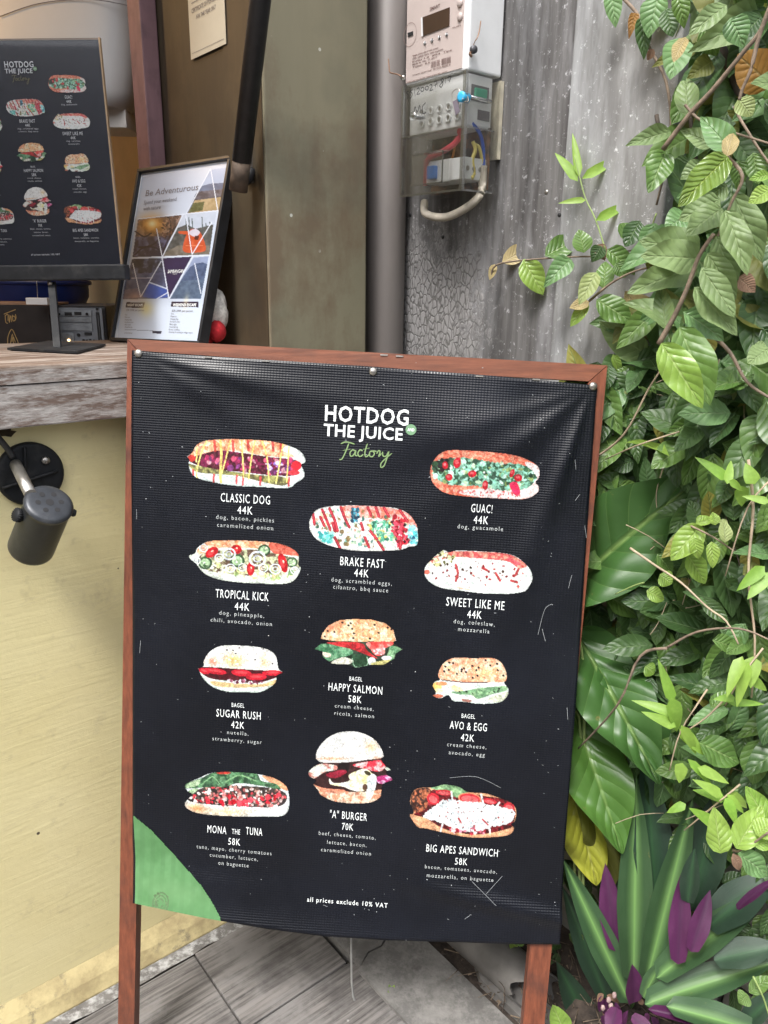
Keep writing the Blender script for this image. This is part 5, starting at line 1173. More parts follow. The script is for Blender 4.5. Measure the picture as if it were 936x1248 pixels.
# ------------------------------------------------------------------ electricity meter
mt = thing('electricity_meter', W(.986, .98, 1.337), 'electricity meter with pinkish display face above a clear wiring cover on the boards', 'electricity meter')
AF = .908                                   # front plane, facing left along the wall
cN, cFr = .923, 1.066                       # near and far edges
ME = Plane(W(AF, cFr, 1.50 + .16), -N2, UZ, cFr - cN, .32)
m_ = lambda x, y: ME.loc(470 + x / 4.6235, y / 4.6235)
m2 = lambda x, y: ME.loc(486 + x / 10.4, y / 10.4)
zsplit = float((ME.at(*ME.loc(530, 95.5)))[2]); zb = 1.338
wM = cFr - cN
MB().cham(W(AF + .001, cN, zsplit), D2 * .074, N2 * wM, UZ * .20, .004, 3).build('upper_case', M['white'], mt)
MB().box(W(AF - .0005, cN + .012, zsplit + .004), D2 * .002, N2 * (wM - .014), UZ * .19).build('face_label', M['label'], mt)
MB().box(W(.9800, cN - .003, zb + .052), D2 * .007, N2 * (wM + .004), UZ * .112).build('back_plate', plain('aged_cream_plate', (.50, .46, .36), .6, dust=.2), mt)
MB().cham(W(AF + .006, cN + .004, 1.432), D2 * .055, N2 * (wM - .010), UZ * (zsplit - 1.432 - .002), .003, 2).build('terminal_block', M['white'], mt)
def mq(name, pts, m, off=.002, th=.001):
    MB().prism([ME.at(*p, off) for p in pts], ME.n * th).build(name, m, mt)
mq('display', [m2(*p) for p in ((312, 222), (652, 95), (648, 330), (318, 458))], M['screen'], .0006, .0012)
mq('display_rim', [m2(*p) for p in ((296, 228), (312, 222), (318, 458), (300, 466))], M['white'], .0006, .002)
mb = MB(); c = m2(150, 440); 
put_stroke(mb, ME, [(c[0] + .0155 * math.cos(t_), c[1] + .0165 * math.sin(t_)) for t_ in np.linspace(0, 6.28, 30)], .0007, .0012, 1); mb.build('optical_ring', plain('dusky_line', (.25, .17, .15), .6), mt)
mq('optical_port', [m2(*p) for p in ((120, 420), (186, 398), (188, 446), (126, 470))], M['ink'], .0006, .0012)
for x, y in ((785, 40), (785, 215)):
    q = m2(x, y); MB().lathe(ME.at(*q, .0005), ME.n, [(0, .0055), (.002, .0055), (.0032, .004), (.0036, 0)], 18).build('button', M['label'], mt)
for x, y in ((335, 548), (425, 515), (518, 478), (612, 440)):
    q = m2(x, y); MB().lathe(ME.at(*q, .0005), ME.n, [(0, .0028), (.0012, .0028), (.002, 0)], 10).build('indicator', M['white'], mt)
    q = m2(x + 12, y); mq('indicator_slot', [(q[0] - .0006, q[1] - .0026), (q[0] + .0012, q[1] - .0026), (q[0] + .0012, q[1] + .0026), (q[0] - .0006, q[1] + .0026)], M['ink'], .0026, .0003)
mb = MB()
def mtx(tx, x0, y0, x1, y1, h, bold=0.02, low=False, mb=mb, conv=m2, off=.0012):
    q0, q1 = conv(x0, y0), conv(x1, y1); hh_ = h
    put_text(mb, ME, tx, (q0[0] + q1[0]) / 2, (q0[1] + q1[1]) / 2, abs(q1[0] - q0[0]), h, off, bold, 1.0, low, rot=math.atan2(-(q1[1] - q0[1]), q1[0] - q0[0]) * .0)
mtx('SMART', 400, 115, 530, 70, .0046, .02)
L7 = ('Single phase electronic meter', '230V 5(60)A 50Hz 1000 imp/kWh', 'Kelas 1.0  IP54  Tipe', 'Made in  No. 12 2017', 'Tahun  0.5')
for i, tx in enumerate(L7): mtx(tx, 180, 700 + i * 38, (510, 570, 680, 490, 400)[i], 700 + i * 38 - (510, 570, 680, 490, 400)[i] * .27 + 49, .0023)
mtx('86 0552 46292 8', 445, 880, 660, 815, .0028, .01); mtx('Peringatan: tegangan tinggi', 180, 960, 420, 880, .0017); mtx('Dilarang membuka segel tanpa ijin resmi', 110, 1055, 620, 890, .0018)
mtx('PUSH', 690, 350, 790, 325, .0017)
x = 415
rb_ = random.Random(3)
for grp, n_ in (((415, 532), 10), ((550, 668), 11)):
    for k in range(n_):
        xx = grp[0] + (grp[1] - grp[0]) * k / n_; ww_ = rb_.uniform(3, 8); yb_ = 865 - (xx - 415) * .27
        P = [m2(xx, yb_), m2(xx + ww_, yb_ - 2), m2(xx + ww_, yb_ - 82), m2(xx, yb_ - 80)]; put_poly(mb, ME, P[::-1], .0012)
mb.build('label_print', plain('brown_label_print', (.15, .09, .08), .6, bump=0), mt)
# transparent cover: front, near side, bottom, ridge
CVa, CVn = AF - .006, cN - .004
th = .0022; CH = zsplit - zb - .001
cover = MB().box(W(CVa, CVn + th, zb), D2 * th, N2 * (wM + .006), UZ * CH).box(W(CVa, CVn, zb), D2 * (.978 - CVa), N2 * th, UZ * CH).box(W(CVa + th, CVn + th, zb), D2 * (.970 - CVa), N2 * (wM + .004), UZ * th).build('clear_cover', M['clear'], mt)
mb = MB(); zr = float((ME.at(*ME.loc(530, 163)))[2])
mb.box(W(CVa - .0018, CVn - .0018, zb - .001), D2 * .006, N2 * .006, UZ * CH)
mb.box(W(CVa - .0015, CVn + .004, zr), D2 * .0016, N2 * (wM), UZ * .0022); mb.box(W(CVa + .004, CVn - .0015, zr), D2 * .062, N2 * .0016, UZ * .0022)
mb.box(W(CVa - .0012, CVn + .004, zb - .0008), D2 * .0014, N2 * wM, UZ * .003); mb.box(W(CVa + .004, CVn - .0012, zb - .0008), D2 * .064, N2 * .0014, UZ * .003); mb.box(W(CVa - .001, CVn + wM, zb), D2 * .003, N2 * .003, UZ * CH)
mb.build('cover_rim', M['clear_rim'], mt)
# hinged breaker window in the front
mb = MB(); zw0, zw1 = zb + .012, zb + .058
mb.box(W(CVa - .014, CVn + .030, zw0), D2 * .0016, N2 * .075, UZ * (zw1 - zw0)).box(W(CVa - .014, CVn + .030, zw1), D2 * .014, N2 * .075, UZ * .0016).box(W(CVa - .014, CVn + .030, zw0), D2 * .014, N2 * .0016, UZ * (zw1 - zw0))
mb.build('breaker_window', M['clear'], mt)
mb = MB(); mb.box(W(CVa - .0152, CVn + .029, zw1), D2 * .0014, N2 * .077, UZ * .0016).box(W(CVa - .0152, CVn + .029, zw0), D2 * .0014, N2 * .0016, UZ * (zw1 - zw0)).box(W(CVa - .0152, CVn + .029, zw0), D2 * .0014, N2 * .077, UZ * .0016); mb.build('window_rim', M['clear_rim'], mt)
# terminals
for j in range(2):
    for i in range(5):
        P = W(AF + .0055, cN + .022 + i * .0205, 1.447 + j * .016)
        MB().lathe(P, -D2, [(0, .0062), (.003, .0062), (.003, .0042), (-.001, .0040)], 14).build('terminal', M['white'], mt)
        MB().cyl(P - D2 * .0002, P - D2 * .0012, .0036, seg=10).build('terminal_screw', M['silver'], mt)
MB().cham(W(AF + .020, cN - .0005, 1.472), D2 * .026, N2 * .006, UZ * .014, .002).build('green_connector', M['teal'], mt)
MB().box(W(AF + .014, cN + .003, 1.468), D2 * .038, N2 * .002, UZ * .022).build('connector_recess', M['greyink'], mt)
MB().box(W(AF + .030, cN + .003, 1.443), D2 * .026, N2 * .002, UZ * .014).build('connector_recess', M['greyink'], mt)
# long cover screws and blue seal
P = ona(505, 142, CVa - .004); MB().cyl(P, P + D2 * .06, .0035, seg=12).build('cover_screw', M['clear_rim'], mt); MB().lathe(P, -D2, [(0, .007), (.004, .007), (.005, .005), (.0052, 0)], 16).build('screw_cap', M['clear_rim'], mt)
P = ona(568, 118, AF - .004); P = W(AF - .008, CVn - .003, P[2]); MB().cyl(P + D2 * .01, P + D2 * .055, .0028, seg=12).build('cover_screw', M['clear_rim'], mt)
MB().lathe(P + N2 * .008, -D2, [(-.012, .007), (0, .0075), (.003, .0075), (.0035, .004), (.0036, 0)], 20).build('blue_seal', M['cyan'], mt)
mb = MB(); mb.tube([P + N2 * .010, P + N2 * .016 + UZ * .012, P + N2 * .030 + UZ * .008, P + N2 * .024 - UZ * .014], .0007, 5, 5); mb.tube([P - D2 * -.004, P - UZ * .008 - N2 * .006, P - UZ * .006 + N2 * .006, P - UZ * .004 - D2 * .006], .0009, 5, 4); mb.build('seal_wire', M['silver'], mt)
MB().prism([P + N2 * .016 - UZ * .002 - D2 * .001, P + N2 * .026 - UZ * .004 - D2 * .001, P + N2 * .018 - UZ * .024 - D2 * .001, P + N2 * .010 - UZ * .020 - D2 * .001], -D2 * .001).build('seal_tag', plain('smoky_plastic', (.16, .14, .17), .3), mt)
# handwriting on the cover
mb = MB(); HW = Plane(W(CVa - .0012, cFr, 1.50 + .16), -N2, UZ, 1, 1); hw = lambda x, y: HW.loc(480 + x / 5.85, 70 + y / 5.85)
S1 = [[(104, 240), (88, 250), (106, 272), (92, 300)], [(134, 230), (118, 240), (132, 262), (120, 290), (112, 286)], [(146, 226), (152, 278)], [(164, 226), (178, 216), (180, 236), (164, 262), (188, 258)], [(200, 212), (192, 236), (208, 242), (214, 220), (200, 212)], [(232, 204), (224, 226), (240, 232), (246, 210), (232, 204)], [(254, 200), (268, 192), (270, 212), (256, 236), (280, 230)], [(282, 178), (304, 170), (294, 218)], [(286, 200), (306, 194)], [(312, 165), (314, 208)], [(350, 150), (334, 160), (350, 182), (340, 212), (326, 200), (352, 168), (350, 150)], [(366, 148), (370, 186)], [(382, 144), (408, 134), (394, 178)], [(384, 166), (404, 158)]]
S2 = [[(144, 412), (150, 350), (166, 392), (184, 340), (188, 400)], [(228, 322), (204, 350), (206, 398), (230, 392)]]
for p in S1 + S2: put_stroke(mb, HW, [hw(*q) for q in p], .0013, .0, 4, .6)
mb.build('handwriting', M['ink'], mt)
# breaker and wires
bz = zb + .018
MB().cham(W(AF + .012, cN + .040, bz), D2 * .04, N2 * .062, UZ * .034, .0015).build('breaker', M['white'], mt)
MB().cham(W(AF + .004, cN + .072, bz + .006), D2 * .012, N2 * .018, UZ * .020, .002).build('breaker_switch', M['blue_br'], mt)
MB().box(W(AF + .009, cN + .098, bz - .002), D2 * .004, N2 * .005, UZ * .040).build('red_bar', M['wire_r'], mt)
MB().cham(W(AF + .004, cN + .003, bz), D2 * .05, N2 * .034, UZ * .032, .0015).build('earth_block', M['white'], mt)
for dx_ in (.012, .026, .040): MB().cyl(W(AF + dx_, cN + .0034, bz + .016), W(AF + dx_, cN + .0020, bz + .016), .0038, seg=12).build('block_screw', M['silver'], mt)
MB().tube([W(AF + .02, cN + .03, 1.435), W(AF + .018, cN + .035, 1.415), W(AF + .012, cN + .06, 1.402), W(AF + .010, cN + .09, 1.395), W(AF + .012, cN + .10, 1.385)], .0046, 10, 4).build('red_wire', M['wire_r'], mt)
MB().tube([W(AF + .020, cN + .006, 1.437), W(AF + .036, cN + .004, 1.425), W(AF + .046, cN + .004, 1.405), W(AF + .048, cN + .003, 1.375), W(AF + .047, cN + .003, 1.360)], .0028, 8, 4).build('blue_wire', M['wire_b'], mt)
MB().tube([W(AF + .026, cN + .008, 1.412), W(AF + .030, cN + .005, 1.400), W(AF + .024, cN + .005, 1.385), W(AF + .028, cN + .004, 1.366), W(AF + .022, cN + .003, 1.358)], .0030, 8, 5).build('yellow_wire', M['wire_y'], mt)
MB().tube([W(AF + .030, cN + .008, 1.408), W(AF + .038, cN + .006, 1.405), W(AF + .044, cN + .005, 1.392), W(AF + .048, cN + .004, 1.378)], .0026, 8, 4).build('yellow_wire', M['wire_y'], mt)
MB().tube([W(AF + .048, cN + .004, 1.378), W(AF + .046, cN + .002, 1.352), W(AF + .038, cN - .002, 1.335), W(AF + .028, cN + .012, 1.318), W(AF + .018, cN + .045, 1.304), W(AF + .012, cN + .075, 1.304), W(AF + .010, cN + .098, 1.312), W(AF + .02, cN + .11, 1.330)], .0065, 12, 5).build('outer_cable', M['cable'], mt)
bk = MB(); bk.box(W(.964, cN + .002, zb + .006), D2 * .004, N2 * (wM - .01), UZ * .09); bk.build('rusty_back', streaky('rusty_back_plate', (.10, .075, .055), (.05, .045, .04), (.25, .12, .05), scale=(30, 30, 30), patch=24), mt)
MB().tube([W(AF + .03, cN + .05, 1.42), W(AF + .04, cN + .07, 1.39), W(AF + .03, cN + .09, 1.37)], .002, 6, 3).build('orange_wire', plain('orange_wire_skin', (.5, .2, .05), .5), mt)
# twisted seal wire on the white side, and the one from the downpipe
P = ona(572, 62, AF + .006); P = W(D2 @ P, cN - .003, P[2])
MB().lathe(P, -N2, [(0, .0055), (.003, .0058), (.006, .0052), (.0065, 0)], 14).build('lead_seal', plain('lead_seal_metal', (.10, .10, .11), .5, metal=.5), mt)
MB().tube([P, P + UZ * .010 + D2 * .001 - N2 * .003, P + UZ * .016 + D2 * .006 - N2 * .003, P + UZ * .026 + D2 * .010 - N2 * .003, P + UZ * .040 + D2 * .013 - N2 * .002], .0009, 5, 4).build('twisted_wire', M['copper'], mt)
MB().tube([P - UZ * .003 - D2 * .002, P - UZ * .007 - D2 * .008 - N2 * .003, P - UZ * .010 - D2 * .004 - N2 * .003], .002, 5, 3).build('wire_tail', M['copper'], mt)
Q0 = ona(492, 95, AF - .002)
MB().tube([Q0, Q0 - D2 * .004 + N2 * .01 + UZ * .006, Q0 + N2 * .035 + UZ * .014, Q0 + N2 * .05 + UZ * .026 + D2 * .01, Q0 + N2 * .055 + UZ * .040 + D2 * .012], .0011, 5, 5).build('twisted_wire', M['copper'], mt)
MB().lathe(Q0, -D2, [(0, .004), (.002, .005), (.004, .0035), (.0042, 0)], 12).build('face_screw', M['clear_rim'], mt)
MB().cham(W(AF - .001, cFr - .05, zsplit + .165), D2 * .02, N2 * .05, UZ * .06, .003).build('clear_clip', M['clear_rim'], mt)

# ------------------------------------------------------------------ plants
def leafmat(name, c1, c2, vein, nv=7.0, kx=.5, rough=.38, trans=.25, stripe=None, back=None, bumpd=.0009, yellow=None, vw=.10):
    t = NT(name); uv = t.new('UVMap'); sp = t.new('SeparateXYZ'); t.l(uv.outputs[0], sp.inputs[0])
    X = t.math('ABSOLUTE', t.math('SUBTRACT', sp.outputs[0], .5)); X = t.math('MULTIPLY', X, 2.0)
    oi = t.new('ObjectInfo'); at = t.new('Attribute'); at.attribute_name = 'rnd'
    r1 = t.math('FRACT', t.math('ADD', oi.outputs['Random'], at.outputs['Fac']))
    c = t.mix(r1, c1, c2)
    r2 = t.math('FRACT', t.math('MULTIPLY', r1, 7.31))
    v = t.coord('Object'); n1 = t.noise(v, 3.0, 4)
    c = t.mix(t.math('MULTIPLY', n1, .35), c, tuple(x * .55 for x in c1))
    if yellow: c = t.mix(t.math('MULTIPLY', t.math('GREATER_THAN', r2, .93), .8), c, yellow)
    geo = t.new('NewGeometry')
    if nv:
        ph = t.math('MULTIPLY', t.math('SUBTRACT', sp.outputs[1], t.math('MULTIPLY', t.math('POWER', X, .85), kx * .5)), nv)
        fr = t.math('FRACT', ph); tri = t.math('ABSOLUTE', t.math('SUBTRACT', fr, .5))          # .5 on the vein
        ve = t.ramp(tri, [(.5 - vw, 0.), (.5, 1.)])
        hump = t.math('SINE', t.math('MULTIPLY', fr, math.pi))
        mid = t.ramp(X, [(.02, 1.), (.085, 0.)])
        vv = t.math('MAXIMUM', t.math('MULTIPLY', ve, .4), mid)
        c = t.mix(t.math('MULTIPLY', vv, .7), c, vein)
        h = t.math('ADD', t.math('MULTIPLY', hump, t.math('SUBTRACT', 1.0, t.math('MULTIPLY', X, .5))), t.math('MULTIPLY', mid, -.8))
        b = t.bump(h, .9, bumpd)
    # blemishes: small brown and pale spots, a paler worn edge
    va = t.new('VectorMath', operation='MULTIPLY_ADD'); t.l(uv.outputs[0], va.inputs[0]); va.inputs[1].default_value = (1, 2, 1)
    cx_ = t.new('CombineXYZ'); t.l(t.math('MULTIPLY', r1, 37.0), cx_.inputs[0]); t.l(t.math('MULTIPLY', r2, 11.0), cx_.inputs[1]); t.l(cx_.outputs[0], va.inputs[2])
    nb = t.noise(va.outputs[0], 5.0, 6, .75); c = t.mix(t.math('MULTIPLY', t.ramp(nb, [(.64, 0.), (.72, 1.)]), .75), c, (.20, .15, .05))
    nc = t.noise(va.outputs[0], 2.2, 3, .6); c = t.mix(t.math('MULTIPLY', t.ramp(nc, [(.45, 0.), (.75, 1.)]), .22), c, tuple(min(1, x * 1.7 + .02) for x in c2))
    if stripe:
        st_ = t.ramp(X, [(.0, 1.), (.10, .55), (.5, 0.)]); c = t.mix(st_, c, stripe)
        n2 = t.noise(t.coord('UV', scale=(40, 3, 1)), 1, 3); t.bump(n2, .3, .001)
    if back:
        c = t.mix(geo.outputs['Backfacing'], c, back)
    else:
        c = t.mix(t.math('MULTIPLY', geo.outputs['Backfacing'], .6), c, tuple(min(1, x * 1.5 + .05) for x in c1))
    t.fin(c, t.math('MULTIPLY_ADD', r2, .15, rough - .05), 0, .5)
    if trans:
        tr = t.new('BsdfTranslucent'); mx = t.new('MixShader'); mx.inputs[0].default_value = trans
        hs_ = t.new('HueSaturation'); hs_.inputs['Value'].default_value = 1.5; hs_.inputs['Hue'].default_value = .48; t.l(c, hs_.inputs['Color']); t.l(hs_.outputs[0], tr.inputs[0])
        t.l(t.b.outputs[0], mx.inputs[1]); t.l(tr.outputs[0], mx.inputs[2]); t.l(mx.outputs[0], t.out.inputs[0])
    return t.m
LM = {
 'green': leafmat('vine_leaf_green', (.080, .165, .036), (.135, .235, .055), (.24, .34, .13)),
 'dark': leafmat('vine_leaf_dark', (.034, .080, .025), (.080, .150, .045), (.15, .23, .10), yellow=(.30, .26, .05)),
 'sage': leafmat('vine_leaf_sage', (.150, .225, .085), (.20, .285, .11), (.26, .34, .16), rough=.5),
 'mint': leafmat('vine_leaf_mint', (.120, .235, .085), (.155, .29, .105), (.27, .39, .20), rough=.42),
 'lime': leafmat('young_leaf_lime', (.20, .36, .06), (.30, .44, .09), (.40, .52, .18), rough=.35, trans=.35),
 'pale': leafmat('young_leaf_pale', (.30, .38, .13), (.36, .42, .18), (.42, .48, .25), rough=.5, trans=.35),
 'gloss': leafmat('glossy_quilted_leaf', (.12, .20, .03), (.15, .235, .04), (.26, .34, .08), nv=10, rough=.2, bumpd=.0016),
 'gold': leafmat('bronze_young_leaf', (.38, .30, .13), (.45, .36, .18), (.55, .47, .30), nv=10, rough=.5),
 'orange': leafmat('dying_leaf_orange', (.30, .15, .03), (.38, .20, .04), (.30, .22, .08), rough=.6, trans=.4),
 'olive': leafmat('old_leaf_olive', (.13, .15, .03), (.19, .20, .045), (.24, .25, .09), rough=.5, trans=.4),
 'brown': leafmat('dry_brown_leaf', (.22, .13, .08), (.28, .17, .11), (.32, .22, .15), nv=9, rough=.8, trans=.1),
 'big': leafmat('big_glossy_leaf', (.034, .095, .020), (.046, .118, .026), (.18, .28, .08), nv=8, kx=.5, rough=.42, trans=.12, bumpd=.003, vw=.03),
 'bigmid': leafmat('big_mid_leaf', (.070, .165, .030), (.085, .19, .036), (.17, .28, .08), nv=9, kx=.5, rough=.3, trans=.2, bumpd=.0015, vw=.04),
 'yellow': leafmat('yellow_turning_leaf', (.42, .45, .05), (.48, .48, .07), (.52, .52, .14), nv=9, rough=.45, trans=.3, bumpd=.0015, vw=.04),
 'blade': leafmat('bamboo_blade_leaf', (.20, .38, .055), (.29, .44, .085), (.3, .4, .1), nv=0, rough=.45, trans=.35),
 'sword': leafmat('sword_leaf', (.036, .082, .034), (.046, .098, .040), (.1, .1, .1), nv=0, rough=.42, trans=.05, stripe=(.15, .29, .085), back=(.10, .015, .085)),
 'sworddark': leafmat('dark_sword_leaf', (.022, .048, .030), (.028, .058, .034), (.1, .1, .1), nv=0, rough=.42, trans=.05, stripe=(.035, .095, .04), back=(.14, .02, .12)),
 'purple': leafmat('purple_leaf_underside', (.070, .012, .060), (.095, .016, .075), (.1, .1, .1), nv=0, rough=.5, trans=.15, stripe=(.055, .010, .048)),
}
M['stem'] = plain('woody_vine_stem', (.20, .15, .11), .8, var=.4, nsc=80, bump=.5)
M['stem_g'] = plain('green_stem', (.22, .30, .10), .55, var=.2)
M['stem_d'] = plain('dark_vine_stem', (.06, .045, .035), .8, var=.4, nsc=80)
M['straw'] = plain('dry_straw', (.38, .30, .21), .8, var=.3)

def prof_ovate(y, p=.78, acum=0): return max(0.0, math.sin(math.pi * min(1, y) ** p)) ** .68 * (1 - acum * y ** 3) 
def leafmesh(name, nx=4, ny=7, fold=.16, curl=.25, p=.78, acum=.25, wave=.05, seed=0, kind='ovate', dent=0.0):
    rr = random.Random(seed); vs = []; uv = []; fs = []
    for j in range(ny + 1):
        y = j / ny
        if kind == 'ovate': w_ = prof_ovate(y, p, acum)
        elif kind == 'blade': w_ = (math.sin(math.pi * min(1, y * .98 + .02) ** .55)) ** .7 if y < 1 else 0
        else: w_ = min(1, .50 + y * 1.2) * (1 - y ** 3.2) if y < .999 else 0
        w_ = max(w_, .03) if 0 < j < ny else .02
        for i in range(nx + 1):
            x = (i / nx - .5); X = x * w_
            z = fold * abs(x) * 2 * .5 * w_ - curl * y * y + wave * math.sin(y * 9 + seed + x * 5) * abs(x) * 2 * w_
            if dent: z += dent * math.sin(y * 24 - abs(x) * 9 + .6 * math.sin(y * 5)) * (.6 + .4 * math.sin(y * 7 + x * 6)) * abs(x) * w_ * (1.2 - abs(x))
            vs.append((X, y, z)); uv.append((i / nx, y))
    for j in range(ny):
        for i in range(nx): k = j * (nx + 1) + i; fs.append((k, k + 1, k + nx + 2, k + nx + 1))
    me = bpy.data.meshes.new(name); me.from_pydata(vs, [], fs); me.polygons.foreach_set('use_smooth', [True] * len(fs))
    ul = me.uv_layers.new(name='UVMap'); vi = [l.vertex_index for l in me.loops]
    ul.data.foreach_set('uv', np.array(uv)[vi].astype(np.float32).ravel()); me.materials.append(LM['green']); me.update(); return me
LV = {'o': [leafmesh('leaf', 4, 8, .16 + .03 * k, .06 + .07 * k, .86 - .03 * k, .15 + .06 * k, .05, k) for k in range(5)],
      'q': [leafmesh('leaf', 6, 12, .18, .12, .82, .25, .07, 11)],
      'big': [leafmesh('leaf', 14, 34, .16, .10, .86, .30, .12, 21, dent=.032), leafmesh('leaf', 14, 34, .20, .14, .80, .32, .10, 23, dent=.026)],
      'blade': [leafmesh('leaf', 2, 6, .09, .08 + .08 * k, kind='blade', wave=.01, seed=30 + k) for k in range(3)],
      'sword': [leafmesh('leaf', 6, 16, .16, .05, kind='sword', seed=40, wave=.012), leafmesh('leaf', 6, 16, .13, .12, kind='sword', seed=41, wave=.012)]}
rl = random.Random(12)
def mtx_(b, t, nrm, w_):
    y = t - b; L = np.linalg.norm(y); y = y / L; z = nrm - y * (nrm @ y); z = unit(z); x = np.cross(y, z)
    return np.array([[x[0] * w_, y[0] * L, z[0] * L, b[0]], [x[1] * w_, y[1] * L, z[1] * L, b[1]], [x[2] * w_, y[2] * L, z[2] * L, b[2]], [0, 0, 0, 1]]), L
def put_leaf(root, b, t, nrm, w_, kind, mat, label=None):
    me = rl.choice(LV[kind]); Mx, L = mtx_(b, t, nrm, w_)
    o = bpy.data.objects.new('leaf', me); COL.objects.link(o); o.parent = root
    o3 = org(root); Mx = Mx.copy(); Mx[:3, 3] -= o3; o.matrix_basis = Matrix(Mx.tolist())
    o.material_slots[0].link = 'OBJECT'; o.material_slots[0].material = LM[mat]
    if label: o['label'] = label
    return o
def signdist(x, y): d = ray(x, y); return float(((SIGN.P0 - CAM) @ SIGN.n) / (d @ SIGN.n))
def behind(x, y, D, m=.035, reach=60):
    if x < 739 - .079 * (y - 455) + reach and y > 400: return max(D, signdist(x, y) + m)
    return D
def leafpx(root, bx, by, tx, ty, w_, mat, a=.90, kind='o', up=.35, side=None, dt=0.0, label=None):
    """leaf from base pixel to tip pixel, its base on the plane a metres along the wall; dt = how much nearer the tip is"""
    P = ona(bx, by, a); mg = .085 if kind == 'big' else .035; D = behind(bx, by, dep(P), mg); P = ond(bx, by, D); Q = ond(tx, ty, behind(tx, ty, D - dt)); wm = w_ / F * D
    side = rl.uniform(-.35, .35) if side is None else side
    n_ = unit(CAM - P) + UZ * up + unit(np.cross(UZ, CAM - P)) * side
    return put_leaf(root, P, Q, n_, wm * 1.12, kind, mat, label)
def stempx(root, pts, r, m='stem', a=.92, name='stem', taper=.6):
    P = []
    for x, y, *q in pts:
        p = ona(x, y, a if len(q) == 0 else q[0]); P.append(ond(x, y, behind(x, y, dep(p), .02, 25)))
    return MB().tube(P, r, 6, 4, taper).build(name, M[m], root)

vine = thing('climbing_vine', W(.95, .45, .95), 'large leaved climbing vine spilling over the grey boards at upper right', 'climbing plant')
K = [ # base x,y  tip x,y  width, material, depth
 (744, -12, 751, 29, 20, 'mint', .95), (803, -6, 789, 42, 30, 'mint', .95), (783, 20, 786, 66, 19, 'dark', .95), (774, 16, 768, 40, 11, 'orange', .95), (797, 60, 788, 74, 9, 'brown', .95),
 (886, 6, 841, 39, 23, 'sage', .86), (856, 33, 876, 67, 28, 'green', .88), (890, 22, 908, 54, 30, 'mint', .87), (835, 45, 821, 74, 16, 'gold', .84), (830, 46, 818, 92, 32, 'mint', .90),
 (872, 30, 888, 46, 20, 'orange', .90), (838, 142, 835, 89, 26, 'sage', .87), (868, 75, 842, 90, 24, 'olive', .90), (940, 105, 900, 66, 46, 'orange', .90), (900, 120, 917, 141, 22, 'pale', .84),
 (890, 184, 855, 137, 30, 'mint', .84), (870, 178, 833, 155, 22, 'sage', .88), (885, 191, 895, 158, 18, 'gold', .80),
 (818, 160, 768, 172, 20, 'sage', .88), (812, 184, 792, 231, 30, 'green', .87), (887, 191, 830, 246, 36, 'gloss', .80), (858, 200, 830, 216, 22, 'sage', .88), (884, 205, 832, 232, 30, 'mint', .86),
 (842, 196, 820, 212, 24, 'dark', .90), (886, 225, 857, 243, 30, 'sage', .86), (878, 243, 828, 266, 32, 'sage', .85), (880, 254, 838, 283, 34, 'sage', .83), (838, 262, 812, 276, 30, 'mint', .88),
 (780, 269, 762, 300, 23, 'dark', .93), (799, 272, 783, 312, 24, 'mint', .91), (853, 307, 783, 291, 44, 'sage', .84), (854, 316, 785, 309, 40, 'sage', .82), (850, 325, 768, 352, 36, 'sage', .84), (824, 300, 806, 326, 30, 'green', .88),
 (893, 236, 932, 318, 34, 'sage', .84), (884, 256, 913, 332, 30, 'sage', .80), (873, 288, 898, 350, 32, 'sage', .81), (862, 308, 898, 365, 28, 'sage', .80), (855, 326, 896, 386, 27, 'sage', .79), (846, 350, 901, 407, 32, 'sage', .79), (833, 380, 889, 413, 30, 'mint', .80),
 (938, 213, 915, 217, 12, 'lime', .80), (940, 230, 913, 246, 20, 'lime', .79), (918, 186, 925, 224, 24, 'green', .88), (900, 195, 902, 230, 20, 'green', .87), (846, 120, 860, 100, 22, 'dark', .9),
 (612, 320, 652, 298, 20, 'gold', .97), (603, 322, 597, 340, 9, 'gold', .97), (638, 316, 662, 358, 27, 'lime', .96), (664, 312, 709, 288, 25, 'green', .95), (712, 308, 706, 278, 22, 'green', .95), (696, 316, 665, 343, 24, 'mint', .95),
 (736, 352, 738, 316, 21, 'green', .93), (727, 332, 706, 368, 21, 'pale', .92), (718, 368, 695, 374, 14, 'gold', .95), (717, 368, 695, 398, 14, 'lime', .95), (740, 304, 776, 331, 24, 'green', .92), (750, 321, 763, 337, 17, 'green', .92),
 (727, 365, 772, 392, 30, 'green', .90), (733, 300, 722, 318, 18, 'dark', .95), (757, 290, 775, 272, 24, 'green', .94), (728, 298, 738, 316, 14, 'brown', .95),
 (800, 412, 764, 354, 40, 'gold', .78), (812, 402, 804, 344, 22, 'sage', .80), (806, 418, 857, 497, 38, 'lime', .74), (828, 398, 868, 492, 44, 'green', .77), (899, 338, 922, 354, 21, 'brown', .83), (860, 400, 856, 445, 28, 'dark', .88), (938, 424, 912, 442, 26, 'sage', .84),
 (915, 428, 938, 432, 26, 'sage', .84), (887, 470, 919, 455, 24, 'green', .84), (800, 452, 790, 430, 24, 'dark', .93), (760, 436, 735, 462, 30, 'dark', .95), (742, 462, 745, 430, 14, 'green', .95), (747, 432, 758, 456, 10, 'lime', .93),
 (905, 10, 925, -14, 34, 'dark', .92), (928, 20, 905, 42, 34, 'dark', .92), (938, 60, 915, 30, 38, 'dark', .93), (826, -8, 835, 30, 20, 'green', .93), (812, 10, 820, 44, 22, 'dark', .94), (860, 168, 838, 182, 26, 'olive', .93), (842, 300, 832, 330, 30, 'mint', .90),
]
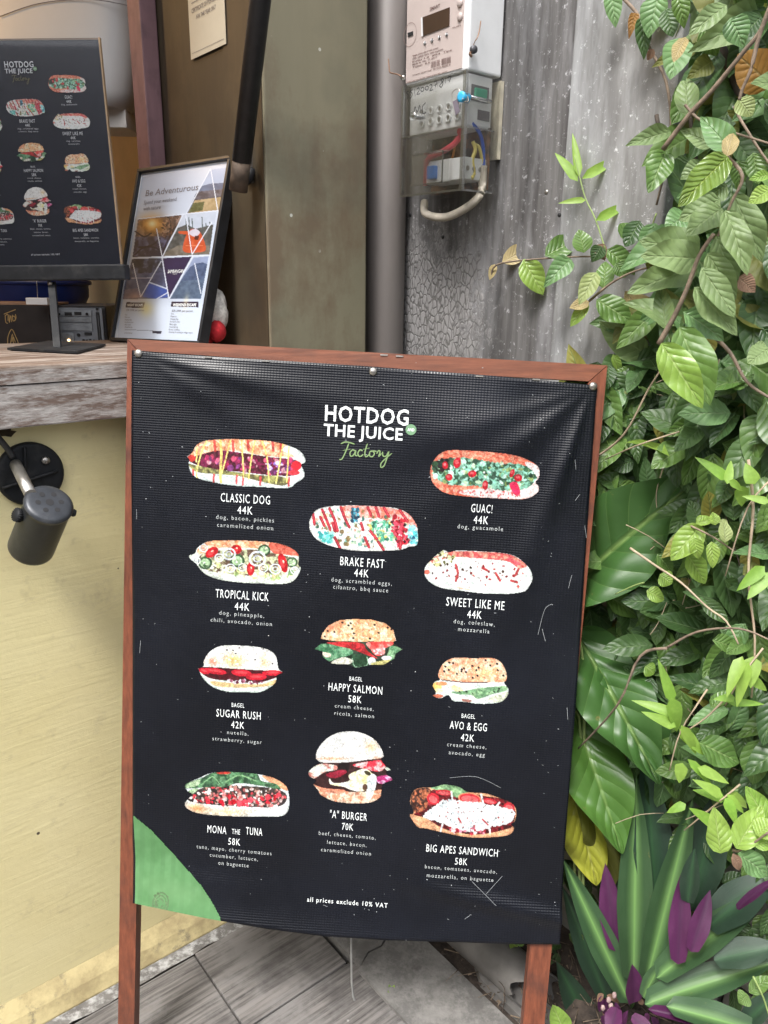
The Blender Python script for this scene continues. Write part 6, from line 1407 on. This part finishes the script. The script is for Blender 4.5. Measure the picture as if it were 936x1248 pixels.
for b in K: leafpx(vine, b[0], b[1], b[2], b[3], b[4], b[5], b[6], 'q' if b[4] > 27 and b[5] in ('lime', 'gloss', 'gold', 'green', 'sage') else 'o', dt=rl.uniform(-.01, .012) if b[4] < 36 else .01, side=rl.uniform(-.2, .2))
for pts, r, m, a_ in (
 ([(960, -30), (940, 5), (925, 45), (915, 85), (905, 108), (901, 122)], .0026, 'stem', .82), ([(808, 182), (840, 140), (868, 110), (905, 65), (925, 40), (945, 0), (955, -30)], .0030, 'stem', .86), ([(885, 190), (905, 215), (890, 250), (870, 300)], .0022, 'stem', .82),
 ([(803, 419), (822, 385), (838, 350), (852, 312), (870, 285)], .0034, 'stem', .80), ([(598, 338), (605, 323), (640, 317), (700, 313), (735, 312), (770, 305)], .0016, 'stem', .962), ([(718, 367), (745, 345), (775, 330), (800, 325)], .0018, 'stem', .92),
 ([(757, -5), (780, 22), (790, 55), (812, 100), (818, 160), (812, 200), (800, 250)], .0024, 'stem', .96), ([(880, 60), (900, 110), (915, 125)], .006, 'stem_d', .93), ([(860, 85), (840, 110), (846, 180), (860, 250)], .0030, 'stem_d', .94),
 ([(868, 408), (890, 430), (910, 465), (938, 485)], .0026, 'stem', .84), ([(800, 140), (812, 200), (838, 240), (850, 300)], .0028, 'stem_d', .95), ([(835, 128), (860, 150), (938, 175)], .0018, 'stem', .86), ([(895, 130), (905, 150), (938, 200), (960, 215)], .0018, 'stem', .88), ([(800, 260), (790, 285), (775, 300)], .0012, 'stem_g', .92)):
    stempx(vine, [(x, y, a_) for x, y in pts], r, m)

def bandx(y):       # left limit of the foliage at picture height y
    return interp(y, [(-40, 835), (60, 840), (150, 845), (230, 835), (280, 812), (330, 795), (400, 770), (450, 712), (470, 700), (620, 690), (900, 670), (1260, 640)])
def fill(root, n, yr, size, mats, ar, kind='o', xr=None, asp=(.44, .6), stuffname='leaves_behind', nparts=200, down=.8, far=None):
    items = []
    for _ in range(n):
        y = rl.uniform(*yr); x0 = bandx(y); x = rl.uniform(x0 + 4, 975) if xr is None else rl.uniform(*xr)
        a_ = rl.uniform(*ar)
        if (abs(x - 788) < 30 and abs(y - 566) < 26 and xr is None) or (y < 240 and xr is None and rl.random() < .42): continue
        if 560 < y < 1090 and x < 862 - abs(y - 800) * .12 and a_ < .92: a_ = rl.uniform(.92, .985)
        P = ona(x, y, a_); D = behind(x, y, dep(P), .04, 80); P = ond(x, y, D); L = rl.uniform(*size) / F * 1.0
        an = rl.gauss(0, 1.1) if rl.random() < down else rl.uniform(0, 6.28)
        dr = CM @ np.array([math.sin(an), -math.cos(an), rl.uniform(-.5, .2)]); dr = unit(dr)
        nrm = unit(CAM - P) * .9 + UZ * rl.uniform(0, .9) + CM @ np.array([rl.uniform(-.6, .6), 0, 0])
        items.append((P, P + dr * L, nrm, L * rl.uniform(*asp), rl.choice(mats), a_))
    items.sort(key=lambda q: q[5])
    for q in items[:nparts]: put_leaf(root, q[0], q[1], q[2], q[3], kind, q[4])
    rest = items[nparts:]
    for mname in sorted(set(q[4] for q in rest)):
        vs = []; fs = []; uvs = []; rn_ = []; o3 = org(root)
        for q in rest:
            if q[4] != mname: continue
            me = rl.choice(LV[kind]); Mx, L = mtx_(q[0], q[1], q[2], q[3]); nv_ = len(me.vertices)
            co = np.empty(nv_ * 3); me.vertices.foreach_get('co', co); co = co.reshape(-1, 3) @ Mx[:3, :3].T + Mx[:3, 3] - o3
            b = sum(len(v_) for v_ in vs); vs.append(co); rn_.append(np.full(nv_, rl.random()))
            for p in me.polygons: fs.append([i + b for i in p.vertices])
            u_ = np.empty(len(me.loops) * 2); me.uv_layers[0].data.foreach_get('uv', u_); uvs.append(u_)
        me2 = bpy.data.meshes.new(stuffname); me2.from_pydata(np.concatenate(vs).tolist(), [], fs); me2.polygons.foreach_set('use_smooth', [True] * len(fs))
        me2.uv_layers.new(name='UVMap').data.foreach_set('uv', np.concatenate(uvs).astype(np.float32))
        at = me2.attributes.new('rnd', 'FLOAT', 'POINT'); at.data.foreach_set('value', np.concatenate(rn_).astype(np.float32)); me2.update()
        o = link_mesh(stuffname, me2, root, LM[mname]); o['kind'] = 'stuff'
fill(vine, 330, (-40, 470), (42, 80), ['dark', 'dark', 'green', 'sage', 'mint', 'dark', 'olive'], (.91, 1.02), nparts=190)

creep = thing('wall_creeper', W(.93, .35, .5), 'dense small leaved dark green creeper covering the low block wall', 'creeper')
KC = [(735, 610, 750, 563, 21, 'green', .88), (753, 593, 790, 605, 22, 'green', .87), (762, 603, 737, 628, 28, 'green', .88), (776, 478, 742, 464, 16, 'pale', .86), (777, 455, 748, 452, 15, 'green', .88), (800, 480, 779, 458, 22, 'green', .87), (778, 482, 775, 488, 8, 'pale', .86),
 (772, 562, 745, 570, 22, 'dark', .90), (808, 500, 812, 545, 24, 'dark', .9), (880, 640, 884, 632, 10, 'pale', .84), (884, 661, 883, 632, 15, 'pale', .82), (846, 655, 852, 682, 16, 'lime', .82), (867, 660, 870, 693, 15, 'lime', .81), (855, 640, 818, 682, 30, 'lime', .84), (838, 676, 862, 712, 24, 'lime', .84),
 (872, 640, 869, 624, 12, 'lime', .82), (848, 638, 870, 630, 14, 'lime', .83), (788, 720, 811, 731, 18, 'lime', .80), (804, 700, 820, 712, 20, 'lime', .80), (779, 702, 776, 678, 15, 'pale', .79), (771, 786, 803, 768, 24, 'green', .83), (738, 724, 782, 752, 26, 'green', .86), (801, 675, 822, 700, 18, 'green', .84),
 (757, 661, 751, 646, 11, 'green', .80), (757, 661, 765, 674, 11, 'green', .8), (740, 630, 722, 640, 12, 'mint', .84), (740, 630, 740, 618, 10, 'mint', .84), (740, 634, 752, 652, 14, 'green', .84), (757, 858, 762, 829, 17, 'lime', .74), (786, 812, 799, 822, 18, 'lime', .8),
 (935, 1003, 912, 960, 26, 'lime', .76), (878, 1040, 872, 986, 28, 'lime', .70), (897, 1034, 930, 982, 30, 'lime', .71), (899, 1040, 940, 1068, 27, 'mint', .71), (922, 1018, 945, 1000, 26, 'lime', .72), (893, 1040, 904, 1064, 12, 'brown', .70), (918, 1030, 945, 1024, 18, 'lime', .72),
 (852, 905, 905, 930, 34, 'green', .80), (866, 862, 893, 840, 16, 'green', .80), (855, 640, 842, 610, 24, 'dark', .87), (905, 645, 938, 610, 26, 'dark', .85), (868, 780, 905, 790, 20, 'green', .83), (905, 700, 935, 690, 20, 'olive', .84), (913, 1210, 940, 1190, 16, 'green', .80), (912, 1213, 900, 1222, 18, 'green', .8), (690, 1262, 674, 1226, 24, 'lime', .80), (884, 590, 862, 560, 26, 'dark', .88)]
for b in KC: leafpx(creep, b[0], b[1], b[2], b[3], b[4], b[5], b[6], 'q' if b[4] > 25 else 'o')
for pts, r, m, a_ in (([(768, 668), (784, 679), (800, 690), (830, 710), (862, 740), (885, 757), (900, 785)], .0016, 'straw', .79), ([(703, 568), (722, 560), (760, 530), (790, 475), (806, 450)], .0018, 'straw', .86), ([(940, 500), (900, 540), (880, 600), (905, 700)], .0014, 'stem_d', .88), ([(812, 790), (780, 800), (752, 860), (705, 912)], .0020, 'stem', .76), ([(812, 790), (850, 770), (900, 766), (938, 780)], .0016, 'stem', .78),
 ([(912, 560), (918, 620), (912, 700), (920, 780), (916, 850)], .0018, 'straw', .83), ([(840, 640), (870, 655), (895, 672)], .0014, 'stem', .83), ([(785, 710), (772, 714), (750, 724)], .0012, 'stem_g', .81), ([(918, 1190), (930, 1215), (938, 1240)], .0014, 'stem_g', .8), ([(893, 1036), (905, 1036), (940, 1012)], .0016, 'stem', .72), ([(885, 850), (860, 875), (830, 895)], .0012, 'straw', .8), ([(812, 560), (800, 600), (803, 640)], .0010, 'straw', .93), ([(850, 560), (856, 600)], .001, 'straw', .93)):
    stempx(creep, [(x, y, a_) for x, y in pts], r, m)
fill(creep, 930, (440, 960), (34, 68), ['dark', 'dark', 'dark', 'green', 'dark', 'dark', 'green', 'mint'], (.86, .985), nparts=240)
fill(creep, 220, (930, 1230), (30, 52), ['dark', 'dark', 'green'], (.94, .985), nparts=1, stuffname='low_leaves')
# fine twigs and roots in the shade of the creeper
mb = MB()
for k in range(90):
    y = rl.uniform(450, 1000); x = rl.uniform(bandx(y) + 125, 975); P = ona(x, y, rl.uniform(.90, .97)); d = unit(V((rl.uniform(-1, 1), rl.uniform(-.4, .4), rl.uniform(-1, .6)))); L = rl.uniform(.03, .075)
    mb.tube([P, P + d * L * .5 + V((0, 0, rl.uniform(-.01, .01))), P + d * L], .0006, 4, 2)
mb.build('twigs', M['straw'], creep, kind='stuff')

def plant(name, loc_, label, cat, leaves, group=None): 
    r_ = thing(name, loc_, label, cat, group)
    for q in leaves: leafpx(r_, *q[:7], **(q[7] if len(q) > 7 else {}))
    return r_
B = dict(kind='big', up=.5)
p1 = plant('broadleaf_plant', W(.93, .62, .05), 'broad glossy dark green leaves spreading from behind the sign edge', 'broadleaf plant', [
 (690, 722, 842, 576, 98, 'big', .84, dict(kind='big', up=.4, dt=.17, side=-.15)),
 (742, 792, 830, 952, 80, 'big', .86, dict(kind='big', up=.4, dt=.10, side=.2)),
 (700, 768, 808, 950, 80, 'big', .82, dict(kind='big', up=.5, dt=.13, side=0)),
 (698, 868, 764, 1040, 72, 'bigmid', .80, dict(kind='big', up=.5, dt=.09, side=.1)),
 (706, 930, 752, 1090, 46, 'olive', .84, dict(kind='big', up=.4, side=.1)),
 (694, 950, 731, 1084, 54, 'yellow', .79, dict(kind='big', up=.5, dt=.02, side=.05, label='yellow turning leaf'))])
for pts in ([(700, 1150), (700, 1000), (694, 950)], [(705, 1150), (708, 900), (698, 868)], [(710, 1150), (712, 850), (705, 772)]): stempx(p1, [(x, y, .88) for x, y in pts], .003, 'stem_g')

seed = thing('bamboo_shoot', ona(735, 300, .96), 'slim bamboo shoot with five narrow leaves against the grey boards', 'bamboo shoot')
for b in ((706, 216, 698, 160, 9, .955), (704, 221, 677, 182, 11, .955), (709, 218, 764, 185, 11, .95), (714, 244, 682, 245, 7, .955), (726, 269, 774, 242, 11, .95)): leafpx(seed, b[0], b[1], b[2], b[3], b[4], 'blade', b[5], 'blade')
stempx(seed, [(738, 305, .955), (726, 268, .955), (714, 243, .955), (707, 218, .955), (700, 190, .955)], .0013, 'stem_g', name='stem')
BL_ = [
 ('bamboo grass sprig reaching left in front of the creeper, over the upper broad leaf', [(816, 556, 760, 528, 11), (770, 538, 735, 552, 12), (740, 536, 722, 556, 14)], .82),
 ('bamboo grass sprig with lime blades near the right edge, above the middle', [(888, 585, 850, 556, 12), (886, 590, 892, 560, 10), (888, 586, 910, 598, 9), (903, 592, 905, 618, 16), (920, 590, 908, 565, 16), (938, 612, 905, 604, 9), (932, 690, 898, 720, 14), (938, 698, 912, 728, 16)], .82),
 ('central bamboo grass sprig with many lime blades below the long twig', [(820, 856, 804, 806, 12), (826, 872, 773, 851, 12), (824, 886, 785, 867, 12), (818, 850, 830, 898, 17), (828, 888, 862, 922, 14), (830, 884, 855, 924, 12), (838, 925, 875, 962, 9), (850, 935, 890, 955, 12), (832, 930, 826, 955, 14)], .78),
 ('bamboo grass sprig with drooping blades beside dry twigs at right', [(905, 800, 884, 848, 14), (912, 806, 897, 862, 14), (918, 800, 915, 838, 18), (886, 856, 934, 857, 9), (912, 826, 940, 842, 12), (896, 850, 870, 852, 9)], .80),
 ('lower bamboo grass sprig with lime blades just above the sword leaves', [(880, 970, 848, 950, 12), (884, 974, 848, 962, 12), (884, 972, 900, 1006, 12), (890, 966, 918, 988, 10), (876, 1008, 842, 985, 14), (886, 968, 908, 992, 9), (836, 980, 812, 990, 10)], .77)]
for lab, L_, a_ in BL_:
    r_ = thing('bamboo_sprig', ona(L_[0][0], L_[0][1], a_), lab, 'bamboo grass', 'bamboo grass sprigs among the creeper')
    for b in L_: leafpx(r_, b[0], b[1], b[2], b[3], b[4], 'blade', a_ + rl.uniform(-.015, .015), 'blade', dt=rl.uniform(-.01, .01))
    xs = [b[0] for b in L_]; ys = [b[1] for b in L_]
    stempx(r_, [(max(xs) + 12, min(ys) - 10, a_ + .02), (sum(xs) / len(xs), sum(ys) / len(ys), a_), (min(xs) - 2, max(ys) + 4, a_)], .0012, 'straw')
# sword leaved plants
def sword(root, L_, a_):
    for b in L_:
        leafpx(root, b[0], b[1], b[2], b[3], b[4], b[5], b[6] if len(b) > 6 else a_, 'sword', up=b[7] if len(b) > 7 else .35, side=b[8] if len(b) > 8 else None, dt=b[9] if len(b) > 9 else .03)
rh = thing('sword_leaf_plant', ona(768, 1225, .90), 'front sword leaved plant with pale stripes and purple undersides at lower right', 'sword plant')
sword(rh, [(738, 1216, 688, 1085, 30, 'sworddark', .90, .4, -.1), (767, 1222, 688, 1050, 34, 'sword', .87, .4, -.15), (772, 1198, 776, 952, 40, 'sword', .87, .3, 0.0, .04), (788, 1196, 845, 975, 37, 'sword', .86, .3, .1, .04),
 (800, 1192, 942, 1082, 38, 'sword', .84, .6, .0, .05), (786, 1224, 945, 1166, 38, 'sword', .82, .7, .0, .05), (812, 1226, 950, 1262, 34, 'sword', .81, .9, 0.0, .03), (772, 1222, 772, 1178, 24, 'purple', .84), (784, 1216, 804, 1172, 18, 'sword', .84), (790, 1230, 905, 1256, 16, 'purple', .80, .5),
 (725, 1262, 680, 1176, 34, 'sworddark', .93), (752, 1228, 742, 1262, 20, 'purple', .84), (770, 1238, 800, 1262, 16, 'purple', .82)], .87)
rr = random.Random(31)
for k in range(16):
    x, y = rr.uniform(732, 795), rr.uniform(1210, 1240); leafpx(rh, x, y, x + rr.uniform(-16, 20), y + rr.uniform(6, 30), rr.uniform(6, 12), rr.choice(['purple', 'brown', 'purple']), .85, 'o')
for k in range(7):
    P = ona(rr.uniform(733, 752), rr.uniform(1212, 1240), .84); lump(P, .0035, .0035, .0055, plain('pale_pink_bract', (.34, .24, .23), .9, var=.5, nsc=120) if k == 0 else bpy.data.materials['pale_pink_bract'], 'flower_bract', rh, k, .3, 6, seg=10, ringn=7)
rh2 = thing('sword_leaf_plant', ona(800, 1120, .93), 'rear dark sword leaved plant with purple leaf backs behind the striped one', 'sword plant')
sword(rh2, [(800, 1110, 790, 928, 46, 'sworddark', .91, .3, 0.1), (840, 1110, 882, 955, 46, 'sworddark', .92, .3, .1), (752, 1160, 738, 1058, 29, 'purple', .86, .3, -.1, .0), (826, 1175, 832, 1066, 26, 'purple', .845, .3, 0, 0), (842, 1160, 866, 1088, 23, 'purple', .845, .3, .2, 0), (862, 1130, 945, 1062, 46, 'sworddark', .89, .5), (898, 1108, 945, 1068, 11, 'purple', .86, .2), (870, 1170, 950, 1150, 34, 'sworddark', .87, .5), (838, 1100, 846, 1036, 22, 'sworddark', .87),
  (760, 1110, 752, 1020, 26, 'sworddark', .93), (740, 1180, 696, 1100, 28, 'sworddark', .93), (905, 1250, 945, 1210, 24, 'sworddark', .88)], .9)
# leafy sprig over the pipe
sg = thing('small_sprig', ona(615, 1148, .86), 'small green leafy sprig hanging over the open drain pipe', 'sprig')
for b in ((572, 1140, 576, 1158, 14, 'lime'), (594, 1143, 604, 1178, 17, 'lime'), (604, 1166, 626, 1184, 13, 'lime'), (612, 1158, 590, 1172, 14, 'green'), (622, 1146, 632, 1158, 12, 'lime'), (640, 1142, 626, 1150, 14, 'green'), (592, 1212, 588, 1204, 8, 'green'), (596, 1208, 603, 1212, 7, 'green')): leafpx(sg, b[0], b[1], b[2], b[3], b[4], b[5], .86, 'o')
stempx(sg, [(640, 1125, .87), (624, 1150, .865), (606, 1168, .86)], .0013, 'stem_g')
mb = MB(); mb.tube([ona(626, 1178, .86), ona(628, 1195, .85), ona(640, 1210, .84), ona(652, 1230, .84)], .0008, 4, 4); mb.tube([ona(600, 1190, .82), ona(615, 1205, .81), ona(612, 1235, .80)], .0008, 4, 4); mb.build('root_twig', M['stem_d'], sg)
wd = thing('kerb_weed', onz(477, 1208, .01), 'tiny green weed growing in the kerb joint', 'weed')
for k in range(6):
    P = onz(477, 1208, .004); t_ = k; put_leaf(wd, P, P + V((math.cos(t_) * .010, math.sin(t_) * .009, .006)), UZ, .006, 'o', 'lime')
# foliage standing further back at the upper right and along the bed
hg = thing('garden_shrub', W(1.5, .2, 0), 'bright leafy shrub showing through gaps behind the climbing vine', 'shrub')
items = [( -60, 480, 1.08, 1.5)]
fill(hg, 1500, (-90, 700), (60, 120), ['lime', 'green', 'dark', 'dark', 'green', 'olive', 'dark'], (1.16, 1.75), nparts=60, xr=(815, 1060), stuffname='shrub_leaves')
mb = MB()
for k in range(14):
    x = rl.uniform(830, 1000); P = ona(x, 700, rl.uniform(1.2, 1.6)); P[2] = 0
    mb.tube([P, P + V((rl.uniform(-.1, .1), 0, .6)), P + V((rl.uniform(-.2, .2), 0, 1.3)), P + V((rl.uniform(-.2, .2), 0, 1.9))], .008, 6, 3, .4)
mb.build('branches', M['stem_d'], hg)
# hedge far behind, so that the gaps are not empty
def hedge():
    r_ = random.Random(77); vs = []; fs = []
    for k in range(5200):
        P = V((r_.uniform(.6, 4.5), r_.uniform(2.4, 4.0), r_.uniform(0, 3.0))); d = unit(V((r_.uniform(-1, 1), r_.uniform(-1, 1), r_.uniform(-1, .4)))); s_ = unit(np.cross(d, V((r_.uniform(-1, 1), -1, r_.uniform(-.2, 1))))); L = r_.uniform(.08, .16)
        b = len(vs); vs += [tuple(P), tuple(P + d * L * .5 + s_ * L * .25), tuple(P + d * L), tuple(P + d * L * .5 - s_ * L * .25)]; fs.append((b, b + 1, b + 2, b + 3))
    return MB().add(vs, fs)
hedge().build('hedge', plain('far_hedge_green', (.09, .17, .04), .6, var=.6, nsc=6, bump=0), None, kind='stuff')
